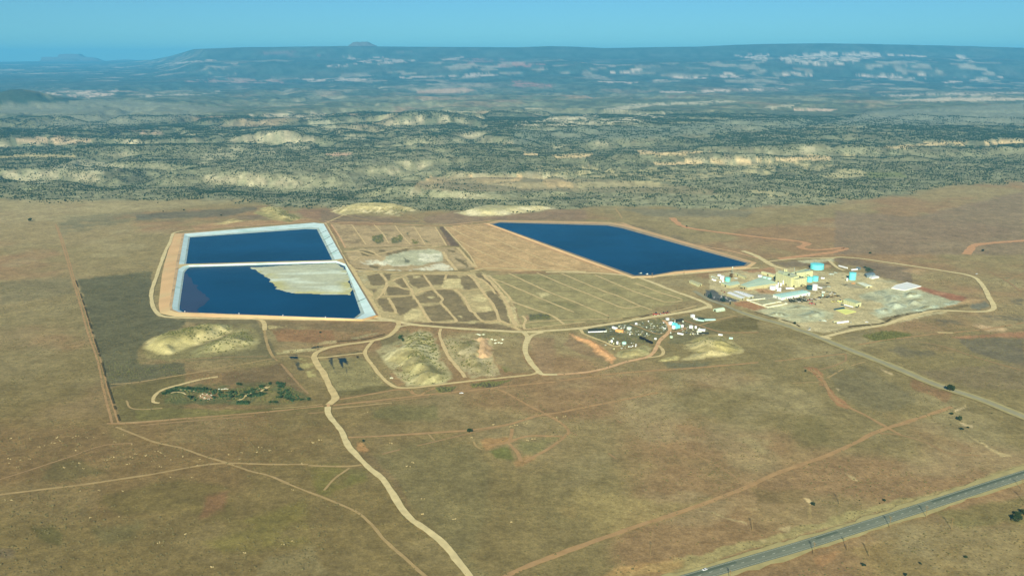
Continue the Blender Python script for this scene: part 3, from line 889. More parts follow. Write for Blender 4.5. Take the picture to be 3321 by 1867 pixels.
    for poly, col, mix, edge, patch in ZONES:
        lo, hi = poly.min(0), poly.max(0)
        pad = 14 + 2 * edge
        idx = np.nonzero((px > lo[0] - pad) & (px < hi[0] + pad) & (py > lo[1] - pad) & (py < hi[1] + pad) & (y > 200))[0]
        if len(idx) == 0:
            continue
        w = min(1.0, edge / 2.5)
        qx, qy = px[idx] + jx[idx] * w * 1.2, py[idx] + jy[idx] * w * 1.2
        ins = inside(qx, qy, poly)
        dd = poly_dist(qx, qy, poly) * np.where(ins, 1, -1)
        if edge > 2:
            a = sstep(-edge * .8, edge * .8, dd + edge * 1.1 * (n4[idx] - .5))
        else:
            a = sstep(-1.1, 1.1, dd + 3.0 * (n4[idx] - .5))
        a = a * mix
        if patch is not None:
            pn = fbm(x[idx], y[idx], patch[0] * (.55 if patch[0] > 100 else 1), 5, 70 + int(patch[0]), .62)
            a = a * sstep(patch[1], patch[2], pn)
        cc = col * (0.76 + 0.30 * n3[idx] + .18 * n4[idx])[:, None] * (0.90 + .20 * n2[idx])[:, None]
        c[idx] = c[idx] * (1 - a[:, None]) + cc * a[:, None]
        dens[idx] = dens[idx] * (1 - .78 * a)
    return np.clip(c, .004, .85), np.clip(dens, 0, 1), far


def mesa_side(x, y):
    return sstep(380, 560, far_u(x, y))


# ------------------------------------------------------------------ the ground sheet
def build_ground():
    a_in = np.radians(np.arange(-38.0, 38.001, 0.082))
    a_out = np.radians(np.concatenate([np.arange(42, 180, 6.0)]))
    ang = np.concatenate([a_in, a_out, -a_out[::-1]])
    dep = np.radians(np.arange(40.0, 4.3, -0.066))
    r1 = CAM_H / np.tan(dep)
    r2 = [r1[-1]]
    while r2[-1] < 46500:
        r2.append(r2[-1] * (1.0115 if r2[-1] < 16000 else 1.014))
    rad = np.concatenate([[60.0, 250.0], r1, np.array(r2[1:])])
    A, R = np.meshgrid(ang, rad)
    X, Y = (R * np.sin(A)).ravel(), (R * np.cos(A)).ravel()
    Z = H(X, Y)
    col, _, _ = paint(X, Y, Z)
    na, nr = len(ang), len(rad)
    i = np.arange(nr - 1)[:, None] * na
    j = np.arange(na)[None, :]
    j2 = (j + 1) % na
    q = np.stack([i + j, i + na + j, i + na + j2, i + j2], -1).reshape(-1, 4)[:, ::-1]
    V = np.stack([X, Y, Z], 1)
    me = big_mesh('ground', V, q)
    set_soil(me, col)
    o = link('ground', me, ground_mat('range_soil'), smooth=True)
    tag(o, kind='structure')
    # centre cap under the aircraft
    mb = MB()
    n = 48
    mb.v = [(60 * math.sin(2 * math.pi * k / n), 60 * math.cos(2 * math.pi * k / n), -0.02) for k in range(n)]
    mb.f = [tuple(range(n))[::-1]]
    cap = mb.mesh('ground')
    set_soil(cap, np.tile(ALB((130, 110, 72)), (n, 1)))
    tag(link('ground', cap, ground_mat('range_soil')), kind='structure')

    return float(Z.min())


GROUND_LOW = build_ground()

# far buttes on the skyline
def skyline_block(name, label, prof, dist, depth, c):
    """A butte: skyline profile (photo column, row) extruded at its true distance with sloping talus."""
    pts = []
    for (u, v) in prof:
        pts.append(((u - 1288) / 2330.0 * dist, CAM_H + (150 - v) * dist / 2330.0))
    z0 = min(p[1] for p in pts) - 60
    mb = MB()
    n = len(pts)
    for k, (dy, f) in enumerate(((-depth * 1.3, 0.0), (-depth * .45, .5), (-depth * .3, 1.0), (depth * .4, 1.0), (depth * 1.3, 0.0))):
        for (x, z) in pts:
            mb.v.append((x, dist + dy, z0 + (z - z0) * f))
    for k in range(4):
        for i in range(n - 1):
            mb.f.append((k * n + i, k * n + i + 1, (k + 1) * n + i + 1, (k + 1) * n + i))
    o = mb.build(name, pmat('butte_rock', c, 0.95, .2, .002))
    tag(o, label, None, None, 'structure')


skyline_block('hill', 'flat-topped butte standing alone on the far left skyline',
              [(100, 156), (108, 150), (110, 144.5), (118, 144), (150, 144), (153, 138), (172, 136.5), (202, 137), (207, 142), (214, 144.5), (238, 146), (248, 150), (262, 156)], 38500, 500, (84, 84, 84))
skyline_block('hill', 'low distant hill right of the lone butte', [(268, 156), (285, 152), (318, 150.5), (340, 152), (356, 156)], 39500, 500, (84, 84, 84))
skyline_block('hill', 'twin-topped knob on the rim of the long mesa',
              [(876, 121), (884, 114), (892, 109), (902, 107.5), (908, 109.5), (914, 107.5), (926, 107.5), (934, 112), (944, 116), (952, 121)], 25200, 500, (70, 82, 78))

# ------------------------------------------------------------------ haze
zmin, zmax = GROUND_LOW - 1.0, 940.0
hz = MB().box((0, 0, (zmin + zmax) / 2), (98000, 98000, zmax - zmin))
hm = bpy.data.materials.new('haze_air')
hm.use_nodes = True
hm.node_tree.nodes.clear()
ho = hm.node_tree.nodes.new('ShaderNodeOutputMaterial')
hv = hm.node_tree.nodes.new('ShaderNodeVolumePrincipled')
hv.inputs['Color'].default_value = (*HAZE_COLOR, 1)
hv.inputs['Density'].default_value = HAZE_DENSITY
hv.inputs['Anisotropy'].default_value = 0.0
hm.node_tree.links.new(hv.outputs[0], ho.inputs['Volume'])
tag(hz.build('haze', hm), kind='stuff')


# ------------------------------------------------------------------ strips: roads and tracks
STRIP_Z = [0.10]


def smooth_line(pts, step):
    """Catmull-Rom through the points, resampled every step metres."""
    P = [Vector((p[0], p[1])) for p in pts]
    P = [P[0] * 2 - P[1]] + P + [P[-1] * 2 - P[-2]]
    out = []
    for i in range(1, len(P) - 2):
        p0, p1, p2, p3 = P[i - 1], P[i], P[i + 1], P[i + 2]
        n = max(2, int((p2 - p1).length / step))
        for k in range(n):
            t = k / n
            t2, t3 = t * t, t * t * t
            out.append(0.5 * ((2 * p1) + (-p0 + p2) * t + (2 * p0 - 5 * p1 + 4 * p2 - p3) * t2 + (-p0 + 3 * p1 - 3 * p2 + p3) * t3))
    out.append(P[-2])
    return out


def strip_mat(name, c, var=.14, scale=.09, rough=.95):
    return pmat(name, c, rough, var, scale, spec=.08)


def strip(name, pts, width, mat, ragged=.18, step=7.0, ext=None, off=0.0, seed=0, gaps=None, kind='structure', straight=False):
    """A road or track as a thin raised sheet with uneven edges; gaps = (scale, cut) leaves worn pieces only."""
    pts = [Vector(p) for p in pts]
    if ext:
        pts = [pts[0] + (pts[0] - pts[1]).normalized() * ext[0]] + pts if ext[0] else pts
        pts = pts + [pts[-1] + (pts[-1] - pts[-2]).normalized() * ext[1]] if ext[1] else pts
    L = smooth_line(pts, step)
    STRIP_Z[0] += 0.006
    z = STRIP_Z[0]
    n = len(L)
    xs = np.array([p.x for p in L])
    ys = np.array([p.y for p in L])
    tx, ty = np.gradient(xs), np.gradient(ys)
    ln = np.hypot(tx, ty) + 1e-9
    nx, ny = -ty / ln, tx / ln
    sd = seed + int(abs(xs[0]) * 7 + abs(ys[0]) * 3) % 500
    wl_ = width / 2 * (1 + ragged * 2 * (fbm(xs, ys, 28, 3, sd) - .5) + ragged * (fbm(xs, ys, 9, 2, sd + 1) - .5))
    wr_ = width / 2 * (1 + ragged * 2 * (fbm(xs, ys, 28, 3, sd + 2) - .5) + ragged * (fbm(xs, ys, 9, 2, sd + 3) - .5))
    keep = np.ones(n - 1, bool)
    if gaps:
        keep = fbm(xs, ys, gaps[0], 3, sd + 5)[:-1] > gaps[1]
    V = np.empty((2 * n, 3))
    V[0::2] = np.stack([xs + nx * (off + wl_), ys + ny * (off + wl_), np.full(n, z)], 1)
    V[1::2] = np.stack([xs + nx * (off - wr_), ys + ny * (off - wr_), np.full(n, z)], 1)
    i = np.nonzero(keep)[0] * 2
    if len(i) == 0:
        return None
    q = np.stack([i, i + 1, i + 3, i + 2], 1)
    me = big_mesh(name, V, q)
    o = link(name, me, mat)
    return tag(o, kind=kind)


M_TAN = strip_mat('tan_dirt', (206, 184, 134))
M_TAN2 = strip_mat('pale_dirt', (212, 194, 146))
M_TRK = strip_mat('worn_track', (172, 147, 103))
M_RED = strip_mat('red_dirt', (172, 139, 98))
M_REDF = strip_mat('faint_red_dirt', (160, 132, 94))
M_REDB = strip_mat('bright_red_dirt', (196, 150, 110))
M_PINK = strip_mat('pink_dirt', (206, 168, 126))
M_LINE = strip_mat('berm_crest', (208, 184, 136))

# tracks across the open range
TR = [
    ('dirt_track', 'K', [(327, 230), (372, 370), (424, 550), (470, 700), (520, 880), (570, 1020), (608, 1200), (660, 1400)], 6, M_RED, None),
    ('dirt_track', 'K', [(340, 245), (388, 380), (440, 560), (492, 710), (545, 890), (592, 1030), (634, 1200), (695, 1395)], 5, M_RED, None),
    ('dirt_track', 'K', [(695, 1395), (860, 1385), (1086, 1368)], 6, M_TRK, None),
    ('dirt_track', 'I', [(-300, 1200), (0, 1195), (600, 1140), (1300, 1085), (1960, 1018)], 6, M_RED, None),
    ('dirt_track', 'I', [(0, 1225), (600, 1172), (1300, 1120), (1960, 1085)], 4, M_REDF, (40, .42)),
    ('dirt_track', 'I', [(-100, 960), (0, 1050), (500, 1025), (900, 1030), (1250, 1052), (1700, 1025), (1950, 1000)], 4, M_TRK, (50, .40)),
    ('dirt_track', 'I', [(-260, 790), (0, 770), (500, 690), (1000, 600), (1440, 520)], 5, M_TRK, (50, .32)),
    ('dirt_track', 'I', [(1340, 120), (1350, 250), (1365, 330), (1390, 420), (1440, 510)], 7, M_TRK, None),
    ('dirt_track', 'I', [(1440, 510), (1530, 590), (1650, 730), (1800, 890)], 5, M_REDF, (40, .36)),
    ('dirt_track', 'I', [(1430, 505), (1640, 495), (1800, 500), (1850, 520)], 5, M_TRK, None),
    ('dirt_track', 'I', [(250, 985), (185, 975), (205, 900), (300, 840), (500, 785), (680, 740), (860, 712)], 8, M_TAN, None),
    ('dirt_track', 'I', [(180, 575), (420, 540), (900, 510), (1380, 500)], 4, M_REDF, (50, .42)),
    ('dirt_track', 'K', [(0, 230), (160, 218), (400, 200), (800, 172), (1085, 145)], 6, M_TRK, None),
    ('dirt_track', 'J', [(285, 955), (500, 920), (700, 885), (900, 850), (1050, 850), (1100, 890), (1180, 905)], 6, M_RED, None),
    ('dirt_track', 'J', [(1180, 900), (1250, 860), (1330, 830)], 5, M_RED, None),
    ('dirt_track', 'J', [(255, 1012), (500, 985), (900, 940), (1250, 900), (1600, 865), (2000, 820), (2300, 790), (2576, 765)], 7, M_RED, None),
    ('dirt_track', 'J', [(600, 985), (900, 960), (1300, 915), (1700, 868), (1950, 845)], 4, M_REDF, (40, .35)),
    ('dirt_track', 'J', [(245, 1047), (500, 1022), (700, 1000), (870, 985)], 6, M_TRK, None),
    ('dirt_track', 'H', [(-20, 1022), (400, 970), (800, 920), (1300, 885), (1700, 860), (2100, 825), (2576, 785)], 7, M_RED, None),
    ('dirt_track', 'O', [(-300, 590), (0, 557), (250, 530), (480, 508)], 6, M_RED, None),
    ('dirt_track', 'J', [(1900, 840), (2010, 855), (2130, 915), (2280, 1000), (2480, 1100), (2600, 1160)], 6, M_RED, None),
    ('dirt_track', 'M', [(330, 302), (560, 292), (800, 278), (1100, 258), (1350, 240), (1650, 195), (1900, 122), (2100, 90), (2300, 50), (2554, 0), (2900, -70)], 7, M_RED, None),
    ('dirt_track', 'M', [(1960, 110), (2060, 160), (2130, 215), (2155, 260), (2090, 320), (1980, 400), (1860, 465), (1790, 505)], 6, M_RED, None),
    ('dirt_track', 'M', [(1660, 350), (1700, 390), (1740, 440), (1760, 500)], 6, M_RED, None),
    ('dirt_track', 'M', [(2100, 292), (1980, 290), (1850, 288), (1740, 310), (1640, 345), (1500, 370)], 7, M_RED, None),
    ('dirt_track', 'M', [(1690, 230), (1685, 270), (1670, 330)], 7, M_RED, None),
    ('dirt_track', 'M', [(610, 440), (800, 392), (1000, 348), (1200, 300), (1350, 262), (1600, 212)], 4, M_REDF, (50, .40)),
    ('dirt_track', 'M', [(990, 270), (1045, 325)], 4, M_TRK, None),
    ('dirt_track', 'M', [(1370, 335), (1390, 375), (1440, 400)], 4, M_TRK, None),
    ('dirt_track', 'M', [(2150, 250), (2300, 320), (2420, 390), (2554, 480)], 4, M_REDF, (50, .40)),
    ('dirt_track', 'L', [(-400, 830), (0, 775), (350, 733), (700, 690), (1000, 645), (1300, 600), (1550, 552), (1750, 522), (1950, 514), (2250, 525), (2554, 523)], 6, M_TRK, None),
    ('dirt_track', 'M', [(0, 534), (200, 540), (350, 540), (440, 528)], 6, M_TRK, None),
    ('dirt_track', 'L', [(960, 215), (1100, 270), (1280, 340), (1500, 390), (1700, 460), (1870, 510), (2070, 580), (2220, 615), (2400, 690)], 5, M_TRK, None),
    ('dirt_track', 'L', [(2400, 690), (2554, 752)], 4, M_TRK, (30, .42)),
    ('dirt_track', 'M', [(0, 752), (100, 790), (200, 830), (320, 880), (420, 930), (500, 1000), (570, 1075), (620, 1140), (700, 1215), (800, 1300), (900, 1390), (970, 1448), (1100, 1560)], 5, M_TRK, None),
    ('dirt_track', 'L', [(-200, 700), (0, 650), (300, 555), (600, 455), (850, 370), (1100, 350)], 4, M_REDF, (60, .43)),
    ('dirt_track', 'M', [(340, 555), (220, 640), (130, 740)], 4, M_TRK, (40, .36)),
    ('dirt_track', 'N', [(-1030, 1300), (-600, 1060), (0, 838), (300, 735), (600, 630), (800, 552), (1000, 462), (1300, 355), (1500, 268), (1640, 198), (1900, 112), (2120, 38)], 8, M_RED, None),
    ('dirt_track', 'O', [(490, 510), (480, 590), (300, 660), (170, 690)], 5, M_REDF, (30, .35)),
    ('dirt_track', 'O', [(700, 600), (500, 660), (330, 755), (250, 790)], 5, M_TRK, (30, .30)),
    ('dirt_track', 'O', [(120, 680), (180, 730), (240, 800), (280, 880), (330, 960), (400, 1040), (540, 1110), (750, 1215), (990, 1350), (1100, 1410)], 7, M_RED, None),
    ('dirt_track', 'O', [(-100, 835), (200, 822)], 4, M_TRK, (30, .3)),
    ('dirt_track', 'N', [(1640, 205), (1780, 212), (1950, 260), (2100, 330), (2300, 345)], 4, M_REDF, (40, .42)),
    ('dirt_track', 'N', [(0, 120), (250, 250), (450, 320), (620, 400), (820, 520)], 4, M_REDF, (50, .43)),
    ('dirt_track', 'O', [(640, 405), (1000, 345), (1300, 310), (1500, 285), (1700, 270), (2100, 225), (2486, 160)], 6, M_RED, (40, .28)),
    ('dirt_track', 'O', [(1300, 370), (1600, 430), (1900, 530), (2200, 620), (2486, 700)], 5, M_REDF, (40, .30)),
    ('dirt_track', 'O', [(1520, 270), (1700, 272)], 9, M_TAN, None),
    ('dirt_track', 'U', [(1690, 548), (1720, 570), (1790, 582), (1850, 590), (1930, 599), (2000, 606), (2030, 613), (2012, 622), (2050, 629), (2122, 624), (2100, 634), (2040, 642), (1960, 652)], 22, M_REDB, None),
    ('dirt_track', 'U', [(2432, 640), (2450, 618), (2500, 611), (2576, 605), (2700, 590)], 24, M_REDB, None),
    ('dirt_track', 'G', [(2130, 230), (2330, 340), (2480, 450), (2700, 640)], 6, M_REDF, (40, .3)),
    ('dirt_track', 'G', [(2557, 250), (2330, 350)], 6, M_REDF, (40, .3)),
    ('dirt_track', 'E', [(1245, 45), (1280, 90), (1310, 140)], 7, M_TRK, None),
    ('dirt_track', 'D', [(60, 185), (150, 145), (230, 110)], 7, M_TAN, None),
    ('dirt_track', 'I', [(1075, 965), (1140, 920), (1210, 875), (1280, 840), (1340, 825), (1400, 820)], 7, M_TAN, None),
    ('dirt_track', 'I', [(1280, 890), (1330, 850), (1390, 825)], 5, M_TAN, None),
    ('dirt_track', 'I', [(370, 885), (430, 872), (500, 885), (520, 900)], 4, M_TAN2, None),
    ('dirt_track', 'I', [(460, 850), (560, 855), (640, 870)], 4, M_TAN2, None),
    ('dirt_track', 'D', [(230, 115), (400, 150), (600, 190)], 6, M_TRK, None),
    ('dirt_track', 'D', [(700, 55), (850, 120), (1030, 190)], 6, M_TRK, (40, .32)),
]
for name, fr, pts, w, mat, gaps in TR:
    strip(name, WL(fr, pts), w * (.5 if fr == 'K' else .66 if fr in 'LMIJO' else .8), mat, .42, 5.0, None, 0, 3, gaps)

# crest lines and paths on the covered cells
CREST = [
    ('D', [(1260, 232), (1400, 310), (1560, 378), (1800, 480), (2100, 600), (2290, 655)], 5),
    ('D', [(1385, 212), (1700, 350), (2000, 480), (2260, 580), (2500, 655)], 5),
    ('D', [(1350, 368), (1500, 445), (1700, 530), (1860, 590), (2000, 640)], 5),
    ('D', [(1480, 515), (1560, 555), (1660, 600)], 4),
    ('D', [(1200, 228), (1330, 370), (1450, 505), (1520, 625)], 5),
    ('D', [(300, 205), (370, 300), (440, 400)], 4), ('D', [(520, 208), (600, 290), (660, 385)], 4), ('D', [(720, 215), (800, 320), (880, 405)], 4), ('D', [(905, 225), (960, 310), (1015, 400)], 4),
    ('D', [(1110, 228), (1170, 320), (1222, 410)], 5),
    ('E', [(60, 680), (250, 752), (550, 880), (860, 1008)], 5), ('E', [(260, 650), (600, 808), (900, 928), (1190, 1048)], 5),
    ('E', [(520, 645), (800, 765), (1000, 842), (1200, 925), (1340, 972), (1480, 955)], 5), ('E', [(750, 652), (1100, 798), (1290, 866), (1440, 935), (1590, 992)], 5),
    ('E', [(1060, 665), (1350, 788), (1600, 880), (1740, 916), (1870, 903)], 5), ('E', [(1430, 740), (1650, 822), (1800, 868), (1870, 893)], 5),
    ('E', [(280, 908), (480, 980), (620, 1025), (690, 1060), (770, 1120)], 6), ('E', [(400, 1165), (420, 1110), (700, 1085), (1180, 1072), (1500, 1050), (1800, 1000), (2000, 950)], 4),
    ('D', [(580, 680), (620, 720), (640, 765), (625, 830), (580, 900), (540, 930)], 7), ('D', [(700, 750), (780, 715), (860, 688)], 7), ('D', [(680, 700), (860, 690), (1100, 690), (1450, 695)], 6),
    ('D', [(800, 725), (850, 800), (885, 840), (905, 900), (945, 960), (1000, 1050), (1040, 1110), (1080, 1150), (1200, 1158), (1300, 1155), (1312, 1130), (1240, 1040), (1165, 965), (1185, 930), (1130, 870), (1090, 822), (1050, 765), (1000, 695)], 6),
    ('D', [(1310, 838), (1370, 895), (1415, 955), (1455, 1040), (1495, 1065), (1520, 1100), (1590, 1148), (1680, 1140), (1735, 1128)], 7),
    ('D', [(1430, 690), (1490, 740), (1545, 815), (1600, 890), (1645, 945), (1690, 1010), (1735, 1128), (1780, 1155), (1850, 1182)], 7),
    ('D', [(1450, 690), (1560, 740), (1640, 800), (1700, 880)], 7),
    ('D', [(560, 905), (750, 898), (900, 888), (1000, 850), (1200, 832), (1370, 832)], 6), ('D', [(1330, 850), (1450, 845), (1560, 832), (1640, 820)], 5), ('D', [(660, 800), (740, 805), (830, 835), (900, 845)], 6),
    ('D', [(620, 890), (630, 840), (660, 790)], 4), ('D', [(655, 920), (700, 985), (735, 1070)], 6), ('D', [(1222, 690), (1205, 740)], 6),
    ('D', [(340, 700), (420, 810), (500, 900)], 7), ('D', [(1570, 690), (1660, 770), (1760, 890), (1820, 1000), (1860, 1110), (1900, 1190)], 9), ('D', [(1640, 705), (1760, 830), (1860, 945)], 6),
    ('D', [(1880, 1200), (1940, 1235)], 8), ('D', [(1985, 1225), (1975, 1180), (1990, 1130), (1960, 1090)], 5), ('D', [(1990, 1225), (2200, 1195), (2500, 1160), (2576, 1150)], 4),
    ('D', [(230, 470), (380, 470), (500, 500), (620, 480), (780, 440), (1000, 425), (1180, 430), (1330, 430)], 8), ('D', [(410, 445), (520, 480), (560, 510), (600, 520)], 6),
    ('D', [(320, 560), (400, 520), (500, 520)], 6), ('D', [(1190, 470), (1230, 540), (1280, 600), (1320, 650)], 8),
    ('D', [(1330, 430), (1420, 530), (1500, 620)], 8),
    ('J', [(1385, 215), (1370, 270), (1395, 360), (1440, 460), (1480, 530), (1560, 620), (1640, 725)], 7),
]
for fr, pts, w in CREST:
    strip('dirt_path', WL(fr, pts), w * .8, M_LINE, .5, 4.0, None, 0, 4, None)

# graded roads
ROADS = [
    ('H', [(-250, 955), (0, 945), (200, 930), (400, 905), (620, 855), (850, 780), (1000, 748), (1130, 715), (1210, 650), (1245, 590), (1290, 500), (1390, 410), (1420, 350), (1395, 290), (1330, 235)], 8, M_PINK),
    ('H', [(1270, 570), (1315, 610), (1335, 655), (1310, 695), (1230, 715), (1130, 725)], 6, M_TAN),
    ('H', [(1440, 385), (1530, 380), (1620, 350), (1600, 330)], 6, M_RED), ('H', [(250, 350), (290, 410), (400, 460), (560, 520), (680, 575), (780, 575)], 6, M_TAN),
    ('H', [(900, 290), (1050, 340), (1150, 385), (1250, 415), (1340, 410)], 5, M_TRK), ('H', [(1600, 240), (1750, 290), (1900, 340), (2100, 395), (2300, 400), (2576, 395)], 5, M_RED), ('H', [(1800, 305), (2000, 250), (2200, 195), (2300, 185)], 6, M_TRK),
    ('J', [(670, 345), (625, 400), (590, 465), (620, 530), (680, 610), (740, 690), (810, 760), (880, 810), (940, 830), (1060, 832), (1200, 820), (1600, 772), (2000, 730), (2250, 705), (2350, 690), (2410, 660)], 7, M_TAN),
    ('J', [(600, 465), (480, 478), (350, 492), (200, 512), (80, 518)], 6, M_TAN),
    ('J', [(2240, 245), (2285, 300), (2272, 370), (2265, 450), (2300, 530), (2350, 600), (2400, 655), (2440, 690), (2520, 694), (2600, 694)], 10, M_TAN2),
    ('J', [(2450, 252), (2360, 275), (2310, 310), (2280, 370)], 8, M_TAN2),
    ('I', [(1240, 100), (1310, 125), (1345, 160), (1350, 230)], 9, M_TAN),
    ('C', [(475, 272), (375, 300), (345, 380), (300, 470), (250, 600), (200, 750), (160, 870), (165, 1000), (210, 1085), (300, 1128), (700, 1145), (1240, 1152), (1800, 1162), (2400, 1168), (2600, 1170)], 9, M_TAN2),
    ('C', [(2560, 195), (2300, 190), (2060, 183), (1900, 178), (1400, 205), (800, 245), (480, 270)], 8, M_PINK),
    ('D', [(30, 190), (110, 330), (215, 540), (300, 650), (400, 830), (490, 970), (560, 1115)], 17, M_TAN),
    ('D', [(100, 200), (180, 320), (240, 430)], 5, M_PINK),
    ('D', [(40, 187), (300, 193), (600, 200), (900, 210), (1100, 216), (1300, 205), (1450, 188), (1650, 168)], 9, M_PINK),
    ('D', [(310, 645), (500, 655), (700, 662), (1000, 668), (1400, 662), (1520, 648), (1620, 632), (1900, 640), (2200, 652), (2576, 664)], 11, M_TAN),
    ('E', [(600, 640), (900, 642), (1200, 656), (1420, 682), (1500, 702), (1800, 818), (2000, 890), (2110, 940), (2120, 975)], 12, M_TAN2),
    ('E', [(1430, 690), (1600, 680), (1800, 665), (2000, 645), (2300, 620), (2576, 598)], 11, M_TAN2),
    ('E', [(20, 185), (200, 250), (500, 368), (800, 480), (1100, 588), (1380, 680)], 7, M_PINK),
    ('D', [(530, 1108), (640, 1128), (750, 1150), (900, 1178), (1150, 1202), (1500, 1225), (1960, 1250), (2200, 1240), (2576, 1214)], 13, M_TAN2),
    ('E', [(900, 1168), (1200, 1120), (1500, 1070), (1800, 1025), (2000, 990), (2110, 960)], 14, M_TAN2),
    ('I', [(2350, 125), (2576, 128)], 14, M_TAN2),
    ('J', [(930, 130), (940, 180), (905, 240), (820, 300), (640, 345), (400, 378), (240, 405), (130, 440), (70, 480), (62, 530), (100, 600), (165, 690), (230, 830), (270, 900), (282, 945), (240, 985), (212, 1010)], 11, M_TAN),
    ('J', [(930, 200), (990, 185), (1060, 178)], 9, M_TAN2),
    ('J', [(212, 1000), (205, 1040)], 5, M_PINK),
    ('F', [(560, -30), (700, 20), (850, 90), (980, 170), (1100, 230), (1250, 270)], 16, M_TAN2), ('F', [(980, 150), (1200, 125), (1500, 100), (1800, 92), (2150, 80)], 9, M_TAN2),
    ('E', [(1240, 178), (1320, 186), (1450, 235), (1600, 285), (1800, 340), (2000, 390), (2300, 440), (2420, 470), (2576, 510)], 8, M_PINK),
    ('F', [(2010, 140), (2070, 190), (2150, 260), (2250, 300)], 9, M_TAN2),
    ('G', [(30, 72), (150, 68), (280, 58), (420, 64), (600, 82), (1000, 140), (1400, 200), (1700, 248), (1850, 275), (1960, 315), (2020, 370), (2080, 460), (2130, 560), (2175, 640), (2180, 690), (2130, 720), (2040, 730), (1900, 730), (1600, 718), (1450, 720), (1200, 770), (1020, 825), (880, 880), (700, 915), (500, 948), (300, 990), (100, 1045)], 11, M_TAN2),
]
for fr, pts, w, mat in ROADS:
    strip('dirt_road', WL(fr, pts), w * .86, mat, .28, 4.0, None, 0, 8)
strip('dirt_road', [W('J', (205, 1030))] + WL('M', [(163, 60), (165, 110), (210, 170), (265, 240), (300, 310), (340, 385), (390, 440), (480, 535), (560, 600), (625, 660), (690, 760), (770, 890), (850, 980), (930, 1035), (1000, 1085), (1130, 1195), (1240, 1330), (1330, 1448), (1420, 1580)]), 7.6, M_TAN2, .26, 4.0, None, 0, 9)

# dark ruts and ditch lines beside the tracks
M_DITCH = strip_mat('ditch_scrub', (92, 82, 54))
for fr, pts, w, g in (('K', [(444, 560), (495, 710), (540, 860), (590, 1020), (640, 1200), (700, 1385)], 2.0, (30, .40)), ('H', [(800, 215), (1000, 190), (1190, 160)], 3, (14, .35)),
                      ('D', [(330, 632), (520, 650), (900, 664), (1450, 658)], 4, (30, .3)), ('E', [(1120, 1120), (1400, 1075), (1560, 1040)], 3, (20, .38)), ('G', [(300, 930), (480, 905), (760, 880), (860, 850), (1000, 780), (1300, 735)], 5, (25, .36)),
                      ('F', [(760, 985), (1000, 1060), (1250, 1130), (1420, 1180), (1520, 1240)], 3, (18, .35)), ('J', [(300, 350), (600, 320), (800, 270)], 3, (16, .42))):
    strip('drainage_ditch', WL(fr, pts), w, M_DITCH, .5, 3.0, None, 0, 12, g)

# paved mill road and the highway
M_GRAVEL = strip_mat('gravel_verge', (170, 158, 110))
M_ASPH_OLD = strip_mat('old_asphalt', (156, 150, 122), .10, .05)
M_ASPH = strip_mat('highway_asphalt', (116, 122, 106), .08, .04)
M_ASPH_D = strip_mat('dark_lane', (92, 102, 88), .08, .04)
M_ASPH_L = strip_mat('pale_lane', (128, 132, 116), .07, .04)
M_PAINT = strip_mat('road_paint', (214, 216, 200), .1, .3)
mr_ = WL('F', [(-250, 640), (-100, 730), (0, 790), (250, 880), (500, 985), (800, 1085), (1200, 1190), (1560, 1312)]) + WL('O', [(60, 270), (230, 340), (500, 450), (1000, 645), (1500, 855), (2000, 1020), (2486, 1215)])
strip('road_verge', mr_[4:], 20, M_GRAVEL, .16, 6, (0, 400), 0, 3)
strip('road', mr_, 10, M_ASPH_OLD, .04, 6, (0, 400), 0, 3)
strip('dirt_road', WL('O', [(215, 312), (260, 328), (330, 345)]), 10, M_TAN2, .2, 4)
h0, h1 = W('N', (525, 1106)), W('N', (2576, 468))
hmid = W('N', (1330, 868))
strip('road_verge', [h0, hmid, h1], 25, M_GRAVEL, .35, 8, (500, 900), 0, 5)
strip('road', [h0, hmid, h1], 15.0, M_ASPH, .015, 8, (500, 900), 0, 5)
strip('road_lane', [h0, hmid, h1], 3.4, M_ASPH_D, .03, 8, (500, 900), 3.6, 6, (120, .36))
strip('road_lane', [h0, hmid, h1], 3.2, M_ASPH_L, .03, 8, (500, 900), -2.6, 7)
for off, w in ((5.9, .2), (-5.9, .2)):
    strip('road_marking', [h0, hmid, h1], w, M_PAINT, .0, 8, (500, 900), off, 8)
hd = (Vector(h1) - Vector(h0)).normalized()
hn = Vector((-hd.y, hd.x))
mb = MB()
mb.box((0, 0, 0), (3.6, .32, .01))
dash_me = mb.mesh('road_marking')
dash_me.materials.append(M_PAINT)
for k in range(-30, 60):
    q = Vector(h0) + hd * (k * 12.2)
    base = Vector(h0).lerp(Vector(h1), k * 12.2 / (Vector(h1) - Vector(h0)).length)
    o = bpy.data.objects.new('road_marking', dash_me)
    if 0 <= k * 12.2 <= (Vector(hmid) - Vector(h0)).length:
        d_ = (Vector(hmid) - Vector(h0)).normalized()
        q = Vector(h0) + d_ * (k * 12.2)
    elif k > 0:
        d_ = (Vector(h1) - Vector(hmid)).normalized()
        q = Vector(hmid) + d_ * (k * 12.2 - (Vector(hmid) - Vector(h0)).length)
    else:
        d_ = (Vector(hmid) - Vector(h0)).normalized()
    o.location = (q.x, q.y, STRIP_Z[0] + .03)
    o.rotation_euler = (0, 0, math.atan2(d_.y, d_.x))
    COL.objects.link(o)
    tag(o, None, None, 'broken centre line of the highway', 'structure')

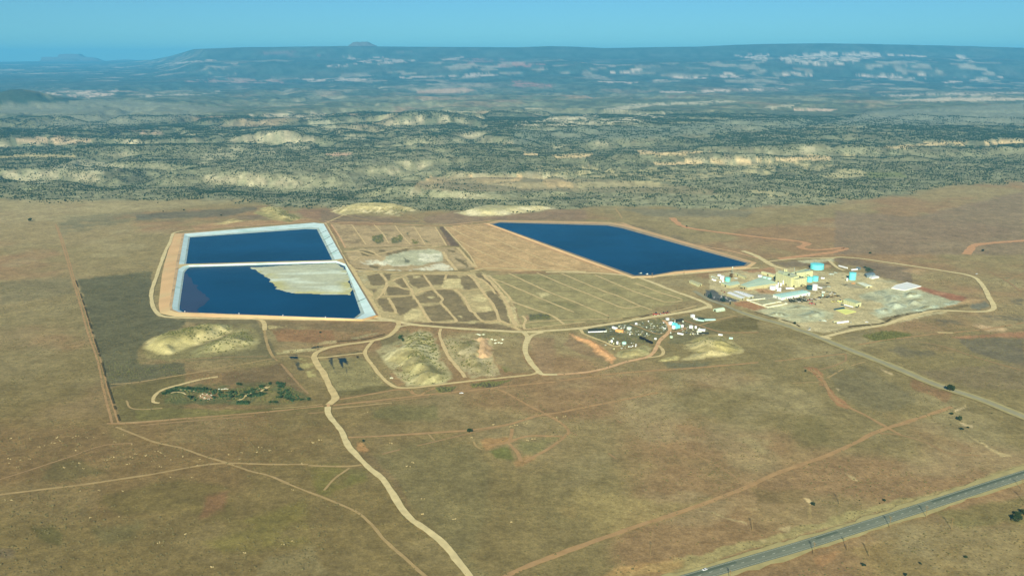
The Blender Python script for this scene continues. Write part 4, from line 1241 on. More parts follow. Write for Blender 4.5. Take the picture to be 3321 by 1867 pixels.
# ------------------------------------------------------------------ ponds
M_WATER = water_mat('pond_water', (0, 58, 92), 0.25, 0.25)
M_SHALLOW = water_mat('shallow_water', (52, 60, 84), 0.2, 0.2)
M_LINER = pmat('white_liner', (210, 238, 230), .5, .09, .05, stain=(184, 214, 206))
M_LINER_S = pmat('stained_liner', (172, 188, 182), .6, .12, .06, stain=(150, 150, 130))
M_RIB = pmat('liner_seam', (58, 74, 66), .7, .1, .1)
M_BANK = pmat('bank_earth', (208, 172, 128), .95, .10, .02, stain=(200, 176, 132), spec=.05)
M_BANK2 = pmat('bank_tan', (204, 184, 138), .95, .12, .03, stain=(188, 160, 118), spec=.05)


def ring(name, inner, zi, outer, zo, mat, t0=0.0, t1=1.0, parent=None, sub=10, jit=0.0):
    """Sloping band between two outlines of equal count (world points)."""
    n = len(inner)
    mb = MB()
    for i in range(n):
        i2 = (i + 1) % n
        m = sub
        for k in range(m):
            a, b = k / m, (k + 1) / m
            qs = []
            for tt, f in ((a, t0), (b, t0), (b, t1), (a, t1)):
                o_ = Vector(outer[i]).lerp(Vector(outer[i2]), tt)
                n_ = Vector(inner[i]).lerp(Vector(inner[i2]), tt)
                p = o_.lerp(n_, f)
                qs.append((p.x, p.y, zo + (zi - zo) * f))
            base = len(mb.v)
            mb.v += qs
            mb.f.append((base, base + 1, base + 2, base + 3))
    o = mb.build(name, mat, parent)
    return o


def sheet(name, poly, z, mat, parent=None, soil=None):
    mb = MB()
    mb.v = [(p[0], p[1], z) for p in poly]
    a = sum(poly[i][0] * poly[(i + 1) % len(poly)][1] - poly[(i + 1) % len(poly)][0] * poly[i][1] for i in range(len(poly)))
    mb.f = [tuple(range(len(poly))) if a > 0 else tuple(reversed(range(len(poly))))]
    return mb.build(name, mat, parent)


ZC, ZW = 4.2, 0.9
cA = [(485, 300), (1770, 190), (1870, 200), (2062, 546), (1950, 562), (430, 602)]
wA = [(540, 336), (1695, 254), (1803, 257), (1953, 556), (1940, 570), (500, 609)]
cB = [(520, 612), (2000, 570), (2090, 602), (2390, 1108), (2250, 1148), (430, 1078), (368, 1052), (362, 1020), (425, 652), (470, 624)]
wB = [(548, 630), (1990, 590), (2078, 622), (2238, 1085), (2170, 1140), (480, 1084), (436, 1056), (437, 1020), (486, 684), (518, 646)]
cAw, wAw = WL('C', cA, ZC), WL('C', wA, ZW)
cBw, wBw = WL('C', cB, ZC), WL('C', wB, ZW)
toe_c = [(430, 602), (485, 300), (1770, 190), (1870, 200), (2062, 546), (2090, 602), (2390, 1108), (2250, 1148), (430, 1078), (368, 1052), (362, 1020), (425, 652)]
toe_t = [(288, 590), (372, 300), (1772, 198), (1900, 206), (2085, 548), (2112, 606), (2424, 1116), (2270, 1168), (390, 1122), (242, 1090), (228, 1000), (262, 700)]
bank = ring('embankment', WL('C', toe_c, ZC), ZC, WL('C', toe_t, 0.0), 0.0, M_BANK)
tag(bank, 'pink earth embankment around the two lined ponds', None, None, 'structure')
sh_i = [tuple(Vector(a).lerp(Vector(b), .20)) for a, b in zip(WL('C', toe_c, ZC), WL('C', toe_t, 0.0))]
sh_o = WL('C', toe_c, ZC)
shd = ring('bank_shoulder', sh_i, ZC * .8 + .12, sh_o, ZC + .12, pmat('shoulder_earth', (186, 158, 122), .95, .2, .06, stain=(150, 128, 94)))
tag(shd, 'brown graded shoulder along the crest of the two lined ponds', None, None, 'structure')
dk = sheet('dike', WL('C', [(430, 602), (1950, 562), (2062, 546), (2090, 602), (2000, 570), (520, 612), (470, 624), (425, 652)], ZC), ZC, M_BANK2)
tag(dk, kind='structure')


def lined(crest, water, label, ribs):
    root = ring('pond_liner', water, ZW, crest, ZC, M_LINER, 0, .74)
    tag(root, label, None, None, 'structure')
    ring('stained_band', water, ZW, crest, ZC, M_LINER_S, .74, 1.04, root)
    for a, b in ribs:
        A_, B_ = W('C', a, ZC), W('C', b, ZW + .3)
        mb = MB()
        va, vb = Vector((A_[0], A_[1], ZC + .15)), Vector((B_[0], B_[1], ZW + .45))
        dd = (vb - va).normalized()
        sd = Vector((-dd.y, dd.x, 0)).normalized() * .8
        mb.v = [tuple(va - sd), tuple(va + sd), tuple(vb + sd), tuple(vb - sd)]
        mb.v += [tuple(Vector(p) - Vector((0, 0, .5))) for p in mb.v]
        mb.f = [(0, 1, 2, 3), (4, 7, 6, 5), (0, 4, 5, 1), (1, 5, 6, 2), (2, 6, 7, 3), (3, 7, 4, 0)]
        mb.build('liner_seam', M_RIB, root)
    return root


lined(cAw, wAw, 'white lined bank of the back left pond', [((1898, 268), (1828, 300)), ((1930, 328), (1866, 364)), ((1966, 392), (1890, 428)), ((2008, 462), (1926, 502))])
lined(cBw, wBw, 'white lined bank of the front left pond', [((2158, 718), (2128, 728)), ((2222, 816), (2166, 838)), ((2286, 940), (2202, 976))])
tag(sheet('pond_water', WL('C', wA, ZW), ZW + .02, M_WATER), 'deep blue water of the back left pond', None, None, 'structure')
tag(sheet('pond_water', WL('C', wB, ZW), ZW + .02, M_WATER), 'deep blue water of the front left pond beside the pale beach', None, None, 'structure')


def ragged(poly, amp, step, seed):
    out = []
    n = len(poly)
    for i in range(n):
        a, b = Vector(poly[i]), Vector(poly[(i + 1) % n])
        m = max(1, int((b - a).length / step))
        for k in range(m):
            p = a.lerp(b, k / m)
            e = amp * 2 * (float(fbm(np.array([p.x]), np.array([p.y]), 18, 3, seed)[0]) - .5)
            nn = Vector((-(b - a).y, (b - a).x)).normalized()
            out.append(tuple(p + nn * e))
    return out


sh_ = ragged(WL('C', [(486, 690), (545, 742), (590, 800), (640, 862), (725, 950), (690, 1012), (622, 1058), (640, 1084), (480, 1082), (438, 1050), (438, 1020)], ZW), 7, 12, 5)
tag(sheet('shallow_water', sh_, ZW + .06, M_SHALLOW), 'purple-grey shallow water at the front pond\'s left end', None, None, 'structure')


def beach():
    pl = np.array(ragged(WL('C', [(1130, 634), (1500, 612), (1990, 592), (2075, 630), (2125, 720), (2163, 880), (2140, 915), (2060, 905), (1950, 908), (1600, 893), (1450, 870), (1375, 850), (1388, 835), (1340, 780), (1330, 750), (1280, 725), (1235, 690), (1200, 668)], ZW), 6, 9, 6))
    x0, y0 = pl.min(0) - 4
    x1, y1 = pl.max(0) + 4
    st = 4.0
    xs, ys = np.arange(x0, x1, st), np.arange(y0, y1, st)
    X, Y = np.meshgrid(xs, ys)
    X, Y = X.ravel(), Y.ravel()
    ins = inside(X, Y, pl)
    dd = poly_dist(X, Y, pl)
    z = ZW - .3 + np.where(ins, np.minimum(dd * .03, .9) + .32, -dd * .05)
    c = np.tile(ALB((190, 192, 166)), (len(X), 1))
    nn = fbm(X * .5, Y * 1.6, 90, 4, 44)
    pale_, yel, gry = ALB((212, 220, 200)), ALB((190, 184, 122)), ALB((164, 168, 148))
    for m_, k_ in ((sstep(.48, .62, nn), pale_), (sstep(.62, .70, fbm(X * .4, Y * 1.8, 60, 4, 45)) * .8, gry), (sstep(34, 6, dd) * sstep(.32, .55, fbm(X, Y, 30, 3, 46)) * .85 * (Y < pl[:, 1].mean() + 60), yel)):
        c = c * (1 - m_[:, None]) + k_ * m_[:, None]
    gx = len(xs)
    i = np.arange(len(ys) - 1)[:, None] * gx
    j = np.arange(gx - 1)[None, :]
    q = np.stack([i + j, i + j + 1, i + gx + j + 1, i + gx + j], -1).reshape(-1, 4)
    q = q[ins[q].any(1)]
    me = big_mesh('tailings_beach', np.stack([X, Y, z], 1), q)
    set_soil(me, c)
    tag(link('tailings_beach', me, ground_mat('tailings_sand', .5), smooth=True), 'pale yellow-green beach of dried tailings in the front pond', None, None, 'structure')


beach()
ZE = 2.4
cE = [(75, 188), (175, 166), (1180, 190), (1320, 212), (2000, 405), (2510, 550), (2462, 582), (1800, 634), (1600, 670), (1410, 675), (1355, 656)]
wE = [(105, 192), (180, 176), (1172, 204), (1305, 228), (1990, 420), (2470, 552), (2440, 574), (1800, 625), (1600, 661), (1425, 665), (1385, 650)]
tE = [(40, 184), (168, 154), (1195, 172), (1345, 194), (2030, 392), (2560, 548), (2485, 602), (1800, 654), (1602, 688), (1400, 694), (1325, 668)]
tag(ring('embankment', WL('E', cE, ZE), ZE, WL('E', tE, 0), 0, M_BANK), 'low pink embankment around the big right pond', None, None, 'structure')
tag(ring('pond_bank', WL('E', wE, ZW), ZW, WL('E', cE, ZE), ZE, pmat('dark_bank', (150, 136, 112), .9, .15, .05)), kind='structure')
tag(sheet('pond_water', WL('E', wE, ZW), ZW + .02, M_WATER), 'wide blue water of the big right pond', None, None, 'structure')

# ------------------------------------------------------------------ spoil mounds
MOUND_GRIDS = []


def mound(label, fr, pts, h, slope, c, seed, c2=None, crest=None, rough=1.0, st=4.0, lump=.25, gully=.0):
    pl = np.array(WL(fr, pts))
    x0, y0 = pl.min(0) - 6
    x1, y1 = pl.max(0) + 6
    xs, ys = np.arange(x0, x1, st), np.arange(y0, y1, st)
    X, Y = np.meshgrid(xs, ys)
    X, Y = X.ravel(), Y.ravel()
    wx = X + 7 * (fbm(X, Y, 26, 3, seed) - .5) * 2
    wy = Y + 12 * (fbm(X, Y, 26, 3, seed + 1) - .5) * 2
    ins = inside(wx, wy, pl)
    dd = poly_dist(wx, wy, pl) * np.where(ins, 1, -1)
    lum = 1 + lump * 2 * (fbm(X, Y, 45, 4, seed + 2) - .5)
    z = h * sstep(0, slope, dd) * lum + rough * .8 * (fbm(X, Y, 9, 3, seed + 3) - .5) * sstep(0, slope * .4, dd)
    if gully:
        z = z - gully * ridged(X, Y * .35, 16, 2, seed + 9) ** 3 * sstep(0, slope * .3, dd) * sstep(slope * 1.3, slope * .5, dd)
    z = np.where(dd < 0, .06 + dd * .02, z + .06)
    gcol, _, _ = paint(X, Y, np.zeros_like(X))
    base = np.tile(ALB(c), (len(X), 1))
    v = fbm(X, Y, 24, 4, seed + 4)
    base = base * (.86 + .28 * v)[:, None]
    if c2 is not None:
        m_ = sstep(.42, .60, fbm(X, Y, 38, 4, seed + 5))[:, None] * .8
        base = base * (1 - m_) + ALB(c2) * m_
    if lump > .27:
        th = seed * .37
        rr = ridged(X * math.cos(th) + Y * math.sin(th), (Y * math.cos(th) - X * math.sin(th)) * .3, 17, 3, seed + 12)
        z = z + np.where(dd > 0, (rr - .6) * 3.2 * sstep(0, 10, dd), 0)
        m_ = (sstep(.74, .52, rr) * .70 * sstep(0, 10, dd))[:, None]
        base = base * (1 - m_) + ALB((132, 122, 82)) * m_
    if crest is not None:
        m_ = (sstep(slope * .5, slope * .8, dd) * (.62 + .38 * sstep(.38, .55, fbm(X, Y, 16, 3, seed + 6))))[:, None]
        base = base * (1 - m_) + ALB(crest) * m_
    m_ = (sstep(-5, min(9, slope * .3), dd + 9 * (fbm(X, Y, 14, 3, seed + 7) - .5)))[:, None]
    base = gcol * (1 - m_) + base * m_
    gx = len(xs)
    i = np.arange(len(ys) - 1)[:, None] * gx
    j = np.arange(gx - 1)[None, :]
    q = np.stack([i + j, i + j + 1, i + gx + j + 1, i + gx + j], -1).reshape(-1, 4)
    q = q[(dd > -5)[q].any(1)]
    me = big_mesh('spoil_mound', np.stack([X, Y, z], 1), q)
    set_soil(me, base)
    o = link('spoil_mound', me, ground_mat('mound_soil', .8), smooth=True)
    tag(o, label, None, None, 'structure')
    MOUND_GRIDS.append((xs, ys, z.reshape(len(ys), len(xs))))
    return pl


mound('broad pale yellow earth mound behind the covered cells', 'D', [(60, 80), (110, 45), (200, 20), (330, 0), (600, -10), (820, 10), (960, 50), (900, 80), (820, 70), (760, 130), (600, 90), (330, 105), (240, 120)], 12, 70, (208, 194, 150), 101, (190, 176, 124), (196, 182, 130), 1, 5, .3, 3)
mound('pale flat-topped earth mound left of the big pond\'s far corner', 'D', [(1290, 92), (1420, 60), (1500, 30), (1700, 30), (2200, 25), (2300, 50), (2150, 70), (1900, 100), (1760, 122), (1560, 125), (1400, 115)], 13, 60, (204, 194, 158), 111, (196, 184, 138), (168, 162, 122), 1, 5, .2, 3)
mound('small yellow-green earth mound behind the back left pond', 'C', [(1280, 130), (1180, 95), (1240, 40), (1400, 30), (1520, 75), (1640, 150), (1540, 190), (1370, 170)], 8, 50, (196, 182, 128), 121, (140, 134, 90), None, 1, 4, .3, 1)
mound('low tan earth mound at the far bank of the back left pond', 'C', [(770, 205), (860, 185), (980, 150), (1060, 175), (900, 205)], 4, 25, (200, 180, 128), 125, None, None, 1, 4, .3)
mound('shrub-topped yellow mound with a bare scraped nose left of the front pond road', 'I', [(85, 410), (130, 340), (200, 305), (420, 250), (700, 200), (980, 170), (1020, 230), (900, 300), (700, 370), (560, 410), (460, 450), (350, 500), (220, 480), (130, 440)], 14, 34, (206, 192, 138), 131, (172, 162, 112), (146, 138, 92), 1, 4, .25, 1.5)
mound('rough tan mound between the scraped nose mound and the access track', 'I', [(560, 470), (700, 380), (900, 300), (1010, 255), (1130, 210), (1280, 340), (1240, 390), (1000, 450), (800, 490), (620, 520)], 7, 40, (180, 170, 122), 141, (138, 134, 92), None, 1.6, 4, .45, 1)
mound('broad pale shrub-dotted mound in the middle front row', 'J', [(740, 470), (900, 430), (1010, 300), (1130, 250), (1260, 240), (1300, 330), (1340, 430), (1350, 560), (1450, 640), (1500, 720), (1380, 790), (1080, 810), (960, 750), (1040, 700), (900, 640), (780, 560)], 13, 42, (196, 186, 142), 151, (188, 178, 124), None, 2.0, 4, .35, 4)
mound('narrow gullied mound right of the shrub-dotted mound', 'J', [(1410, 360), (1470, 310), (1620, 330), (1700, 290), (1770, 320), (1890, 330), (1910, 500), (1960, 640), (1940, 720), (1700, 720), (1600, 640), (1560, 560), (1480, 470)], 6, 36, (190, 176, 136), 161, (170, 156, 110), None, 2.0, 4, .4, 3)
mound('pale pink graded pad on the narrow mound', 'J', [(1750, 320), (1880, 315), (1900, 520), (1740, 520)], 7, 12, (218, 182, 138), 165, (206, 170, 128), None, .6, 4, .08, 0)
mound('bare orange earth dike at the salvage yard\'s left edge', 'H', [(125, 405), (200, 440), (300, 470), (430, 520), (600, 630), (670, 720), (650, 790), (560, 730), (480, 650), (330, 560), (200, 470)], 6, 14, (222, 172, 122), 171, (210, 160, 112), None, 1, 3, .1, 1)
mound('yellow earth mound beside the orange dike', 'H', [(690, 700), (720, 650), (900, 620), (1100, 570), (1190, 590), (1150, 680), (1060, 710), (850, 720)], 6, 24, (200, 188, 136), 181, (172, 168, 112), None, 1, 4, .3, 1)
mound('large straw-coloured mound right of the salvage yard', 'H', [(1560, 750), (1700, 710), (1780, 680), (1560, 580), (1700, 500), (1900, 450), (2080, 430), (2260, 500), (2370, 600), (2350, 640), (2200, 690), (2000, 740), (1760, 765)], 9, 36, (198, 184, 134), 191, (180, 168, 108), None, 1, 4, .3, 1.5)
mound('low straw-coloured bank below the salvage yard road', 'H', [(1260, 770), (1320, 730), (1480, 690), (1540, 710), (1480, 750), (1340, 775)], 3, 14, (204, 190, 130), 195, None, None, 1, 3, .4)
# ore piles on the grey pad
ore = 0
for (fr, pts, h, c) in (('G', [(830, 540), (930, 515), (1020, 540), (1010, 590), (880, 600)], 5, (186, 192, 166)), ('G', [(830, 640), (920, 605), (1060, 620), (1120, 670), (1000, 700), (900, 680)], 5, (190, 198, 174)),
                        ('G', [(700, 715), (820, 675), (920, 700), (910, 745), (760, 755)], 4, (190, 198, 174)), ('G', [(1180, 695), (1330, 650), (1500, 640), (1490, 680), (1280, 725)], 4, (192, 204, 182)), ('G', [(1060, 500), (1180, 480), (1290, 510), (1220, 560), (1100, 560)], 5, (184, 192, 168)),
                        ('G', [(1080, 590), (1250, 570), (1420, 590), (1330, 640), (1150, 645)], 5, (182, 186, 162)), ('G', [(1560, 620), (1690, 595), (1790, 608), (1640, 645)], 4, (194, 206, 184)), ('G', [(720, 500), (830, 470), (880, 490), (800, 530)], 4, (180, 186, 160)),
                        ('F', [(900, 1040), (1100, 985), (1380, 1040), (1280, 1085), (1050, 1075)], 4, (188, 194, 166)), ('F', [(1480, 1050), (1700, 965), (1940, 1000), (1900, 1070), (1640, 1110)], 4, (188, 196, 168)), ('F', [(1250, 930), (1450, 880), (1650, 915), (1480, 960)], 4, (180, 182, 154))):
    pos = ['left of the brown gap on the grey pad', 'in the middle of the grey pad', 'at the front left edge of the grey pad', 'along the front edge of the grey pad', 'below the white slab', 'in the pad\'s right half', 'at the far right tip of the grey pad', 'at the back left of the grey pad', 'nearest the mill road', 'near the yellow slab', 'behind the roadside ore mound'][ore]
    mound('low grey-green ore mound ' + pos, fr, pts, h, 16, c, 300 + 7 * ore, (166, 168, 142), None, .6, 3, .3)
    ore += 1


def mound_z(x, y):
    """Height of the mounds at a point (0 on open ground)."""
    z = 0.0
    for xs, ys, g in MOUND_GRIDS:
        if xs[0] < x < xs[-1] and ys[0] < y < ys[-1]:
            i = min(len(xs) - 2, int((x - xs[0]) / (xs[1] - xs[0])))
            j = min(len(ys) - 2, int((y - ys[0]) / (ys[1] - ys[0])))
            z = max(z, float(min(g[j, i], g[j, i + 1], g[j + 1, i], g[j + 1, i + 1])))
    return z


# ------------------------------------------------------------------ materials of built things
YEL = pmat('yellow_siding', (208, 207, 162), .6, .05, .15, stain=(192, 190, 148))
YEL_S = pmat('siding_seam', (166, 163, 122), .7, .06, .2)
YROOF = pmat('grey_green_roof', (176, 186, 154), .7, .08, .08, stain=(150, 158, 130))
PGREEN = pmat('pale_green_roof', (190, 210, 184), .55, .04, .05, stain=(180, 200, 174))
CREAM = pmat('cream_wall', (184, 180, 140), .7, .06, .1)
WHITE = pmat('white_paint', (240, 244, 236), .45, .04, .2, stain=(226, 230, 220))
BLUEW = pmat('pale_blue_roof', (186, 224, 214), .5, .05, .06, stain=(168, 212, 208))
CYAN = pmat('cyan_tank_paint', (118, 224, 232), .4, .04, .1, stain=(110, 212, 226))
CYAN2 = pmat('turquoise_paint', (120, 210, 200), .45, .06, .2)
NAVYT = pmat('dark_teal_paint', (40, 84, 88), .5, .12, .3)
BLUEG = pmat('blue_grey_metal', (122, 140, 146), .5, .08, .15, stain=(104, 120, 130))
DARK = pmat('dark_metal', (52, 56, 46), .6, .3, .4)
DARKG = pmat('dark_green_metal', (56, 72, 62), .6, .25, .4)
BROWNM = pmat('brown_rust', (112, 92, 56), .8, .25, .4)
RUST = pmat('rust_red', (148, 84, 66), .7, .15, .4)
REDM = pmat('faded_red', (172, 84, 72), .6, .12, .4)
ORANGE = pmat('orange_tarp', (226, 168, 104), .7, .08, .3)
LEMON = pmat('lemon_cover', (230, 232, 140), .7, .05, .1, stain=(216, 216, 128))
GREYM = pmat('grey_metal', (160, 166, 150), .5, .12, .3)
SILVER = pmat('silver_metal', (200, 210, 198), .4, .10, .3)
GLASS = pmat('dark_glass', (46, 58, 62), .15, .1, .5, spec=.5)
TYRE = pmat('rubber', (30, 32, 30), .85, .1, 2)
POLEW = pmat('pole_wood', (132, 112, 74), .85, .15, 1.5)
CONC = pmat('pale_concrete', (226, 230, 206), .7, .06, .2, stain=(200, 202, 176))
SLAB = pmat('white_slab_cover', (238, 240, 230), .6, .04, .08, stain=(224, 228, 214))
TRUNK = pmat('juniper_bark', (84, 72, 52), .9, .2, 2)


def foliage_mat(name, c, var=.35, scale=.9):
    return pmat(name, c, .9, var, scale, spec=.05)


JUN = foliage_mat('juniper_leaves', (52, 66, 42))
JUN2 = foliage_mat('pinyon_needles', (44, 60, 46))
CONI = foliage_mat('conifer_needles', (40, 66, 62))
SHRUB = foliage_mat('green_shrub_leaves', (58, 80, 54))
SAGE = foliage_mat('sage_leaves', (112, 104, 70), .3, .8)


def rel(pts, o):
    return [(p[0] - o[0], p[1] - o[1]) for p in pts]


def centroid(pts):
    return (sum(p[0] for p in pts) / len(pts), sum(p[1] for p in pts) / len(pts))


def offset_poly(poly, d):
    c = centroid(poly)
    out = []
    for p in poly:
        v = Vector((p[0] - c[0], p[1] - c[1]))
        out.append((c[0] + p[0] * 0 + v.x * (1 + d / max(v.length, .1)), c[1] + v.y * (1 + d / max(v.length, .1))))
    return out


def ccw(poly):
    a = sum(poly[i][0] * poly[(i + 1) % len(poly)][1] - poly[(i + 1) % len(poly)][0] * poly[i][1] for i in range(len(poly)))
    return poly if a > 0 else list(reversed(poly))


def wall_fit(root, poly, h, seam_mat=None, seam=4.0, doors=(), windows=None, door_mat=None):
    """Seams, doors and windows on the walls of a footprint (local coordinates, counter-clockwise)."""
    poly = ccw(poly)
    n = len(poly)
    ribs = MB()
    for i in range(n):
        a, b = Vector(poly[i]), Vector(poly[(i + 1) % n])
        L = (b - a).length
        if L < 3:
            continue
        t = (b - a) / L
        nn = Vector((t.y, -t.x))
        ang = math.atan2(t.y, t.x)
        if seam_mat is not None:
            k = int(L / seam)
            for j in range(1, k):
                p = a + t * (L * j / k) + nn * .06
                ribs.box((p.x, p.y, h / 2), (.35, .16, h - .1), ang)
        if i in doors:
            for f in doors[i]:
                p = a + t * (L * f) + nn * .05
                dw, dh = min(3.6, L * .4), min(3.4, h * .75)
                MB().box((0, 0, dh / 2), (dw, .14, dh)).build('door', door_mat or DARK, root, (p.x, p.y, 0)).rotation_euler = (0, 0, ang)
        if windows and i in windows:
            k = windows[i]
            for j in range(k):
                p = a + t * (L * (j + .5) / k) + nn * .05
                w = MB().box((0, 0, 0), (1.5, .14, 1.1)).build('window', WHITE, root, (p.x, p.y, min(h * .6, 2.0)))
                w.rotation_euler = (0, 0, ang)
                MB().box((0, -.05, 0), (1.2, .12, .8)).build('pane', GLASS, w)
    if ribs.v:
        tag(ribs.build('wall_rib', seam_mat, root), kind='stuff')


def building(name, label, fr, roof_px, h, wall_m, roof_m, cat='building', seam_m=None, seam=4.0, doors={}, windows={}, ridge=0.0, over=.35, door_mat=None, vents=0, group=None):
    """A building from its surveyed roof outline: walls, overhanging roof, doors, windows, roof vents."""
    pts = WL(fr, roof_px, h)
    c = centroid(pts)
    loc = ccw(rel(pts, c))
    root = thing(name, label, cat, (c[0], c[1], 0.0), 0, group)
    MB().prism(loc, -.2, h - .02).build('wall', wall_m, root)
    ro = offset_poly(loc, over)
    if ridge > 0 and len(loc) == 4:
        e = [(Vector(ro[(i + 1) % 4]) - Vector(ro[i])).length for i in range(4)]
        r0 = 0 if e[0] + e[2] < e[1] + e[3] else 1      # short edges carry the gables
        m1 = (Vector(ro[r0]) + Vector(ro[(r0 + 1) % 4])) / 2
        m2 = (Vector(ro[(r0 + 2) % 4]) + Vector(ro[(r0 + 3) % 4])) / 2
        mb = MB()
        P = [ro[(r0 + k) % 4] for k in range(4)]
        mb.v = [(p[0], p[1], h) for p in P] + [(m1.x, m1.y, h + ridge), (m2.x, m2.y, h + ridge)] + [(p[0], p[1], h - .25) for p in P]
        mb.f = [(1, 2, 5, 4), (3, 0, 4, 5), (0, 1, 4), (2, 3, 5), (6, 9, 8, 7), (6, 7, 1, 0), (7, 8, 2, 1), (8, 9, 3, 2), (9, 6, 0, 3)]
        roof = mb.build('roof', roof_m, root)
    else:
        roof = MB().prism(ro, h, h + .35).build('roof', roof_m, root)
    rz = h + (ridge * .35 if ridge else .35)
    for k in range(vents):
        t = (k + .6) / (vents + .2)
        p = Vector(loc[0]).lerp(Vector(loc[1]), .5).lerp(Vector(loc[2]).lerp(Vector(loc[3]), .5), t) if len(loc) > 3 else Vector((0, 0))
        p = p + Vector((random.uniform(-2, 2), random.uniform(-2, 2)))
        MB().lathe((p.x, p.y, rz - .1), [(.45, 0), (.45, .9), (.7, .95), (.7, 1.2), (.1, 1.4)], 10).build('vent', GREYM, roof)
    wall_fit(root, loc, h, seam_m, seam, doors, windows, door_mat)
    return root


def tank(name, label, pos, r, h, mat, dome=.12, rails=True, group=None, ladder=True, base=True, cat='tank'):
    root = thing(name, label, cat, (pos[0], pos[1], 0), 0, group)
    shell = MB().lathe((0, 0, 0), [(r, -.1), (r, h)], 40).build('shell', mat, root)
    MB().lathe((0, 0, h), [(r * 1.012, -.02), (r * 1.012, .12), (r * .7, dome * r * .5 + .1), (r * .35, dome * r * .85 + .1), (.1, dome * r + .1)], 40).build('roof', mat, root)
    for zz in (h * .33, h * .66):
        if h > 6:
            MB().lathe((0, 0, zz), [(r + .02, -.08), (r + .08, -.08), (r + .08, .08), (r + .02, .08)], 40).build('hoop', mat, shell)
    if base:
        MB().lathe((0, 0, 0), [(r + .5, -.1), (r + .5, .15), (r + .02, .18)], 40).build('base_ring', GREYM, root)
    if ladder:
        lb = MB()
        a = math.radians(-60)
        px_, py_ = (r + .25) * math.cos(a), (r + .25) * math.sin(a)
        lb.box((px_, py_, h / 2), (.12, .7, h), a)
        for k in range(int(h / .8)):
            lb.box((px_ + .1 * math.cos(a), py_ + .1 * math.sin(a), .5 + k * .8), (.08, .9, .08), a)
        lb.build('ladder', GREYM, root)
    if rails:
        rb = MB()
        for k in range(24):
            a = 2 * math.pi * k / 24
            a2 = 2 * math.pi * (k + 1) / 24
            p, q = (r * .98 * math.cos(a), r * .98 * math.sin(a)), (r * .98 * math.cos(a2), r * .98 * math.sin(a2))
            rb.tube((p[0], p[1], h + .1), (p[0], p[1], h + 1.1), .05, 4)
            rb.tube((p[0], p[1], h + 1.1), (q[0], q[1], h + 1.1), .05, 4)
        rb.build('railing', mat, root)
    return root


def seen(fr, p, z=0.0):
    a = W(fr, p, z)
    return (a[0], a[1])


# ------------------------------------------------------------------ the mill
def mill():
    b1 = WL('P', [(555, 362), (965, 503), (1180, 452), (760, 308)], 19.5)
    b2 = WL('P', [(962, 524), (1090, 558), (1392, 506), (1262, 470)], 16.0)
    b3 = WL('P', [(1110, 384), (1550, 326), (1350, 264), (1068, 348)], 16.5)
    c = centroid(b1)
    root = thing('mill_building', 'large pale yellow mill building of three flat-roofed blocks', 'mill building', (c[0], c[1], 0))
    for poly, h, sd in ((b1, 19.5, 5.5), (b2, 16.0, 5.0), (b3, 16.5, 5.0)):
        loc = ccw(rel(poly, c))
        MB().prism(loc, -.2, h).build('wall', YEL, root)
        ro = offset_poly(loc, -.4)
        rf = MB().prism(ro, h, h + .25).build('roof', YROOF, root)
        # parapet cap
        pb = MB()
        for i in range(len(loc)):
            a, b = Vector(loc[i]), Vector(loc[(i + 1) % len(loc)])
            m_, L = (a + b) / 2, (b - a).length
            pb.box((m_.x, m_.y, h + .35), (L, .35, .7), math.atan2((b - a).y, (b - a).x))
        pb.build('parapet', YEL, rf)
        wall_fit(root, loc, h, YEL_S, sd, {0: (.2, .7), 1: (.5,), 3: (.3,)})
    def roof_box(px, z, s, mat, nm='roof_duct', rz=.6):
        p = W('P', px, z)
        MB().box((0, 0, s[2] / 2), s, 0).build(nm, mat, root, (p[0] - c[0], p[1] - c[1], z + .2)).rotation_euler = (0, 0, rz)
    roof_box((820, 400), 19.5, (9, 7, 2.2), YROOF, 'penthouse')
    roof_box((990, 430), 19.5, (7, 9, 2.6), GREYM, 'penthouse')
    roof_box((700, 350), 19.5, (5, 14, 1.6), GREYM)
    roof_box((900, 440), 19.5, (2.2, 3, 3), DARK)
    roof_box((1010, 380), 19.5, (8, 2.2, 2), YROOF, 'roof_duct', .3)
    roof_box((1130, 470), 17.0, (9, 2, 2), YEL, 'roof_duct', .45)
    roof_box((1180, 490), 16.0, (4, 5, 2.4), DARK, 'roof_fan')
    roof_box((1260, 500), 16.0, (2.5, 2.5, 1.6), DARKG, 'roof_fan')
    roof_box((1400, 300), 16.5, (14, 3, 1.2), BLUEG)
    for q in ((785, 330), (838, 333)):
        p = W('P', q, 19.5)
        MB().lathe((0, 0, 0), [(2.0, 0), (2.0, 4.6), (1.4, 5.3), (.3, 5.6)], 16).build('hopper', CREAM, root, (p[0] - c[0], p[1] - c[1], 19.6))
    p = W('P', (1045, 350), 19.5)
    sk = MB().lathe((0, 0, 0), [(.7, 0), (.6, 9), (.75, 9.1), (.75, 9.4)], 12).build('stack', GREYM, root, (p[0] - c[0], p[1] - c[1], 19.6))
    p0, p1 = W('P', (1400, 440), 12), W('P', (1300, 700), 1)
    cb = MB()
    q0 = W('P', (1380, 420), 14.0)
    q1 = W('P', (1470, 452), 9.5)
    cb.tube((q0[0] - c[0], q0[1] - c[1], 14), (q1[0] - c[0], q1[1] - c[1], 9.5), .8, 6)
    cb.build('duct', BROWNM, root)
    q0, q1 = W('P', (1250, 690), 5.0), W('P', (1400, 735), 4.0)
    cb = MB().tube((q0[0] - c[0], q0[1] - c[1], 6), (q1[0] - c[0], q1[1] - c[1], 3.5), .7, 6)
    for f in (.1, .5, .9):
        x, y = q0[0] + (q1[0] - q0[0]) * f - c[0], q0[1] + (q1[1] - q0[1]) * f - c[1]
        cb.box((x, y, (6 - 2.5 * f) / 2), (.4, .4, 6 - 2.5 * f))
    cb.build('conveyor', BROWNM, root)


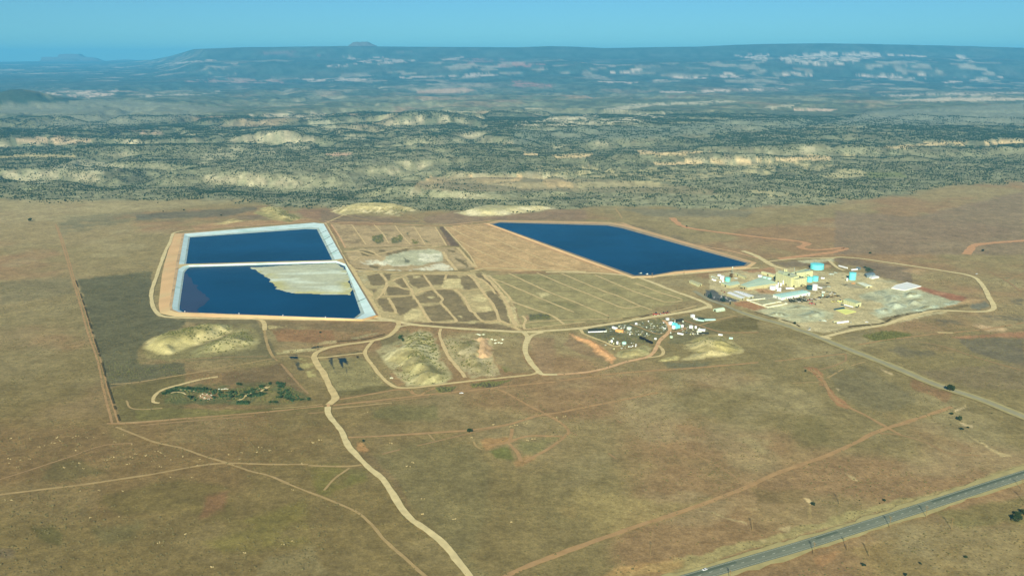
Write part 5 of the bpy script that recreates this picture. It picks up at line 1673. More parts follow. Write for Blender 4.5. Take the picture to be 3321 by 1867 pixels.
mill()
building('warehouse', 'wide low warehouse with a plain pale green roof', 'F', [(520, 530), (640, 573), (1136, 500), (862, 404)], 6.0, CREAM, PGREEN, 'warehouse', None, 4, {0: (.6,), 3: (.3, .6)}, {}, .9, .5, None, 4)
building('warehouse', 'small low wing at the left end of the pale green roofed warehouse', 'F', [(196, 500), (348, 546), (512, 512), (470, 470)], 5.2, CREAM, PGREEN, 'warehouse', None, 4, {0: (.5,)}, {}, .5, .4, None, 2)
building('office_building', 'white-roofed office facing the car park', 'F', [(300, 668), (366, 648), (598, 736), (540, 760)], 4.2, CREAM, WHITE, 'office', None, 4, {0: (.3,)}, {0: 4, 1: 9, 2: 3, 3: 9}, .8, .5, None, 3)
building('office_building', 'long white-roofed office standing behind the car park office', 'F', [(400, 640), (520, 640), (748, 712), (655, 738)], 4.2, CREAM, WHITE, 'office', None, 4, {0: (.5,)}, {0: 3, 1: 8, 2: 3, 3: 8}, .8, .5, None, 3)
building('workshop', 'long workshop with a pale blue metal roof and a white end wall', 'F', [(1065, 694), (1216, 746), (1690, 658), (1560, 618)], 5.2, WHITE, BLUEW, 'workshop', CREAM, 6, {0: (.5,), 1: (.15, .4, .65, .9), 2: (.5,), 3: (.2, .5, .8)}, {}, 1.0, .5, GREYM, 5)
building('storage_building', 'narrow yellow building behind the three small tanks', 'P', [(160, 338), (512, 432), (560, 415), (215, 325)], 5.0, YEL, YEL, 'building', YEL_S, 5, {0: (.5,), 3: (.3, .6)}, {}, .4, .3)
building('storage_building', 'narrow cream building at the left end of the yard', 'F', [(425, 336), (465, 328), (628, 392), (598, 410)], 4.0, YEL, CREAM, 'building', YEL_S, 5, {0: (.5,), 3: (.3,)}, {}, .6, .3)
building('equipment_shed', 'blue-grey metal shed beside the dark shrubs at the yard\'s back edge', 'Q', [(1850, 352), (2045, 322), (2112, 372), (1905, 404)], 5.0, BLUEG, BLUEG, 'shed', None, 5, {0: (.5,), 1: (.3,)}, {}, .9, .4, GREYM)
building('lean_to', 'white-roofed lean-to on the blue-grey shed', 'Q', [(1955, 436), (2108, 396), (2208, 430), (2030, 462)], 2.6, WHITE, WHITE, 'shed', None, 5, {1: (.4,)}, {}, .3, .3)
building('storage_shed', 'cream-roofed long shed on the brown pad before the tall cyan tank', 'Q', [(1668, 584), (1800, 570), (2040, 650), (1875, 676)], 3.6, CREAM, pmat('cream_roof', (226, 234, 206), .5, .05, .1), 'shed', None, 5, {0: (.5,)}, {}, .7, .4)
building('equipment_shed', 'small blue-grey shed beside the short white trailer', 'Q', [(1636, 205), (1690, 188), (1762, 214), (1700, 235)], 3.5, BLUEG, BLUEG, 'shed', None, 5, {1: (.5,)}, {}, .6, .3)
building('process_building', 'grey-roofed building with a bright cream end beside the yellow slab', 'Q', [(1330, 988), (1470, 962), (1772, 1056), (1645, 1086)], 7.5, pmat('greyish_wall', (196, 198, 156), .7, .06, .1), YROOF, 'building', YEL_S, 5, {0: (.5,), 1: (.4,), 2: (.5,)}, {}, .7, .4, DARK)
building('pump_house', 'square brown pump house among the left yard tanks', 'F', [(345, 350), (372, 342), (395, 352), (368, 362)], 7.0, BROWNM, BROWNM, 'building', None, 4, {0: (.5,)})
building('site_office', 'small cream cabin beside the graded pad at the yard\'s left end', 'E', [(1932, 716), (1960, 708), (2052, 742), (2020, 756)], 4.0, YEL, CREAM, 'cabin', None, 4, {0: (.5,)}, {1: 3, 3: 3}, .5, .3)

# tanks, largest first
T = lambda *a, **k: tank('storage_tank', *a, **k)
T('very large wide cyan storage tank behind the mill building', seen('F', (1800, 264)), 14.6, 10.5, CYAN, .07)
T('tall cyan tank standing alone right of the mill', seen('Q', (1545, 502)), 7.2, 14.6, CYAN, .10)
T('left of the two cyan tanks joined to the mill\'s right side', seen('P', (1460, 610)), 5.8, 9.8, CYAN, .05)
T('right of the two cyan tanks joined to the mill\'s right side', seen('P', (1615, 588)), 5.8, 9.6, CYAN, .05)
T('bright white tank next to the dark tank in front of the mill', seen('P', (1598, 830)), 5.4, 10.8, WHITE, .08)
T('dark teal tank next to the bright white tank', seen('P', (1462, 818)), 6.0, 7.6, NAVYT, .05)
T('squat white tank, widest of the cluster before the warehouse', seen('P', (462, 815)), 6.4, 6.2, WHITE, .04)
T('slim tall white tank standing against the mill\'s left wall', seen('P', (755, 678)), 2.5, 8.2, WHITE, .2)
T('small white tank at the warehouse corner', seen('P', (615, 700)), 1.9, 5.2, WHITE, .25, rails=False)
T('small white tank between the warehouse corner and the slim tall one', seen('P', (685, 725)), 2.1, 6.0, WHITE, .25, rails=False)
T('white tank tallest of the cluster before the warehouse', seen('P', (580, 800)), 3.4, 8.0, WHITE, .12)
T('lower white tank at the foot of the tank cluster', seen('P', (602, 862)), 2.1, 6.0, WHITE, .2, rails=False)
T('front white tank of the cluster before the warehouse', seen('P', (664, 868)), 2.3, 7.2, WHITE, .2, rails=False)
T('small white tank beside the tall cyan tank', seen('Q', (1420, 532)), 2.0, 5.5, WHITE, .2, rails=False)
T('broad white tank in the left yard beside the turquoise tank', seen('F', (214, 440)), 4.8, 7.0, WHITE, .05)
T('turquoise flat-topped tank in the left yard', seen('F', (308, 474)), 5.4, 8.0, CYAN2, .02)
T('small round white tank below the broad one in the left yard', seen('F', (230, 482)), 2.6, 3.6, WHITE, .2, rails=False)
T('low white tank at the back of the left yard', seen('F', (168, 382)), 4.2, 2.6, WHITE, .2, rails=False)
for k, (x, y) in enumerate(((55, 452), (78, 464), (104, 466), (182, 494))):
    T(['small white tank at the far left of the yard', 'second small white tank from the left of the yard', 'third small white tank from the left of the yard', 'small white tank nearest the warehouse wing'][k], seen('F', (x, y)), 1.7, 2.6, WHITE, .2, rails=False, ladder=False, group='small white tanks in the left yard')
for k, (x0, x1, y0, y1, m_, nm) in enumerate(((60, 186, 436, 486, WHITE, 'white'), (190, 306, 460, 524, BLUEW, 'pale turquoise'), (315, 432, 492, 548, BLUEW, 'pale turquoise'))):
    tank('storage_tank', ['white low tank, leftmost of three behind the pale green warehouse', 'pale turquoise low tank in the middle of three behind the warehouse', 'pale turquoise low tank, rightmost of three behind the warehouse'][k], seen('P', ((x0 + x1) / 2, y1 - 8)), 5.0, 3.4, m_, .03, rails=False, group='three low tanks behind the warehouse')


def lattice_tower(label, pos, h):
    root = thing('lattice_tower', label, 'tower', (pos[0], pos[1], 0))
    for sx in (-1, 1):
        for sy in (-1, 1):
            MB().tube((sx * 1.6, sy * 1.6, -.1), (sx * 1.1, sy * 1.1, h), .2, 6).build('leg', GREYM, root)
    br = MB()
    for k in range(5):
        z0, z1 = h * k / 5, h * (k + 1) / 5
        for a, b in (((-1.5, -1.5), (1.4, -1.5)), ((1.5, -1.5), (1.5, 1.4)), ((1.5, 1.5), (-1.4, 1.5)), ((-1.5, 1.5), (-1.5, -1.4))):
            br.tube((a[0], a[1], z0), (b[0], b[1], z1), .1, 4)
    br.build('brace', GREYM, root)
    MB().box((0, 0, h + .2), (3.4, 3.4, .3)).build('platform', GREYM, root)
    MB().lathe((0, 0, h + .35), [(1.3, 0), (1.3, 2.4), (.2, 3.2)], 12).build('hopper', SILVER, root)


lattice_tower('grey steel tower with a hopper on top at the yard\'s back left', seen('F', (385, 345)), 12.0)


# low concrete walls of the containment yard
def containment():
    segs = [[(640, 798), (980, 914)], [(980, 914), (1305, 852)], [(1305, 852), (1262, 834)], [(880, 878), (1180, 820)], [(1180, 820), (1205, 826)], [(640, 798), (935, 766)]]
    c = W('F', (960, 850))
    root = thing('containment_wall', 'low white walls of the roofless yard in front of the workshop', 'low wall', (c[0], c[1], 0))
    for i, (a, b) in enumerate(segs):
        p, q = Vector(W('F', a)), Vector(W('F', b))
        m_ = (p + q) / 2
        L = (q - p).length - (.9 if i else 0)
        MB().box((0, 0, .8), (L, 1.2 if i in (0, 1) else .9, 1.6 + .01 * i)).build('wall', CONC, root, (m_.x - c[0], m_.y - c[1], 0)).rotation_euler = (0, 0, math.atan2((q - p).y, (q - p).x))
    p = W('F', (640, 795))
    MB().box((0, 0, 1.4), (4, 4, 2.8)).build('gate_house', CONC, root, (p[0] - c[0], p[1] - c[1], 0))


containment()


def slab(name, label, fr, pts, h, mat, cat, edge=None):
    pw = WL(fr, pts, h)
    c = centroid(pw)
    root = thing(name, label, cat, (c[0], c[1], 0))
    loc = ccw(rel(pw, c))
    MB().prism(loc, -.1, h).build('top', mat, root)
    e = MB()
    for i in range(len(loc)):
        a, b = Vector(loc[i]), Vector(loc[(i + 1) % len(loc)])
        m_ = (a + b) / 2
        e.box((m_.x, m_.y, h * .55), ((b - a).length, .8, h * 1.3), math.atan2((b - a).y, (b - a).x))
    e.build('edge', edge or mat, root)


slab('covered_pile', 'large white sheet-covered pile beside the grey ore pad', 'G', [(968, 398), (1112, 362), (1286, 410), (1180, 436), (1082, 460), (920, 432)], 1.2, SLAB, 'covered pile')
slab('lined_basin', 'flat lemon-yellow slab in front of the grey-roofed building', 'G', [(238, 706), (368, 694), (482, 724), (352, 756)], .5, LEMON, 'slab', LEMON)
slab('covered_pile', 'small orange covered patch left of the cream-roofed shed', 'Q', [(1520, 590), (1590, 572), (1622, 590), (1560, 608)], .7, ORANGE, 'covered pile')
slab('rubber_mat', 'long dark teal sheet beside the yellow slab', 'G', [(205, 692), (330, 668), (342, 684), (212, 702)], .4, NAVYT, 'sheet')


# ------------------------------------------------------------------ vehicles and loose equipment
def wheels(root, xs, y, r, name='wheel', w=.3):
    for x in xs:
        for s in (-1, 1):
            wv = MB().tube((x, s * y - w / 2, r), (x, s * y + w / 2, r), r, 12).build(name, TYRE, root)
            MB().tube((x, s * y - w / 2 - .02, r), (x, s * y + w / 2 + .02, r), r * .55, 8).build('rim', SILVER, wv)


def profile_body(mb, prof, w, wt=None):
    """Side profile (x,z) extruded across the width, narrower at the top."""
    n = len(mb.v)
    m = len(prof)
    zt = max(p[1] for p in prof)
    zb = min(p[1] for p in prof)
    wt = wt or w
    for s in (-1, 1):
        for x, z in prof:
            f = (z - zb) / max(.01, zt - zb)
            mb.v.append((x, s * (w + (wt - w) * f) / 2, z))
    mb.f.append(tuple(n + k for k in range(m)))
    mb.f.append(tuple(n + m + k for k in reversed(range(m))))
    for k in range(m):
        k2 = (k + 1) % m
        mb.f.append((n + k, n + m + k, n + m + k2, n + k2))


def make_car(label, pos, rz, paint, z=0.0, group=None, pickup=False, name=None):
    root = thing(name or ('pickup_truck' if pickup else 'car'), label, 'pickup' if pickup else 'car', (pos[0], pos[1], z), rz, group)
    b = MB()
    if pickup:
        profile_body(b, [(-2.7, .45), (2.7, .45), (2.75, .95), (1.5, 1.1), (-2.75, 1.1), (-2.75, .5)], 1.95, 1.85)
        c = [(1.35, 1.08), (.75, 1.78), (-.55, 1.8), (-.75, 1.08)]
    else:
        profile_body(b, [(-2.3, .35), (2.3, .35), (2.4, .7), (1.2, .95), (-2.2, 1.0), (-2.4, .75)], 1.85, 1.75)
        c = [(1.15, .95), (.4, 1.5), (-1.3, 1.52), (-2.0, .98)]
    body = b.build('body', paint, root)
    cb = MB()
    profile_body(cb, c, 1.7, 1.35)
    cab = cb.build('windows', GLASS, root)
    rf = MB().box((sum(p[0] for p in c[1:3]) / 2, 0, c[1][1] + .03), (abs(c[1][0] - c[2][0]) * 1.02, 1.34, .06)).build('roof', paint, root)
    if pickup:
        MB().box((-1.75, 0, 1.106), (1.7, 1.5, .02)).build('bed', DARK, root)
    wheels(root, (1.45, -1.45), .82, .36)
    for s in (-1, 1):
        MB().box((2.36 if not pickup else 2.74, s * .62, .78), (.1, .34, .16)).build('headlight', SILVER, body)
        MB().box((-2.38 if not pickup else -2.76, s * .66, .82), (.08, .26, .16)).build('tail_light', REDM, body)
    return root


def make_trailer(label, pos, rz, mat, L=15.0, cab=None, tank_body=False, group=None, name=None):
    root = thing(name or ('semi_truck' if cab else 'box_trailer'), label, 'truck' if cab else 'trailer', (pos[0], pos[1], 0), rz, group)
    if tank_body:
        b = MB().tube((-L / 2, 0, 2.2), (L / 2, 0, 2.2), 1.25, 16)
        b.build('tank', mat, root, smooth=False)
        for x in (-L * .25, 0, L * .25):
            MB().tube((x - .06, 0, 2.2), (x + .06, 0, 2.2), 1.3, 16).build('band', SILVER, root)
    else:
        MB().box((0, 0, 2.5), (L, 2.6, 2.8)).build('box', mat, root)
        MB().box((0, 0, 3.95), (L - .2, 2.4, .1)).build('roof', mat, root)
        MB().box((-L / 2 - .03, 0, 2.5), (.06, 2.3, 2.5)).build('door', GREYM, root)
    MB().box((0, 0, .95), (L * .96, 1.1, .3)).build('chassis', DARK, root)
    wheels(root, (-L * .36, -L * .36 + 1.3), 1.05, .5)
    if cab:
        b = MB()
        x0 = L / 2
        profile_body(b, [(x0 + .3, .6), (x0 + 4.6, .6), (x0 + 4.7, 1.6), (x0 + 3.3, 1.8), (x0 + 2.6, 3.0), (x0 + .4, 3.3)], 2.4, 2.1)
        b.build('cab', cab, root)
        MB().box((x0 + 3.0, 0, 2.35), (.5, 1.9, .8)).build('windscreen', GLASS, root)
        wheels(root, (x0 + .6, x0 + 3.8), 1.05, .5)
    else:
        for s in (-1, 1):
            MB().box((L * .38, s * .8, .5), (.15, .15, 1.0)).build('landing_leg', DARK, root)
    return root


def line_dir(fr, a, b):
    p, q = Vector(W(fr, a)), Vector(W(fr, b))
    m_ = (p + q) / 2
    return (m_.x, m_.y), math.atan2((q - p).y, (q - p).x), (q - p).length


def trailer_on(label, fr, a, b, mat, cab=None, tank_body=False, extra=0.0, name=None):
    pos, ang, L = line_dir(fr, a, b)
    if cab:
        L -= 5
    return make_trailer(label, pos, ang, mat, max(5, L + extra), cab, tank_body, None, name)


trailer_on('white semi truck parked between the mill and the workshop', 'F', (1255, 612), (1405, 606), WHITE, WHITE)
trailer_on('long white box trailer at the yard\'s far back, beside the curved track', 'Q', (1215, 190), (1425, 248), WHITE)
trailer_on('short white box trailer behind the tall cyan tank', 'Q', (1515, 292), (1670, 274), WHITE)
trailer_on('white tanker trailer beside the grey-roofed building', 'Q', (1345, 1150), (1560, 1205), WHITE, None, True, 0, 'tanker_trailer')
trailer_on('white flat-nosed trailer at the front of the yard near the ditch', 'G', (240, 880), (385, 862), WHITE)
trailer_on('cream trailer behind the front white trailer', 'G', (200, 866), (268, 860), CREAM)
trailer_on('narrow white trailer lying right of the bright white tank', 'P', (1672, 782), (1790, 812), WHITE)
trailer_on('white box trailer at the head of the equipment rows', 'P', (1785, 920), (1868, 928), SILVER)
trailer_on('small pale trailer behind the two cyan tanks', 'P', (1762, 540), (1858, 545), WHITE)
make_car('white pickup alone on the front gravel near the ditch', seen('G', (612, 858)), math.radians(-20), WHITE, 0, None, True)
make_car('white car driving on the dark highway', tuple(Vector(W('N', (556, 1073)))), math.atan2(hd.y, hd.x) + math.pi, WHITE, STRIP_Z[0] + .02)
make_car('grey car beside the trailer cab at the yard\'s front corner', seen('G', (418, 862)), 1.2, SILVER)
make_car('white pickup stopped at the mill road junction', seen('F', (1668, 1290)), .4, WHITE, .3, None, True)
make_car('grey pickup beside the mill road gate', seen('F', (1682, 1260)), 1.8, SILVER, .0, None, True)
CARPARK = [((85, 748), WHITE, 'white car at the car park\'s left end beside the first tree'), ((205, 728), WHITE, 'white car second from the office corner'), ((232, 700), SILVER, 'pale car nearest the office corner'), ((200, 745), WHITE, 'white car parked before the big conifer'),
           ((282, 752), WHITE, 'white car right of the big conifer'), ((352, 802), WHITE, 'white car alone at the car park\'s front right'), ((370, 776), NAVYT, 'dark blue car behind the lone white one'), ((300, 770), SILVER, 'silver car in the car park\'s middle'),
           ((150, 770), DARK, 'dark car in the shade at the car park\'s front'), ((256, 660), REDM, 'red car beside the office corner'), ((210, 635), RUST, 'rust-coloured car behind the office corner'), ((430, 770), CREAM, 'cream car near the office front')]
for k, (p, m_, lb) in enumerate(CARPARK):
    make_car(lb, seen('F', p), 1.0 + .3 * math.sin(k * 2.1), m_, .1, 'cars in the mill car park', k % 3 == 0)
make_car('white car on the bank behind the right end of the loop road', seen('G', (1972, 262)), .3, WHITE)
make_car('white truck at the tailings road beside the red machines', seen('R', (1378, 72)), .3, WHITE, .3, None, True)
make_car('white pickup on the track left of the double red road', seen('J', (1598, 888)), .1, WHITE, .3, None, True)


def make_loader(label, pos, rz, mat, s=1.0):
    root = thing('wheel_loader', label, 'loader', (pos[0], pos[1], 0), rz)
    b = MB()
    profile_body(b, [(-3.2 * s, .9 * s), (2.2 * s, .9 * s), (2.2 * s, 1.9 * s), (-.2 * s, 2.0 * s), (-3.2 * s, 2.3 * s)], 2.2 * s)
    b.build('body', mat, root)
    MB().box((.2 * s, 0, 2.9 * s), (1.6 * s, 1.6 * s, 1.5 * s), 0, .85).build('cab', GLASS, root)
    a = MB()
    for q in (-1, 1):
        a.tube((1.4 * s, q * .8 * s, 2.0 * s), (4.2 * s, q * .8 * s, .9 * s), .22 * s, 6)
    a.build('arm', mat, root)
    b = MB()
    profile_body(b, [(4.0 * s, .2 * s), (5.4 * s, .1 * s), (4.9 * s, .5 * s), (4.5 * s, 1.6 * s), (4.0 * s, 1.6 * s)], 2.8 * s)
    b.build('bucket', DARK, root)
    wheels(root, (-2.0 * s, 1.6 * s), 1.15 * s, .85 * s, 'wheel', .6 * s)


make_loader('long red loader nearest the front of the equipment rows', seen('P', (1515, 1222)), -.3, REDM, 1.5)
make_loader('dark red loader at the end of the dark pipe racks', seen('P', (1455, 1125)), .2, RUST, 1.3)
make_loader('yellow loader left of the grey-roofed building', seen('Q', (1240, 1062)), -.2, LEMON, 1.5)
make_loader('red loader on the tailings road above the salvage yard', seen('R', (1265, 92)), .3, REDM, 1.7)
make_loader('dark red loader on the tailings road right of the white truck', seen('R', (1450, 70)), .3, RUST, 1.4)
make_loader('dark red loader at the right end of the row on the tailings road', seen('R', (1550, 48)), .3, RUST, 1.3)


def make_pipe_rack(label, pos, rz, L, mat, group):
    root = thing('pipe_bundle', label, 'pipe bundle', (pos[0], pos[1], 0), rz, group)
    p = MB()
    for k in range(4):
        for j in range(2 - (k % 2)):
            p.tube((-L / 2, (k - 1.5) * .7, .75 + j * .62), (L / 2, (k - 1.5) * .7, .75 + j * .62), .32, 7)
    p.build('pipe', mat, root)
    for x in (-L * .3, L * .3):
        MB().box((x, 0, .2), (.3, 3.0, .4)).build('bearer', BROWNM, root)
        for s in (-1, 1):
            MB().box((x, s * 1.5, .9), (.2, .2, 1.8)).build('stake', DARK, root)
    return root


def make_heap(name, label, pos, s, mats, group, cat, seed, z=0.0, hh=.55, n=16):
    """A heap of odd beams, plates and lumps lying on each other."""
    R = random.Random(seed)
    root = thing(name, label, cat, (pos[0], pos[1], z), R.uniform(0, 3), group)
    for gi, mat in enumerate(mats):
        b = MB()
        for k in range(n // len(mats) + 1):
            r = s * math.sqrt(R.random()) * .9
            a = R.uniform(0, 6.28)
            L = R.uniform(.25, .9) * s * .7
            zz = max(.15, (1 - r / s) * s * hh * R.uniform(.4, 1.0))
            x, y = r * math.cos(a), r * math.sin(a)
            t = R.uniform(0, 3.14)
            if R.random() < .5:
                b.tube((x - L * math.cos(t), y - L * math.sin(t), zz * R.uniform(.2, 1)), (x + L * math.cos(t), y + L * math.sin(t), zz), R.uniform(.12, .35) * (s / 4 + .4), 6)
            else:
                b.box((x, y, zz * .6), (L, L * R.uniform(.3, .8), zz * R.uniform(.5, 1.2)), t, R.uniform(.7, 1))
        b.build(['beam', 'plate', 'lump'][gi % 3], mat, root)
    b = MB()
    m_ = 12
    b.v = [(0, 0, s * hh * .55)] + [(s * .8 * R.uniform(.7, 1.1) * math.cos(6.283 * k / m_), s * .8 * R.uniform(.7, 1.1) * math.sin(6.283 * k / m_), 0) for k in range(m_)] + [(s * .45 * R.uniform(.7, 1.2) * math.cos(6.283 * k / m_), s * .45 * R.uniform(.7, 1.2) * math.sin(6.283 * k / m_), s * hh * .42) for k in range(m_)]
    for k in range(m_):
        k2 = (k + 1) % m_
        b.f += [(1 + k, 1 + k2, 1 + m_ + k2, 1 + m_ + k), (1 + m_ + k, 1 + m_ + k2, 0)]
    b.build('core', mats[0], root)
    return root


def make_container(label, pos, rz, mat, L=6.1, group=None, z=0.0, h=2.6, w=2.44):
    root = thing('shipping_container', label, 'container', (pos[0], pos[1], z), rz, group)
    MB().box((0, 0, h / 2), (L, w, h)).build('body', mat, root)
    rb = MB()
    for k in range(int(L / .8)):
        x = -L / 2 + .4 + k * .8
        for s in (-1, 1):
            rb.box((x, s * (w / 2 + .03), h / 2), (.3, .08, h - .2))
    rb.build('corrugation', mat, root)
    for s in (-.5, .5):
        MB().box((L / 2 + .03, s * w * .48, h / 2), (.06, w * .46, h - .2)).build('door', mat, root)
    return root


def make_drum(label, pos, r, h, mat, group=None, lying=False, z=0.0):
    root = thing('steel_drum' if r < 1.5 else 'scrap_tank', label, 'drum' if r < 1.5 else 'tank', (pos[0], pos[1], z), random.uniform(0, 3), group)
    if lying:
        MB().tube((-h / 2, 0, r), (h / 2, 0, r), r, 14).build('shell', mat, root)
        for x in (-h * .3, h * .3):
            MB().tube((x - .08, 0, r), (x + .08, 0, r), r * 1.04, 14).build('hoop', mat, root)
    else:
        MB().lathe((0, 0, 0), [(r, 0), (r, h * .95), (r * .9, h)], 16).build('shell', mat, root)
        MB().lathe((0, 0, h * .5), [(r * 1.0, -.1), (r * 1.05, -.1), (r * 1.05, .1), (r * 1.0, .1)], 16).build('hoop', mat, root)
        MB().lathe((0, 0, h), [(r * .85, -.02), (r * .85, .06), (.05, .12)], 16).build('lid', mat, root)
    return root


# dark racks in front of the workshop
_, ang_row, _ = line_dir('P', (1000, 1100), (1110, 1165))
RK = []
for i in range(7):
    for j in range(3):
        RK.append((900 + i * 72 + j * 18 + random.uniform(-12, 12), 1085 + j * 34 - i * 3 + random.uniform(-6, 6)))
for k, (x, y) in enumerate(RK):
    make_pipe_rack('dark pipe bundle lying in the racks in front of the workshop', seen('P', (x, y)), ang_row + random.uniform(-.08, .08), random.uniform(7, 11), [DARK, DARKG, DARK, GREYM][k % 4], 'dark pipe bundles before the workshop')
for k, (x, y, m_) in enumerate(((840, 1075, CREAM), (920, 1055, CREAM), (1430, 1000, WHITE), (1365, 1115, WHITE), (1180, 1160, WHITE), (1520, 1085, WHITE), (1640, 1085, WHITE), (1710, 1075, WHITE), (2020, 890, CREAM), (2060, 910, WHITE), (2010, 945, WHITE), (2130, 945, WHITE), (2185, 935, CREAM))):
    lb = ['cream pickup near the workshop\'s end wall', 'cream car along the workshop\'s side', 'white car at the workshop\'s far corner', 'white car left of the dark red loader', 'white pickup at the front of the pipe racks', 'white car behind the dark red loader', 'white pickup in the middle of the parked row',
          'white car at the right of the parked row', 'cream truck at the back of the equipment rows', 'white pickup behind the brown machinery', 'white car amid the brown machinery', 'white pickup at the right of the brown machinery', 'cream car at the far right of the brown machinery'][k]
    make_car(lb, seen('P', (x, y)), random.uniform(0, 3), m_, 0, 'vehicles parked among the equipment rows', k % 2 == 0)
make_container('pale turquoise upright container in the equipment rows', seen('P', (1810, 985)), 1.3, BLUEW, 9)
for k, (x, y, s) in enumerate(((1700, 1045, 4), (1760, 1030, 5), (1830, 1050, 4), (1870, 1020, 5), (1930, 1035, 5), (1990, 1020, 5), (2050, 1030, 5), (1960, 985, 4), (2110, 990, 4), (2170, 1000, 5), (2230, 995, 4), (2290, 1010, 3), (2110, 905, 4), (2150, 915, 3), (1880, 850, 4), (1770, 905, 3), (1940, 880, 3), (1330, 1085, 4), (1580, 1075, 4), (1620, 1095, 3), (1540, 965, 3), (1660, 905, 3), (1130, 1010, 4), (1240, 1020, 4), (1320, 1010, 4))):
    make_heap('scrap_machinery', 'heap of dark brown machinery parts in the rows right of the workshop', seen('P', (x, y)), s, [[BROWNM, DARK], [DARK, DARKG], [BROWNM, GREYM]][k % 3], 'machinery heaps in the equipment rows', 'scrap heap', 400 + k)
for k, (fr, x, y, s, ms, lb) in enumerate((('P', 1950, 650, 5, [DARK, BROWNM], 'dark scrap heap at the right edge of the brown pad behind the white tank'), ('P', 1980, 740, 6, [GREYM, BROWNM], 'grey-brown ring of scrap at the brown pad\'s edge'), ('P', 1850, 760, 5, [GREYM, BROWNM], 'low grey scrap beside the narrow white trailer'),
                                           ('P', 2040, 410, 7, [SILVER, GREYM], 'pale machinery group behind the mill yard track'), ('P', 2160, 370, 6, [GREYM, DARK], 'grey machinery group beside the yard track'), ('P', 2450, 690, 3, [DARK, DARKG], 'small black machine on the brown pad'), ('P', 2400, 715, 3, [DARK, BROWNM], 'small dark machine left of the black one'),
                                           ('P', 1700, 580, 3, [DARK, BROWNM], 'small dark pump right of the two cyan tanks'), ('P', 540, 590, 5, [DARK, GREYM], 'dark pump gear between the warehouse and the mill'), ('P', 470, 560, 4, [DARK, GREYM], 'dark pipework right of the three low tanks'),
                                           ('F', 880, 650, 4, [BROWNM, DARK], 'brown steel frames on the red earth behind the workshop'), ('F', 920, 660, 3, [BROWNM, BROWNM], 'small brown posts beside the steel frames'), ('F', 540, 590, 4, [DARK, DARK], 'dark gear in front of the warehouse wall'), ('F', 490, 556, 3, [DARK, DARK], 'dark gear at the warehouse wing\'s corner'),
                                           ('F', 60, 400, 5, [GREYM, SILVER], 'grey machinery at the far left of the yard'), ('F', 110, 420, 5, [GREYM, SILVER], 'grey pipework among the left yard tanks'), ('F', 440, 425, 4, [SILVER, WHITE], 'pale machinery before the narrow cream building'), ('Q', 1700, 390, 3, [DARKG, GREYM], 'dark green gear at the blue-grey shed\'s left end'),
                                           ('Q', 1320, 470, 4, [BROWNM, GREYM], 'brown gear left of the tall cyan tank'), ('G', 90, 840, 5, [SILVER, GREYM], 'pale grey machine frame at the yard\'s front'), ('G', 40, 836, 4, [GREYM, DARK], 'dark frame left of the pale machine frame'), ('Q', 780, 1070, 3, [BROWNM, DARK], 'brown beams on the ground behind the red loader'),
                                           ('Q', 1650, 1185, 4, [DARKG, DARK], 'dark gear at the foot of the grey-roofed building'), ('Q', 1300, 1125, 4, [NAVYT, DARKG], 'dark teal gear behind the tanker trailer'), ('Q', 1080, 1050, 5, [BROWNM, LEMON], 'yellow-brown steel pile left of the yellow loader'))):
    make_heap('scrap_machinery', lb, seen(fr, (x, y)), s, ms, None, 'scrap heap', 500 + k, 0, .5, 12)


def white_spots():
    for k, (fr, p, lb) in enumerate((('E', (1480, 648), 'small pump raft at the near corner of the big right pond'), ('E', (1540, 656), 'white float beside the pump raft'))):
        q = W(fr, p, ZW)
        root = thing('pump_raft', lb, 'raft', (q[0], q[1], ZW), .3)
        MB().box((0, 0, .3), (7 - 3 * k, 4, .6)).build('deck', WHITE if k else GREYM, root)
        MB().box((1, 0, 1.2), (2, 2, 1.4)).build('pump', SILVER, root)
        MB().tube((-2, 0, .7), (-6, -5, .6), .2, 6).build('hose', DARK, root)


white_spots()
for k, (x, y, w) in enumerate(((490, 1079, 'leftmost'), (1028, 1100, 'second'), (1465, 1117, 'third'), (1888, 1136, 'rightmost'))):
    q = W('C', (x, y), ZC)
    root = thing('monitoring_post', ['leftmost of four white posts on the front pond\'s near bank', 'second from the left of four white posts on the front pond\'s near bank', 'third from the left of four white posts on the front pond\'s near bank', 'rightmost of four white posts on the front pond\'s near bank'][k], 'post', (q[0], q[1], ZC - .3), 0, 'white posts along the front pond bank')
    MB().tube((0, 0, 0), (0, 0, 2.2), .35, 8).build('post', WHITE, root)
    MB().lathe((0, 0, 2.2), [(.7, 0), (.7, .5), (.1, .8)], 10).build('cap', WHITE, root)

# the hopper shed beside the road junction
def quonset():
    p = seen('F', (165, 965))
    root = thing('storage_bin', 'pale rounded metal bin beside the road junction', 'bin', (p[0], p[1], 0), .5)
    b = MB()
    n = 12
    L, R_ = 20.0, 5.5
    for x in (-L / 2, L / 2):
        for k in range(n + 1):
            a = math.pi * k / n
            b.v.append((x, R_ * math.cos(a), R_ * .95 * math.sin(a)))
    for k in range(n):
        b.f.append((k, k + 1, n + 2 + k, n + 1 + k))
    b.f += [tuple(range(n + 1)), tuple(reversed(range(n + 1, 2 * n + 2)))]
    b.build('shell', PGREEN, root)
    for k in range(5):
        x = -L / 2 + 2 + k * 4
        MB().box((x, -R_ - .4, 1.5), (.5, .5, 3)).build('support', GREYM, root)
    MB().box((-L / 2 - .05, 0, 1.6), (.1, 4, 3.2)).build('door', DARK, root)


quonset()

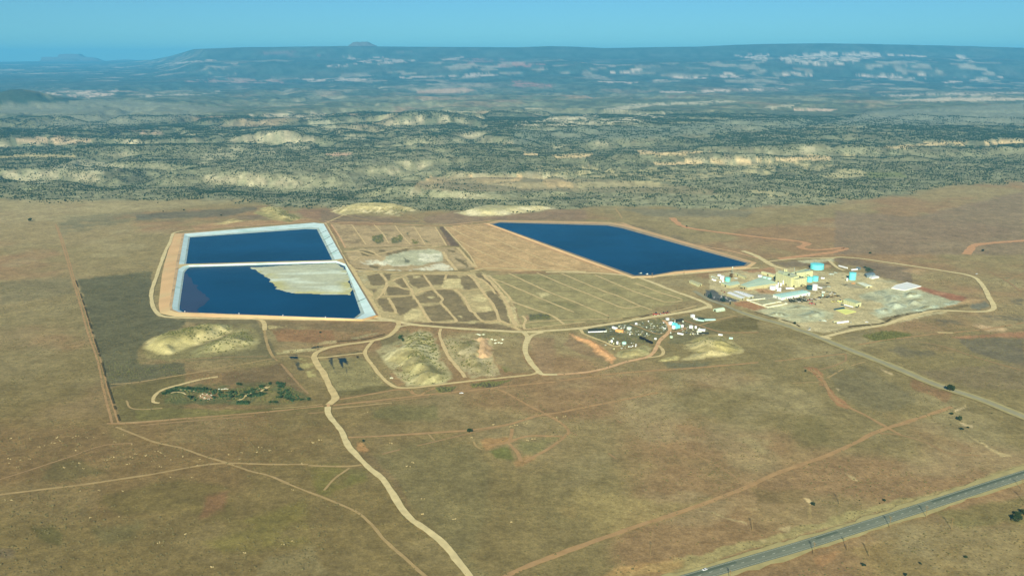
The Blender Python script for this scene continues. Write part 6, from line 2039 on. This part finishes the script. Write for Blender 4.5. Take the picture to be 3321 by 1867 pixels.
# ------------------------------------------------------------------ the salvage yard
def tank_cone(label, pos, r, h, mat):
    root = thing('scrap_hopper', label, 'hopper', (pos[0], pos[1], 0))
    MB().lathe((0, 0, 0), [(.8, h * .2), (r, h * .55), (r, h * .9), (r * .8, h)], 16).build('cone', mat, root)
    for k in range(4):
        a = .8 + k * math.pi / 2
        MB().tube((r * 1.0 * math.cos(a), r * 1.0 * math.sin(a), 0), (r * .95 * math.cos(a), r * .95 * math.sin(a), h * .8), .18, 5).build('leg', GREYM, root)


tank_cone('tall silvery hopper with a pointed foot in the salvage yard', seen('R', (605, 500)), 4.2, 9, SILVER)
tank_cone('white-capped cone hopper in the lower left of the salvage yard', seen('R', (485, 845)), 3.6, 7, BLUEW)
make_container('orange box container in the salvage yard beside the white one', seen('R', (375, 500)), -.5, ORANGE, 13, None, 0, 4.2, 5)
make_container('slanted white container left of the orange one', seen('R', (255, 425)), -.9, WHITE, 11, None, 0, 3.5, 3)
make_container('white upright box beside the cyan drums', seen('R', (1625, 322)), .3, WHITE, 6, None, 0, 5.5, 5)
make_container('white cube container at the salvage yard\'s top right', seen('R', (2168, 142)), .4, WHITE, 6, None, 0, 5, 5)
make_container('small white box at the top of the salvage yard', seen('R', (1550, 205)), .4, WHITE, 5, None, 0, 3.6, 4)
make_container('white slant-sided box below the white cube container', seen('R', (2245, 195)), -.6, WHITE, 8, None, 0, 2.4, 3)
make_container('long pale blue flat container right of the dark open one', seen('H', (1940, 232)), .1, BLUEW, 20, None, 0, 1.8, 6)
make_container('dark open container beside the white cube', seen('H', (1815, 222)), -.5, DARKG, 15, None, 0, 2.6, 5)
make_container('pale blue container under the dark open one', seen('R', (2350, 225)), -.5, BLUEW, 15, None, 0, 2.0, 3)
make_container('white flat trailer body with a dark load behind it', seen('H', (470, 388)), .12, WHITE, 32, None, 0, 1.5, 2.2)
make_container('dark load of timber behind the white flat trailer body', seen('H', (470, 368)), .1, DARK, 30, None, 0, 2.0, 8)
make_container('large white container at the salvage yard\'s right side', seen('R', (2390, 470)), -.3, WHITE, 12, None, 0, 3, 5)
make_container('silver container left of the large white one', seen('R', (2330, 505)), -.3, SILVER, 8, None, 0, 2.6, 3)
make_container('black flat block put in for the shade below the large white container', seen('R', (2450, 545)), .05, DARK, 16, None, 0, 1.8, 5)  # dark block stands in for the shade below the white container
make_container('small white box at the salvage yard\'s far right end', seen('H', (2215, 475)), -.2, BLUEW, 6, None, 0, 2.2, 3)
make_container('white box left of the far right one', seen('H', (2080, 430)), -.5, WHITE, 7, None, 0, 2.0, 3)
make_container('white pipe-shaped box below the loop track', seen('R', (1870, 560)), -.7, WHITE, 11, None, 0, 2.4, 2.5)
make_container('black box container near the cyan drums', seen('R', (1850, 250)), .3, DARK, 13, None, 0, 4.5, 5)
CY = [(1690, 350), (1740, 372), (1790, 380), (1830, 395), (1720, 392), (1770, 410), (1700, 330), (1760, 350)]
for k, (x, y) in enumerate(CY):
    make_drum('large cyan drum in the cluster beside the white upright box', seen('R', (x, y)), 2.6, 4.6, CYAN, 'cyan drums in the salvage yard')
for k, (x, y, r, h, lb) in enumerate(((2128, 410, 3.4, 4.6, 'round white tank standing alone in the salvage yard\'s right half'), (1915, 385, 2.4, 4.4, 'narrow white tank right of the cyan drums'), (1700, 415, 3.2, 5, 'white tank in front of the cyan drums'), (2245, 410, 2.0, 4, 'white tank behind the silver container'),
                                      (182, 755, 1.8, 4, 'slim white tank at the salvage yard\'s lower left'), (318, 795, 1.8, 4.2, 'slim white tank beside the lower left track'), (1255, 680, 2.2, 2.2, 'white tank at the end of the black tyre heap'), (782, 315, 2.2, 3.0, 'white tank at the salvage yard\'s top left'), (1645, 640, 2.6, 3, 'pale tank beside the salvage yard road'))):
    make_drum(lb, seen('R', (x, y)), r, h, [WHITE, WHITE, WHITE, WHITE, WHITE, WHITE, WHITE, WHITE, PGREEN][k], None)
# long black tyre heap
for k in range(14):
    t = k / 13
    p = seen('R', (880 + 285 * t + random.uniform(-8, 8), 655 + 125 * t + random.uniform(-8, 8)))
    root = thing('tyre_stack', 'stack of black tyres in the long dark heap across the salvage yard', 'tyres', (p[0], p[1], 0), 0, 'tyre stacks in the long dark heap')
    for j in range(4):
        r = 2.3 - .12 * j
        MB().lathe((random.uniform(-.3, .3), random.uniform(-.3, .3), j * .8), [(r * .55, .1), (r * .8, 0), (r, .15), (r, .6), (r * .8, .75), (r * .55, .65)], 14).build('tyre', TYRE, root)
JZ1 = WL('R', [(0, 480), (200, 330), (560, 330), (760, 400), (1050, 520), (1250, 650), (1080, 620), (500, 560), (60, 520)])
JZ2 = WL('R', [(720, 280), (980, 230), (1380, 230), (1540, 330), (1560, 440), (1480, 540), (1300, 545), (1000, 420)])
JZ3 = WL('R', [(0, 700), (200, 650), (700, 760), (900, 870), (560, 900), (150, 940), (0, 880)])
JZ4 = WL('R', [(1640, 180), (2080, 240), (2300, 350), (2560, 420), (2600, 560), (2200, 610), (1950, 600), (1850, 480), (1640, 450)])
JZ5 = WL('H', [(1340, 420), (1560, 400), (1860, 440), (2100, 430), (1900, 400), (1700, 330)])
JW = WL('J', [(1640, 320), (1790, 260), (1700, 300), (1620, 350)])
cnt = 0


def in_poly_pts(poly, n):
    pl = np.array(poly)
    out = []
    while len(out) < n:
        q = RNG.uniform(pl.min(0), pl.max(0), (200, 2))
        ok = inside(q[:, 0], q[:, 1], pl)
        out += [tuple(v) for v in q[ok]]
    return out[:n]


for poly, n, lbl in ((JZ1, 66, 'along the upper left of the salvage yard'), (JZ2, 64, 'inside the salvage yard\'s loop track'), (JZ3, 40, 'in the lower left of the salvage yard'), (JZ4, 68, 'in the salvage yard\'s right half'), (JZ5, 12, 'along the top of the straw-coloured mound')):
    for k, p in enumerate(in_poly_pts(poly, n)):
        kind = random.random()
        if kind < .55:
            make_heap('scrap_heap', 'dark heap of mixed scrap ' + lbl, p, random.uniform(1.2, 3.3), random.choice([[DARK, GREYM], [DARKG, BROWNM], [BROWNM, SILVER], [GREYM, DARK]]), 'dark scrap heaps ' + lbl, 'scrap heap', 700 + cnt, 0, .45, 9)
        elif kind < .85:
            make_heap('scrap_heap', 'small pale heap of scrap metal ' + lbl, p, random.uniform(1.0, 2.4), random.choice([[CREAM, SILVER], [SILVER, GREYM], [CREAM, GREYM], [WHITE, GREYM]]), 'pale scrap heaps ' + lbl, 'scrap heap', 900 + cnt, 0, .5, 7)
        else:
            make_drum('small white drum among the scrap ' + lbl, p, random.uniform(.8, 1.3), random.uniform(1.4, 2.6), random.choice([WHITE, CREAM, SILVER]), 'white drums ' + lbl, random.random() < .5)
        cnt += 1
# dark scrap by the left front tracks, as in the photograph
for k, (fr, x, y, s) in enumerate((('I', 1870, 408, 5), ('I', 1900, 402, 5), ('I', 1930, 400, 4), ('I', 1850, 415, 3))):
    make_heap('scrap_heap', ['black wooden crates piled above the bend of the dirt road', 'second pile of black crates above the bend of the dirt road', 'right-hand pile of black crates above the bend', 'small left pile of black crates above the bend'][k], seen(fr, (x, y)), s, [DARK, BROWNM], 'black crate piles above the road bend', 'crate pile', 1200 + k, 0, .4, 8)
for k, (x, y) in enumerate(((1955, 362), (1990, 355), (2015, 362), (2030, 325), (1915, 322), (1950, 330), (870, 725), (1790, 275), (1770, 270), (1830, 272))):
    make_heap('rubble_heap', 'pale rubble heap in the front row of mounds', seen('J', (x, y)), 3.2, [CONC, CREAM], 'pale rubble heaps in the front row', 'rubble', 1300 + k, 0, .5, 7)
for k, (x, y) in enumerate(((870, 840), (900, 842), (925, 840), (945, 838), (965, 840), (700, 890), (720, 930), (760, 945), (680, 910), (790, 905), (820, 890), (740, 895))):
    make_heap('rubble_heap', 'small white rubble heap among the green shrubs', seen('I', (x, y)), 1.6, [CONC, WHITE], 'white rubble heaps in the shrub hollow', 'rubble', 1400 + k, 0, .5, 6)

# ------------------------------------------------------------------ utility poles
def make_pole(pos, rz, h=13.0):
    root = thing('utility_pole', 'wooden utility pole beside the highway fence line', 'utility pole', (pos[0], pos[1], 0), rz, 'utility poles along the highway')
    MB().tube((0, 0, -.2), (0, 0, h), .30, 8, .2).build('pole', POLEW, root)
    for z in (h - .7, h - 2.2):
        MB().box((0, 0, z), (.22, 4.2, .26)).build('crossarm', POLEW, root)
    for s in (-1.9, -.8, .8, 1.9):
        MB().lathe((0, s, h - .57), [(.1, 0), (.14, .15), (.06, .35)], 8).build('insulator', GREYM, root)
    return root


pole0 = None
for k, (x, y) in enumerate(((1245, 970), (1456, 944), (1595, 982), (2117, 810), (1726, 802), (1408, 655), (213, 975), (716, 1150), (1955, 735), (2560, 560), (856, 818), (2576, 640))):
    p = W('N', (x, y))
    if pole0 is None:
        pole0 = make_pole(p, math.atan2(hd.y, hd.x))
    else:
        c = copy_tree(pole0)
        c.location = (p[0], p[1], 0)
for k, (fr, x, y) in enumerate((('E', 1178, 1082), ('E', 1592, 1002), ('E', 1820, 1002), ('R', 88, 225), ('E', 1588, 700), ('E', 1885, 668), ('H', 615, 865), ('F', 905, 660))):
    p = W(fr, (x, y))
    c = copy_tree(pole0)
    c.location = (p[0], p[1], 0)
    c.rotation_euler = (0, 0, .4 * k)
    c['label'] = 'wooden utility pole along the dirt roads by the mill'
    c['group'] = 'utility poles around the mill roads'

# ------------------------------------------------------------------ trees and shrubs
def leafy_mesh(name, r, h, n, mat, seed, base=.12, trunk=True, leaf=.55, cone=False):
    """Crown of many small leaf clumps on limbs round a short trunk; returns (trunk mesh, crown mesh)."""
    R = random.Random(seed)
    tb = MB()
    tb.tube((0, 0, -.15), (R.uniform(-.1, .1), R.uniform(-.1, .1), h * .6), r * .11, 6, r * .04)
    for k in range(5):
        a = 1.26 * k + R.uniform(-.3, .3)
        tb.tube((0, 0, h * R.uniform(.15, .4)), (r * .6 * math.cos(a), r * .6 * math.sin(a), h * R.uniform(.5, .75)), r * .05, 5, r * .02)
    cb = MB()
    lobes = [(R.uniform(-.45, .45) * r, R.uniform(-.45, .45) * r, h * R.uniform(.35, .75), r * R.uniform(.45, .7)) for _ in range(6)]
    for k in range(n):
        if cone:
            t = R.random() ** .7
            rad = r * (1 - t) * R.uniform(.5, 1.05) + .1
            a = R.uniform(0, 6.283)
            c = Vector((rad * math.cos(a), rad * math.sin(a), h * (.08 + .92 * t)))
        else:
            lx, ly, lz, lr = R.choice(lobes)
            v = Vector((R.gauss(0, 1), R.gauss(0, 1), R.gauss(0, 1))).normalized() * lr * R.uniform(.6, 1.05)
            c = Vector((lx, ly, lz)) + Vector((v.x, v.y, v.z * h / (2.2 * r)))
            c.z = max(h * base, c.z)
        s = r * leaf * R.uniform(.28, .5)
        q = Vector((R.gauss(0, 1), R.gauss(0, 1), R.gauss(0, 1))).normalized()
        u = q.orthogonal().normalized() * s
        w = q.cross(u).normalized() * s * R.uniform(.6, 1)
        i = len(cb.v)
        cb.v += [tuple(c - u), tuple(c + w * .8), tuple(c + u), tuple(c - w * .8), tuple(c + q * s * .6)]
        cb.f += [(i, i + 1, i + 4), (i + 1, i + 2, i + 4), (i + 2, i + 3, i + 4), (i + 3, i, i + 4)]
    t_me, c_me = tb.mesh(name + '_trunk'), cb.mesh(name + '_crown')
    t_me.materials.append(TRUNK)
    c_me.materials.append(mat)
    return t_me, c_me


TREE_ME = [leafy_mesh('juniper', 2.6, 4.2, 190, JUN, 1), leafy_mesh('juniper', 2.3, 3.6, 160, JUN2, 2), leafy_mesh('juniper', 3.0, 5.0, 220, JUN, 3), leafy_mesh('juniper', 1.5, 1.9, 90, JUN, 4)]
BUSH_ME = [leafy_mesh('shrub', 2.2, 2.6, 130, SHRUB, 5, .05), leafy_mesh('shrub', 1.8, 2.0, 110, SHRUB, 6, .05)]
CONE_ME = leafy_mesh('conifer', 2.8, 10.0, 320, CONI, 9, .05, True, .5, True)


def plant(name, label, cat, pos, me2, s, rz, group, z=0.0, sz=None):
    root = thing(name, label, cat, (pos[0], pos[1], z), rz, group)
    root.scale = (s, s, sz or s)
    link('trunk', me2[0], None, root)
    link('crown', me2[1], None, root)
    return root


# single trees with a place of their own
SOLO = [('O', 1660, 925, 2.0, 2, 'dark broad juniper at the edge of the mill road, largest tree on the open range'),
        ('O', 1675, 1185, 1.0, 0, 'dark juniper at the top of the line below the mill road'), ('O', 1768, 1250, 1.15, 2, 'second dark juniper in the line below the mill road'), ('O', 1790, 1355, 1.0, 1, 'dark juniper beside the start of the pale gully'), ('O', 1860, 1335, .7, 0, 'small dark juniper right of the pale gully head'),
        ('O', 1665, 1300, .6, 3, 'small round bush left of the juniper line'), ('O', 1925, 1270, .6, 3, 'small round bush right of the juniper line'), ('O', 40, 705, .9, 1, 'dark juniper on the red scrape beside the track junction'), ('O', 280, 497, .8, 3, 'round bush near the mill road verge'), ('O', 120, 1240 - 1000 + 280, .6, 3, 'small bush on the green strip beside the red track'),
        ('O', 2125, 1175, .6, 3, 'small bush right of the mill road near the frame edge'), ('N', 1240, 658, 1.1, 1, 'round juniper beside the small white outcrop'), ('N', 1692, 632, .8, 0, 'small juniper above the highway, right of two dots'), ('N', 1664, 648, .6, 3, 'tiny bush left of the small juniper above the highway'), ('N', 1536, 630, .6, 3, 'tiny bush second left above the highway'),
        ('N', 2535, 762, 1.5, 2, 'green juniper below the highway near the right frame edge'), ('N', 2572, 712, 1.5, 0, 'dark juniper cut by the right frame edge'), ('N', 1562, 1042, .9, 1, 'dark juniper below the pair of utility poles'), ('N', 2207, 990, .7, 0, 'dark juniper on the lower right range'), ('N', 1920, 1030, .6, 1, 'small juniper left of the dark one on the lower right range'), ('N', 2000, 945, .45, 3, 'tiny bush on the lower right range'),
        ('N', 1826, 1102, .8, 1, 'juniper at the very bottom edge below the highway'), ('N', 1605, 540, .5, 3, 'tiny bush between the red track and the highway'), ('N', 1340, 498, .5, 3, 'tiny bush left between the red track and the highway'), ('M', 1332, 262, 1.2, 2, 'dark juniper on the red cross track'), ('M', 455, 335, .8, 1, 'small juniper beside the pale gravel road bend'), ('M', 2030, 265, .7, 3, 'bush beside the red track loop'),
        ('K', 178, 212, 1.8, 2, 'dark juniper on the back fence track at the far left'), ('C', 850, 122, 1.3, 0, 'dark juniper on the track behind the back left pond'), ('C', 480, 68, 1.2, 1, 'dark juniper left on the back track'), ('C', 275, 82, 1.0, 1, 'small juniper on the back track'), ('K', 383, 98, 1.6, 2, 'dark juniper at the edge of the woods on the left'), ('K', 342, 102, 1.2, 0, 'smaller juniper beside the woods on the left'), ('K', 926, 106, 1.0, 1, 'lone juniper on the pale strip below the woods'),
        ('E', 1910, 218, 1.2, 1, 'juniper on the red winding track'), ('I', 1928, 255, .9, 0, 'dot-like juniper on the red earth patch'), ('G', 655, 8, 1.3, 0, 'juniper on the range behind the mill loop road'), ('U', 2472, 632, 1.6, 1, 'dark bush beside the red scrape at the right edge'), ('U', 2560, 1295, 1.4, 0, 'dark tree at the right frame edge below the highway'), ('F', 1425, 1190, 1.4, 1, 'round bush beside the mill road ditch')]
for fr, x, y, s, k, lb in SOLO:
    p = W(fr, (x, y))
    plant('juniper_tree' if k != 3 else 'sage_bush', lb, 'tree' if k != 3 else 'bush', p, TREE_ME[k], s, random.uniform(0, 6), None)
for k, (fr, x, y, s) in enumerate((('F', 232, 822, 1.15), ('F', 22, 730, 1.0), ('F', 352, 862, .6), ('E', 2112, 878, .85), ('E', 2135, 880, .95), ('E', 2075, 858, .6), ('F', 195, 800, .7), ('E', 2260, 912, .8))):
    p = W(fr, (x, y))
    plant('conifer_tree', ['tall dark conifer in front of the car park, tallest of the row', 'dark conifer at the car park\'s left end', 'short conifer at the car park\'s right front corner', 'conifer in the left group by the car park', 'right conifer of the left group by the car park', 'small conifer at the far left of the car park row', 'short conifer left of the tallest one', 'conifer right of the tallest one'][k], 'tree', p, CONE_ME, s, k, None)
for k, (x, y) in enumerate(((1860, 215), (1900, 230), (1940, 250), (1990, 250), (1960, 285), (2030, 280), (1900, 285), (1930, 310))):
    plant('dark_shrub', 'dark green shrub in the clump behind the blue-grey shed', 'shrub', W('Q', (x, y)), BUSH_ME[k % 2], 1.3, k, 'dark shrubs behind the blue-grey shed')
# shrubs of the green hollow
SHP = WL('I', [(270, 890), (330, 850), (420, 830), (640, 830), (900, 850), (900, 900), (780, 940), (560, 950), (330, 930)])
SHL = [(290 + 18 * k, 895 - 26 * math.sin(k * .25)) for k in range(8)] + [(420 + 30 * k, 832 + 2 * k) for k in range(14)] + [(560, 940), (580, 945), (800, 930), (870, 900), (890, 885), (950, 880), (1000, 880), (1040, 878), (1010, 930), (1050, 925)]
SHL += [(1070, 985), (1090, 990), (1110, 988), (1130, 986), (1150, 990), (1170, 988), (1070, 800), (1090, 803), (1190, 920), (1210, 915), (1230, 905), (1270, 900), (1300, 895), (1320, 905), (1350, 898), (1290, 830), (1310, 825), (1250, 850), (1220, 860), (1180, 880), (1140, 890), (1100, 910)]
SHL += [(1400, 785), (1415, 795), (1480, 790), (1500, 795), (1520, 790), (1540, 800), (1500, 825), (1490, 880), (1520, 900), (1500, 850), (1360, 860), (1480, 925), (1520, 930), (1550, 940), (1590, 955), (1620, 960), (1650, 960), (1690, 955), (1720, 955), (1740, 950), (1800, 945), (1810, 955), (1400, 985), (1430, 980), (1460, 985), (1600, 880), (1580, 860)]
for k, (x, y) in enumerate(SHL):
    p = W('I', (x + random.uniform(-8, 8), y + random.uniform(-4, 4)))
    plant('green_shrub', 'dark green shrub in the hollow left of the pale dirt road', 'shrub', p, BUSH_ME[k % 2], random.uniform(.9, 1.7), random.uniform(0, 6), 'green shrubs in the hollow')
for k, (x, y) in enumerate(((965, 300), (985, 325), (955, 315), (990, 340))):
    plant('green_shrub', 'dark green shrub beside the top of the middle mound', 'shrub', W('J', (x, y)), BUSH_ME[k % 2], 1.5, k, 'shrubs beside the middle mound')


# ------------------------------------------------------------------ scattered plants as masses
def scatter(name, pts, scl, mat, label, squash=.8, seed=0, subdiv=1, rough=.35):
    """One object that carries a bush or tree crown at every listed point (real geometry by geometry nodes)."""
    me = bpy.data.meshes.new(name)
    me.vertices.add(len(pts))
    me.vertices.foreach_set('co', np.ascontiguousarray(pts, np.float32).ravel())
    a = me.attributes.new('scl', 'FLOAT', 'POINT')
    a.data.foreach_set('value', np.ascontiguousarray(scl, np.float32))
    o = bpy.data.objects.new(name, me)
    COL.objects.link(o)
    ng = bpy.data.node_groups.new(name + '_plants', 'GeometryNodeTree')
    ng.interface.new_socket('Geometry', in_out='INPUT', socket_type='NodeSocketGeometry')
    ng.interface.new_socket('Geometry', in_out='OUTPUT', socket_type='NodeSocketGeometry')
    N, L = ng.nodes, ng.links
    gi, go = N.new('NodeGroupInput'), N.new('NodeGroupOutput')
    ico = N.new('GeometryNodeMeshIcoSphere')
    ico.inputs['Radius'].default_value = 1.0
    ico.inputs['Subdivisions'].default_value = subdiv + 1
    sp = N.new('GeometryNodeSetPosition')
    no = N.new('ShaderNodeTexNoise')
    no.inputs['Scale'].default_value = 1.6 + seed * .1
    no.inputs['Detail'].default_value = 3
    vs = N.new('ShaderNodeVectorMath')
    vs.operation = 'SUBTRACT'
    vs.inputs[1].default_value = (.5, .5, .5)
    vm = N.new('ShaderNodeVectorMath')
    vm.operation = 'MULTIPLY'
    vm.inputs[1].default_value = (rough * 4, rough * 4, rough * 3)
    L.new(no.outputs['Color'], vs.inputs[0])
    L.new(vs.outputs[0], vm.inputs[0])
    L.new(ico.outputs[0], sp.inputs[0])
    L.new(vm.outputs[0], sp.inputs['Offset'])
    tr = N.new('GeometryNodeTransform')
    tr.inputs['Translation'].default_value = (0, 0, squash * .75)
    tr.inputs['Scale'].default_value = (1, 1, squash)
    L.new(sp.outputs[0], tr.inputs[0])
    sm = N.new('GeometryNodeSetMaterial')
    sm.inputs['Material'].default_value = mat
    L.new(tr.outputs[0], sm.inputs[0])
    ip = N.new('GeometryNodeInstanceOnPoints')
    at = N.new('GeometryNodeInputNamedAttribute')
    at.data_type = 'FLOAT'
    at.inputs['Name'].default_value = 'scl'
    rv = N.new('FunctionNodeRandomValue')
    rv.data_type = 'FLOAT_VECTOR'
    rv.inputs[0].default_value = (0, 0, 0)
    rv.inputs[1].default_value = (.3, .3, 6.283)
    L.new(gi.outputs[0], ip.inputs['Points'])
    L.new(sm.outputs[0], ip.inputs['Instance'])
    L.new(at.outputs[0], ip.inputs['Scale'])
    L.new(rv.outputs[0], ip.inputs['Rotation'])
    L.new(ip.outputs[0], go.inputs[0])
    md = o.modifiers.new('plants', 'NODES')
    md.node_group = ng
    tag(o, label, None, None, 'stuff')
    return o


def woods():
    n = 560000
    r = np.sqrt(RNG.uniform(2300 ** 2, 8600 ** 2, n))
    a = np.radians(RNG.uniform(-34, 34, n))
    x, y = r * np.sin(a), r * np.cos(a)
    z = H(x, y)
    _, dens, far = paint(x, y, z)
    fine = fbm(x, y, 38, 3, 81)
    p = dens * (.12 + 2.3 * sstep(.36, .62, fine)) * np.clip(4600 / r, .5, 1.0)
    keep = (RNG.random(n) < p) & (far > .35)
    x, y, z, r = x[keep], y[keep], z[keep], r[keep]
    s = (0.9 + 1.6 * RNG.random(len(x)) ** 1.5) * np.clip(r / 4200, 1, 1.5)
    o = np.argsort(r)
    x, y, z, s = x[o], y[o], z[o], s[o]
    pxx, pyy = project(x, y, z)
    vis = (pxx > 0) & (pxx < 3321)
    first = np.nonzero(vis)[0][:255]
    mask = np.ones(len(x), bool)
    mask[first] = False
    for k, i in enumerate(first):
        t = plant('juniper_tree', 'dark juniper on the near edge of the wooded canyon country', 'tree', (x[i], y[i]), TREE_ME[k % 3], float(s[i]) / 2.4, random.uniform(0, 6), 'junipers along the near edge of the woods', float(z[i]) - .1)
    P = np.stack([x, y, z], 1)[mask]
    S = s[mask]
    h = RNG.random(len(P)) < .5
    scatter('pinyon_woods', P[h], S[h], JUN2, 'dark pinyon and juniper woods covering the canyon country', .85, 1)
    scatter('pinyon_woods', P[~h], S[~h], JUN, 'olive juniper woods mixed through the canyon country', .8, 2)
    print('trees', len(P))


woods()


def range_plants():
    # low sage and grass clumps over the open range and the field shrubs on the mounds
    n = 110000
    r = np.sqrt(RNG.uniform(640 ** 2, 2100 ** 2, n))
    a = np.radians(RNG.uniform(-33, 33, n))
    x, y = r * np.sin(a), r * np.cos(a)
    cl = fbm(x, y, 70, 4, 90)
    keep = RNG.random(n) < sstep(.40, .66, cl) * .55 + .06
    x, y = x[keep], y[keep]
    px, py = project(x, y, np.zeros_like(x))
    bad = np.zeros(len(x), bool)
    for fr, pl in (('U', [(380, 690), (450, 570), (860, 545), (1240, 550), (1560, 550), (1900, 650), (2120, 640), (2500, 760), (2350, 800), (2060, 840), (1800, 800), (1300, 820), (380, 815)]),
                   ('N', [(100, 1300), (1350, 830), (2700, 390), (2700, 560), (1400, 960), (700, 1300)])):
        bad |= inside(px, py, SL(fr, pl))
    x, y = x[~bad], y[~bad]
    P = np.stack([x, y, np.full(len(x), -.12)], 1)
    S = RNG.uniform(.4, 1.15, len(x)) * (1 + .4 * (RNG.random(len(x)) < .06))
    scatter('sage_clumps', P, S, SAGE, 'low dry sage clumps scattered over the open range', .5, 3, 0, .3)
    # field shrubs on the mounds
    pts, sc = [], []
    for fr, poly, n_, s0, s1 in (('J', [(1010, 320), (1130, 250), (1260, 245), (1310, 330), (1350, 480), (1330, 580), (1200, 620), (1040, 560), (1010, 440)], 330, 1.0, 2.0),
                                 ('J', [(900, 620), (1350, 560), (1480, 700), (1380, 780), (1080, 800), (960, 740)], 130, .8, 1.4), ('J', [(1410, 350), (1620, 330), (1740, 330), (1730, 520), (1900, 560), (1930, 700), (1650, 640), (1520, 520)], 160, .8, 1.5),
                                 ('I', [(210, 310), (420, 250), (700, 200), (970, 180), (1000, 240), (700, 360), (480, 375), (300, 360)], 520, .9, 1.9), ('I', [(620, 470), (900, 310), (1120, 220), (1260, 340), (1200, 390), (900, 460)], 300, .8, 1.7),
                                 ('C', [(1290, 40), (1400, 30), (1520, 80), (1640, 150), (1540, 185), (1380, 130)], 170, 1.0, 2.2), ('D', [(110, 50), (330, 0), (960, 40), (780, 120), (330, 90)], 130, 1.0, 2.0), ('D', [(1500, 32), (1700, 30), (2250, 30), (2100, 60), (1560, 55)], 200, 1.2, 2.2),
                                 ('H', [(1700, 520), (2100, 440), (2350, 600), (2200, 680), (1800, 700)], 150, .7, 1.3), ('K', [(610, 1040), (760, 1020), (1010, 1050), (1086, 1080), (1040, 1120), (820, 1130), (650, 1170)], 150, .6, 1.2), ('I', [(250, 890), (420, 820), (900, 850), (1560, 780), (1830, 950), (1500, 990), (1000, 960), (300, 970)], 420, .6, 1.4),
                                 ('D', [(490, 320), (600, 300), (610, 375), (545, 385)], 60, 1, 2), ('D', [(690, 345), (780, 300), (810, 350), (690, 385)], 60, 1, 2), ('D', [(880, 350), (950, 355), (945, 395), (900, 390)], 25, 1, 2), ('G', [(560, 1015), (830, 958), (1180, 1012), (900, 1078), (700, 1080)], 160, .8, 1.5),
                                 ('J', [(1330, 830), (1400, 820), (1540, 815), (1480, 870), (1370, 880)], 60, .8, 1.5), ('J', [(1690, 795), (1850, 762), (2110, 752), (1960, 808), (1720, 828)], 120, .8, 1.5), ('E', [(900, 1180), (1500, 1075), (1720, 1060), (1700, 1250), (1400, 1300), (1100, 1270)], 160, .7, 1.4), ('E', [(450, 1035), (560, 1025), (640, 1035), (645, 1070), (455, 1078)], 50, .8, 1.4)):
        for p in in_poly_pts(WL(fr, poly), n_):
            pts.append((p[0], p[1], mound_z(p[0], p[1]) - .1))
            sc.append(random.uniform(s0, s1))
    scatter('scrub', np.array(pts), np.array(sc), foliage_mat('scrub_leaves', (104, 104, 62)), 'olive scrub dotted over the earth mounds and hollows', .6, 4, 1, .3)
    hp, hs = [], []
    for fr, poly, n_ in (('I', [(270, 900), (330, 850), (430, 825), (640, 830), (880, 855), (900, 890), (780, 900), (600, 870), (420, 860), (320, 905)], 120), ('I', [(560, 925), (780, 935), (900, 890), (1050, 870), (1060, 940), (900, 960), (600, 965)], 60),
                         ('I', [(1060, 910), (1240, 840), (1330, 815), (1340, 840), (1180, 900), (1090, 950)], 60), ('I', [(1180, 915), (1350, 885), (1360, 905), (1200, 930)], 50), ('I', [(1060, 975), (1180, 975), (1180, 1000), (1060, 1000)], 60),
                         ('I', [(1470, 770), (1560, 780), (1550, 830), (1480, 820)], 60), ('I', [(1480, 840), (1640, 870), (1720, 940), (1640, 970), (1540, 930)], 70)):
        for p in in_poly_pts(WL(fr, poly), n_):
            hp.append((p[0], p[1], -.1))
            hs.append(random.uniform(.7, 1.7))
    scatter('green_brush', np.array(hp), np.array(hs), SHRUB, 'thick green brush filling the hollow left of the dirt road', .75, 6, 1, .35)
    # pale stones on the lower left range
    L_ = [(85, 310), (245, 315), (640, 290), (655, 360), (625, 408), (510, 328), (370, 372), (330, 378), (440, 350), (470, 300), (600, 300), (710, 298), (80, 478), (240, 480), (180, 490), (150, 545), (70, 510), (540, 548), (690, 558), (655, 512), (900, 480), (930, 464), (880, 490), (1060, 522), (1200, 450), (1090, 465), (1130, 435), (1340, 425), (1300, 415), (1410, 485), (1265, 495), (1330, 540), (1360, 455), (1510, 457), (950, 332), (1080, 355), (870, 265), (770, 300), (1020, 275), (100, 822), (50, 820), (660, 742), (815, 740), (1020, 742), (1600, 630), (1415, 632), (1660, 480), (1650, 532), (1995, 425), (1900, 440), (1980, 475), (2155, 385), (2240, 410), (2405, 415), (2120, 425), (2500, 517), (2420, 735), (1310, 1170), (1770, 1375), (1740, 1365), (2340, 1185), (2430, 1160), (2020, 1255), (755, 962), (980, 958), (1540, 1100)]
    q, sc = [], []
    for (x, y) in L_:
        for j in range(3):
            p = W('L', (x + random.uniform(-16, 16), y + random.uniform(-5, 5)))
            q.append((p[0], p[1], -.1))
            sc.append(random.uniform(.4, 1.0))
    for (x, y) in ((1350, 305), (1530, 190), (1680, 210), (1720, 195), (1800, 185), (2060, 135), (2120, 125), (1820, 325), (1860, 315), (950, 805), (830, 540), (860, 508), (950, 935), (1205, 975), (1680, 1000), (680, 350), (100, 320), (480, 95), (40, 345)):
        for j in range(4):
            p = W('M', (x + random.uniform(-16, 16), y + random.uniform(-5, 5)))
            q.append((p[0], p[1], -.1))
            sc.append(random.uniform(.5, 1.2))
    scatter('pale_stones', np.array(q), np.array(sc), pmat('pale_stone', (186, 166, 118), .9, .1, .5), 'pale stones scattered over the lower left range', .45, 5, 0, .25)


range_plants()
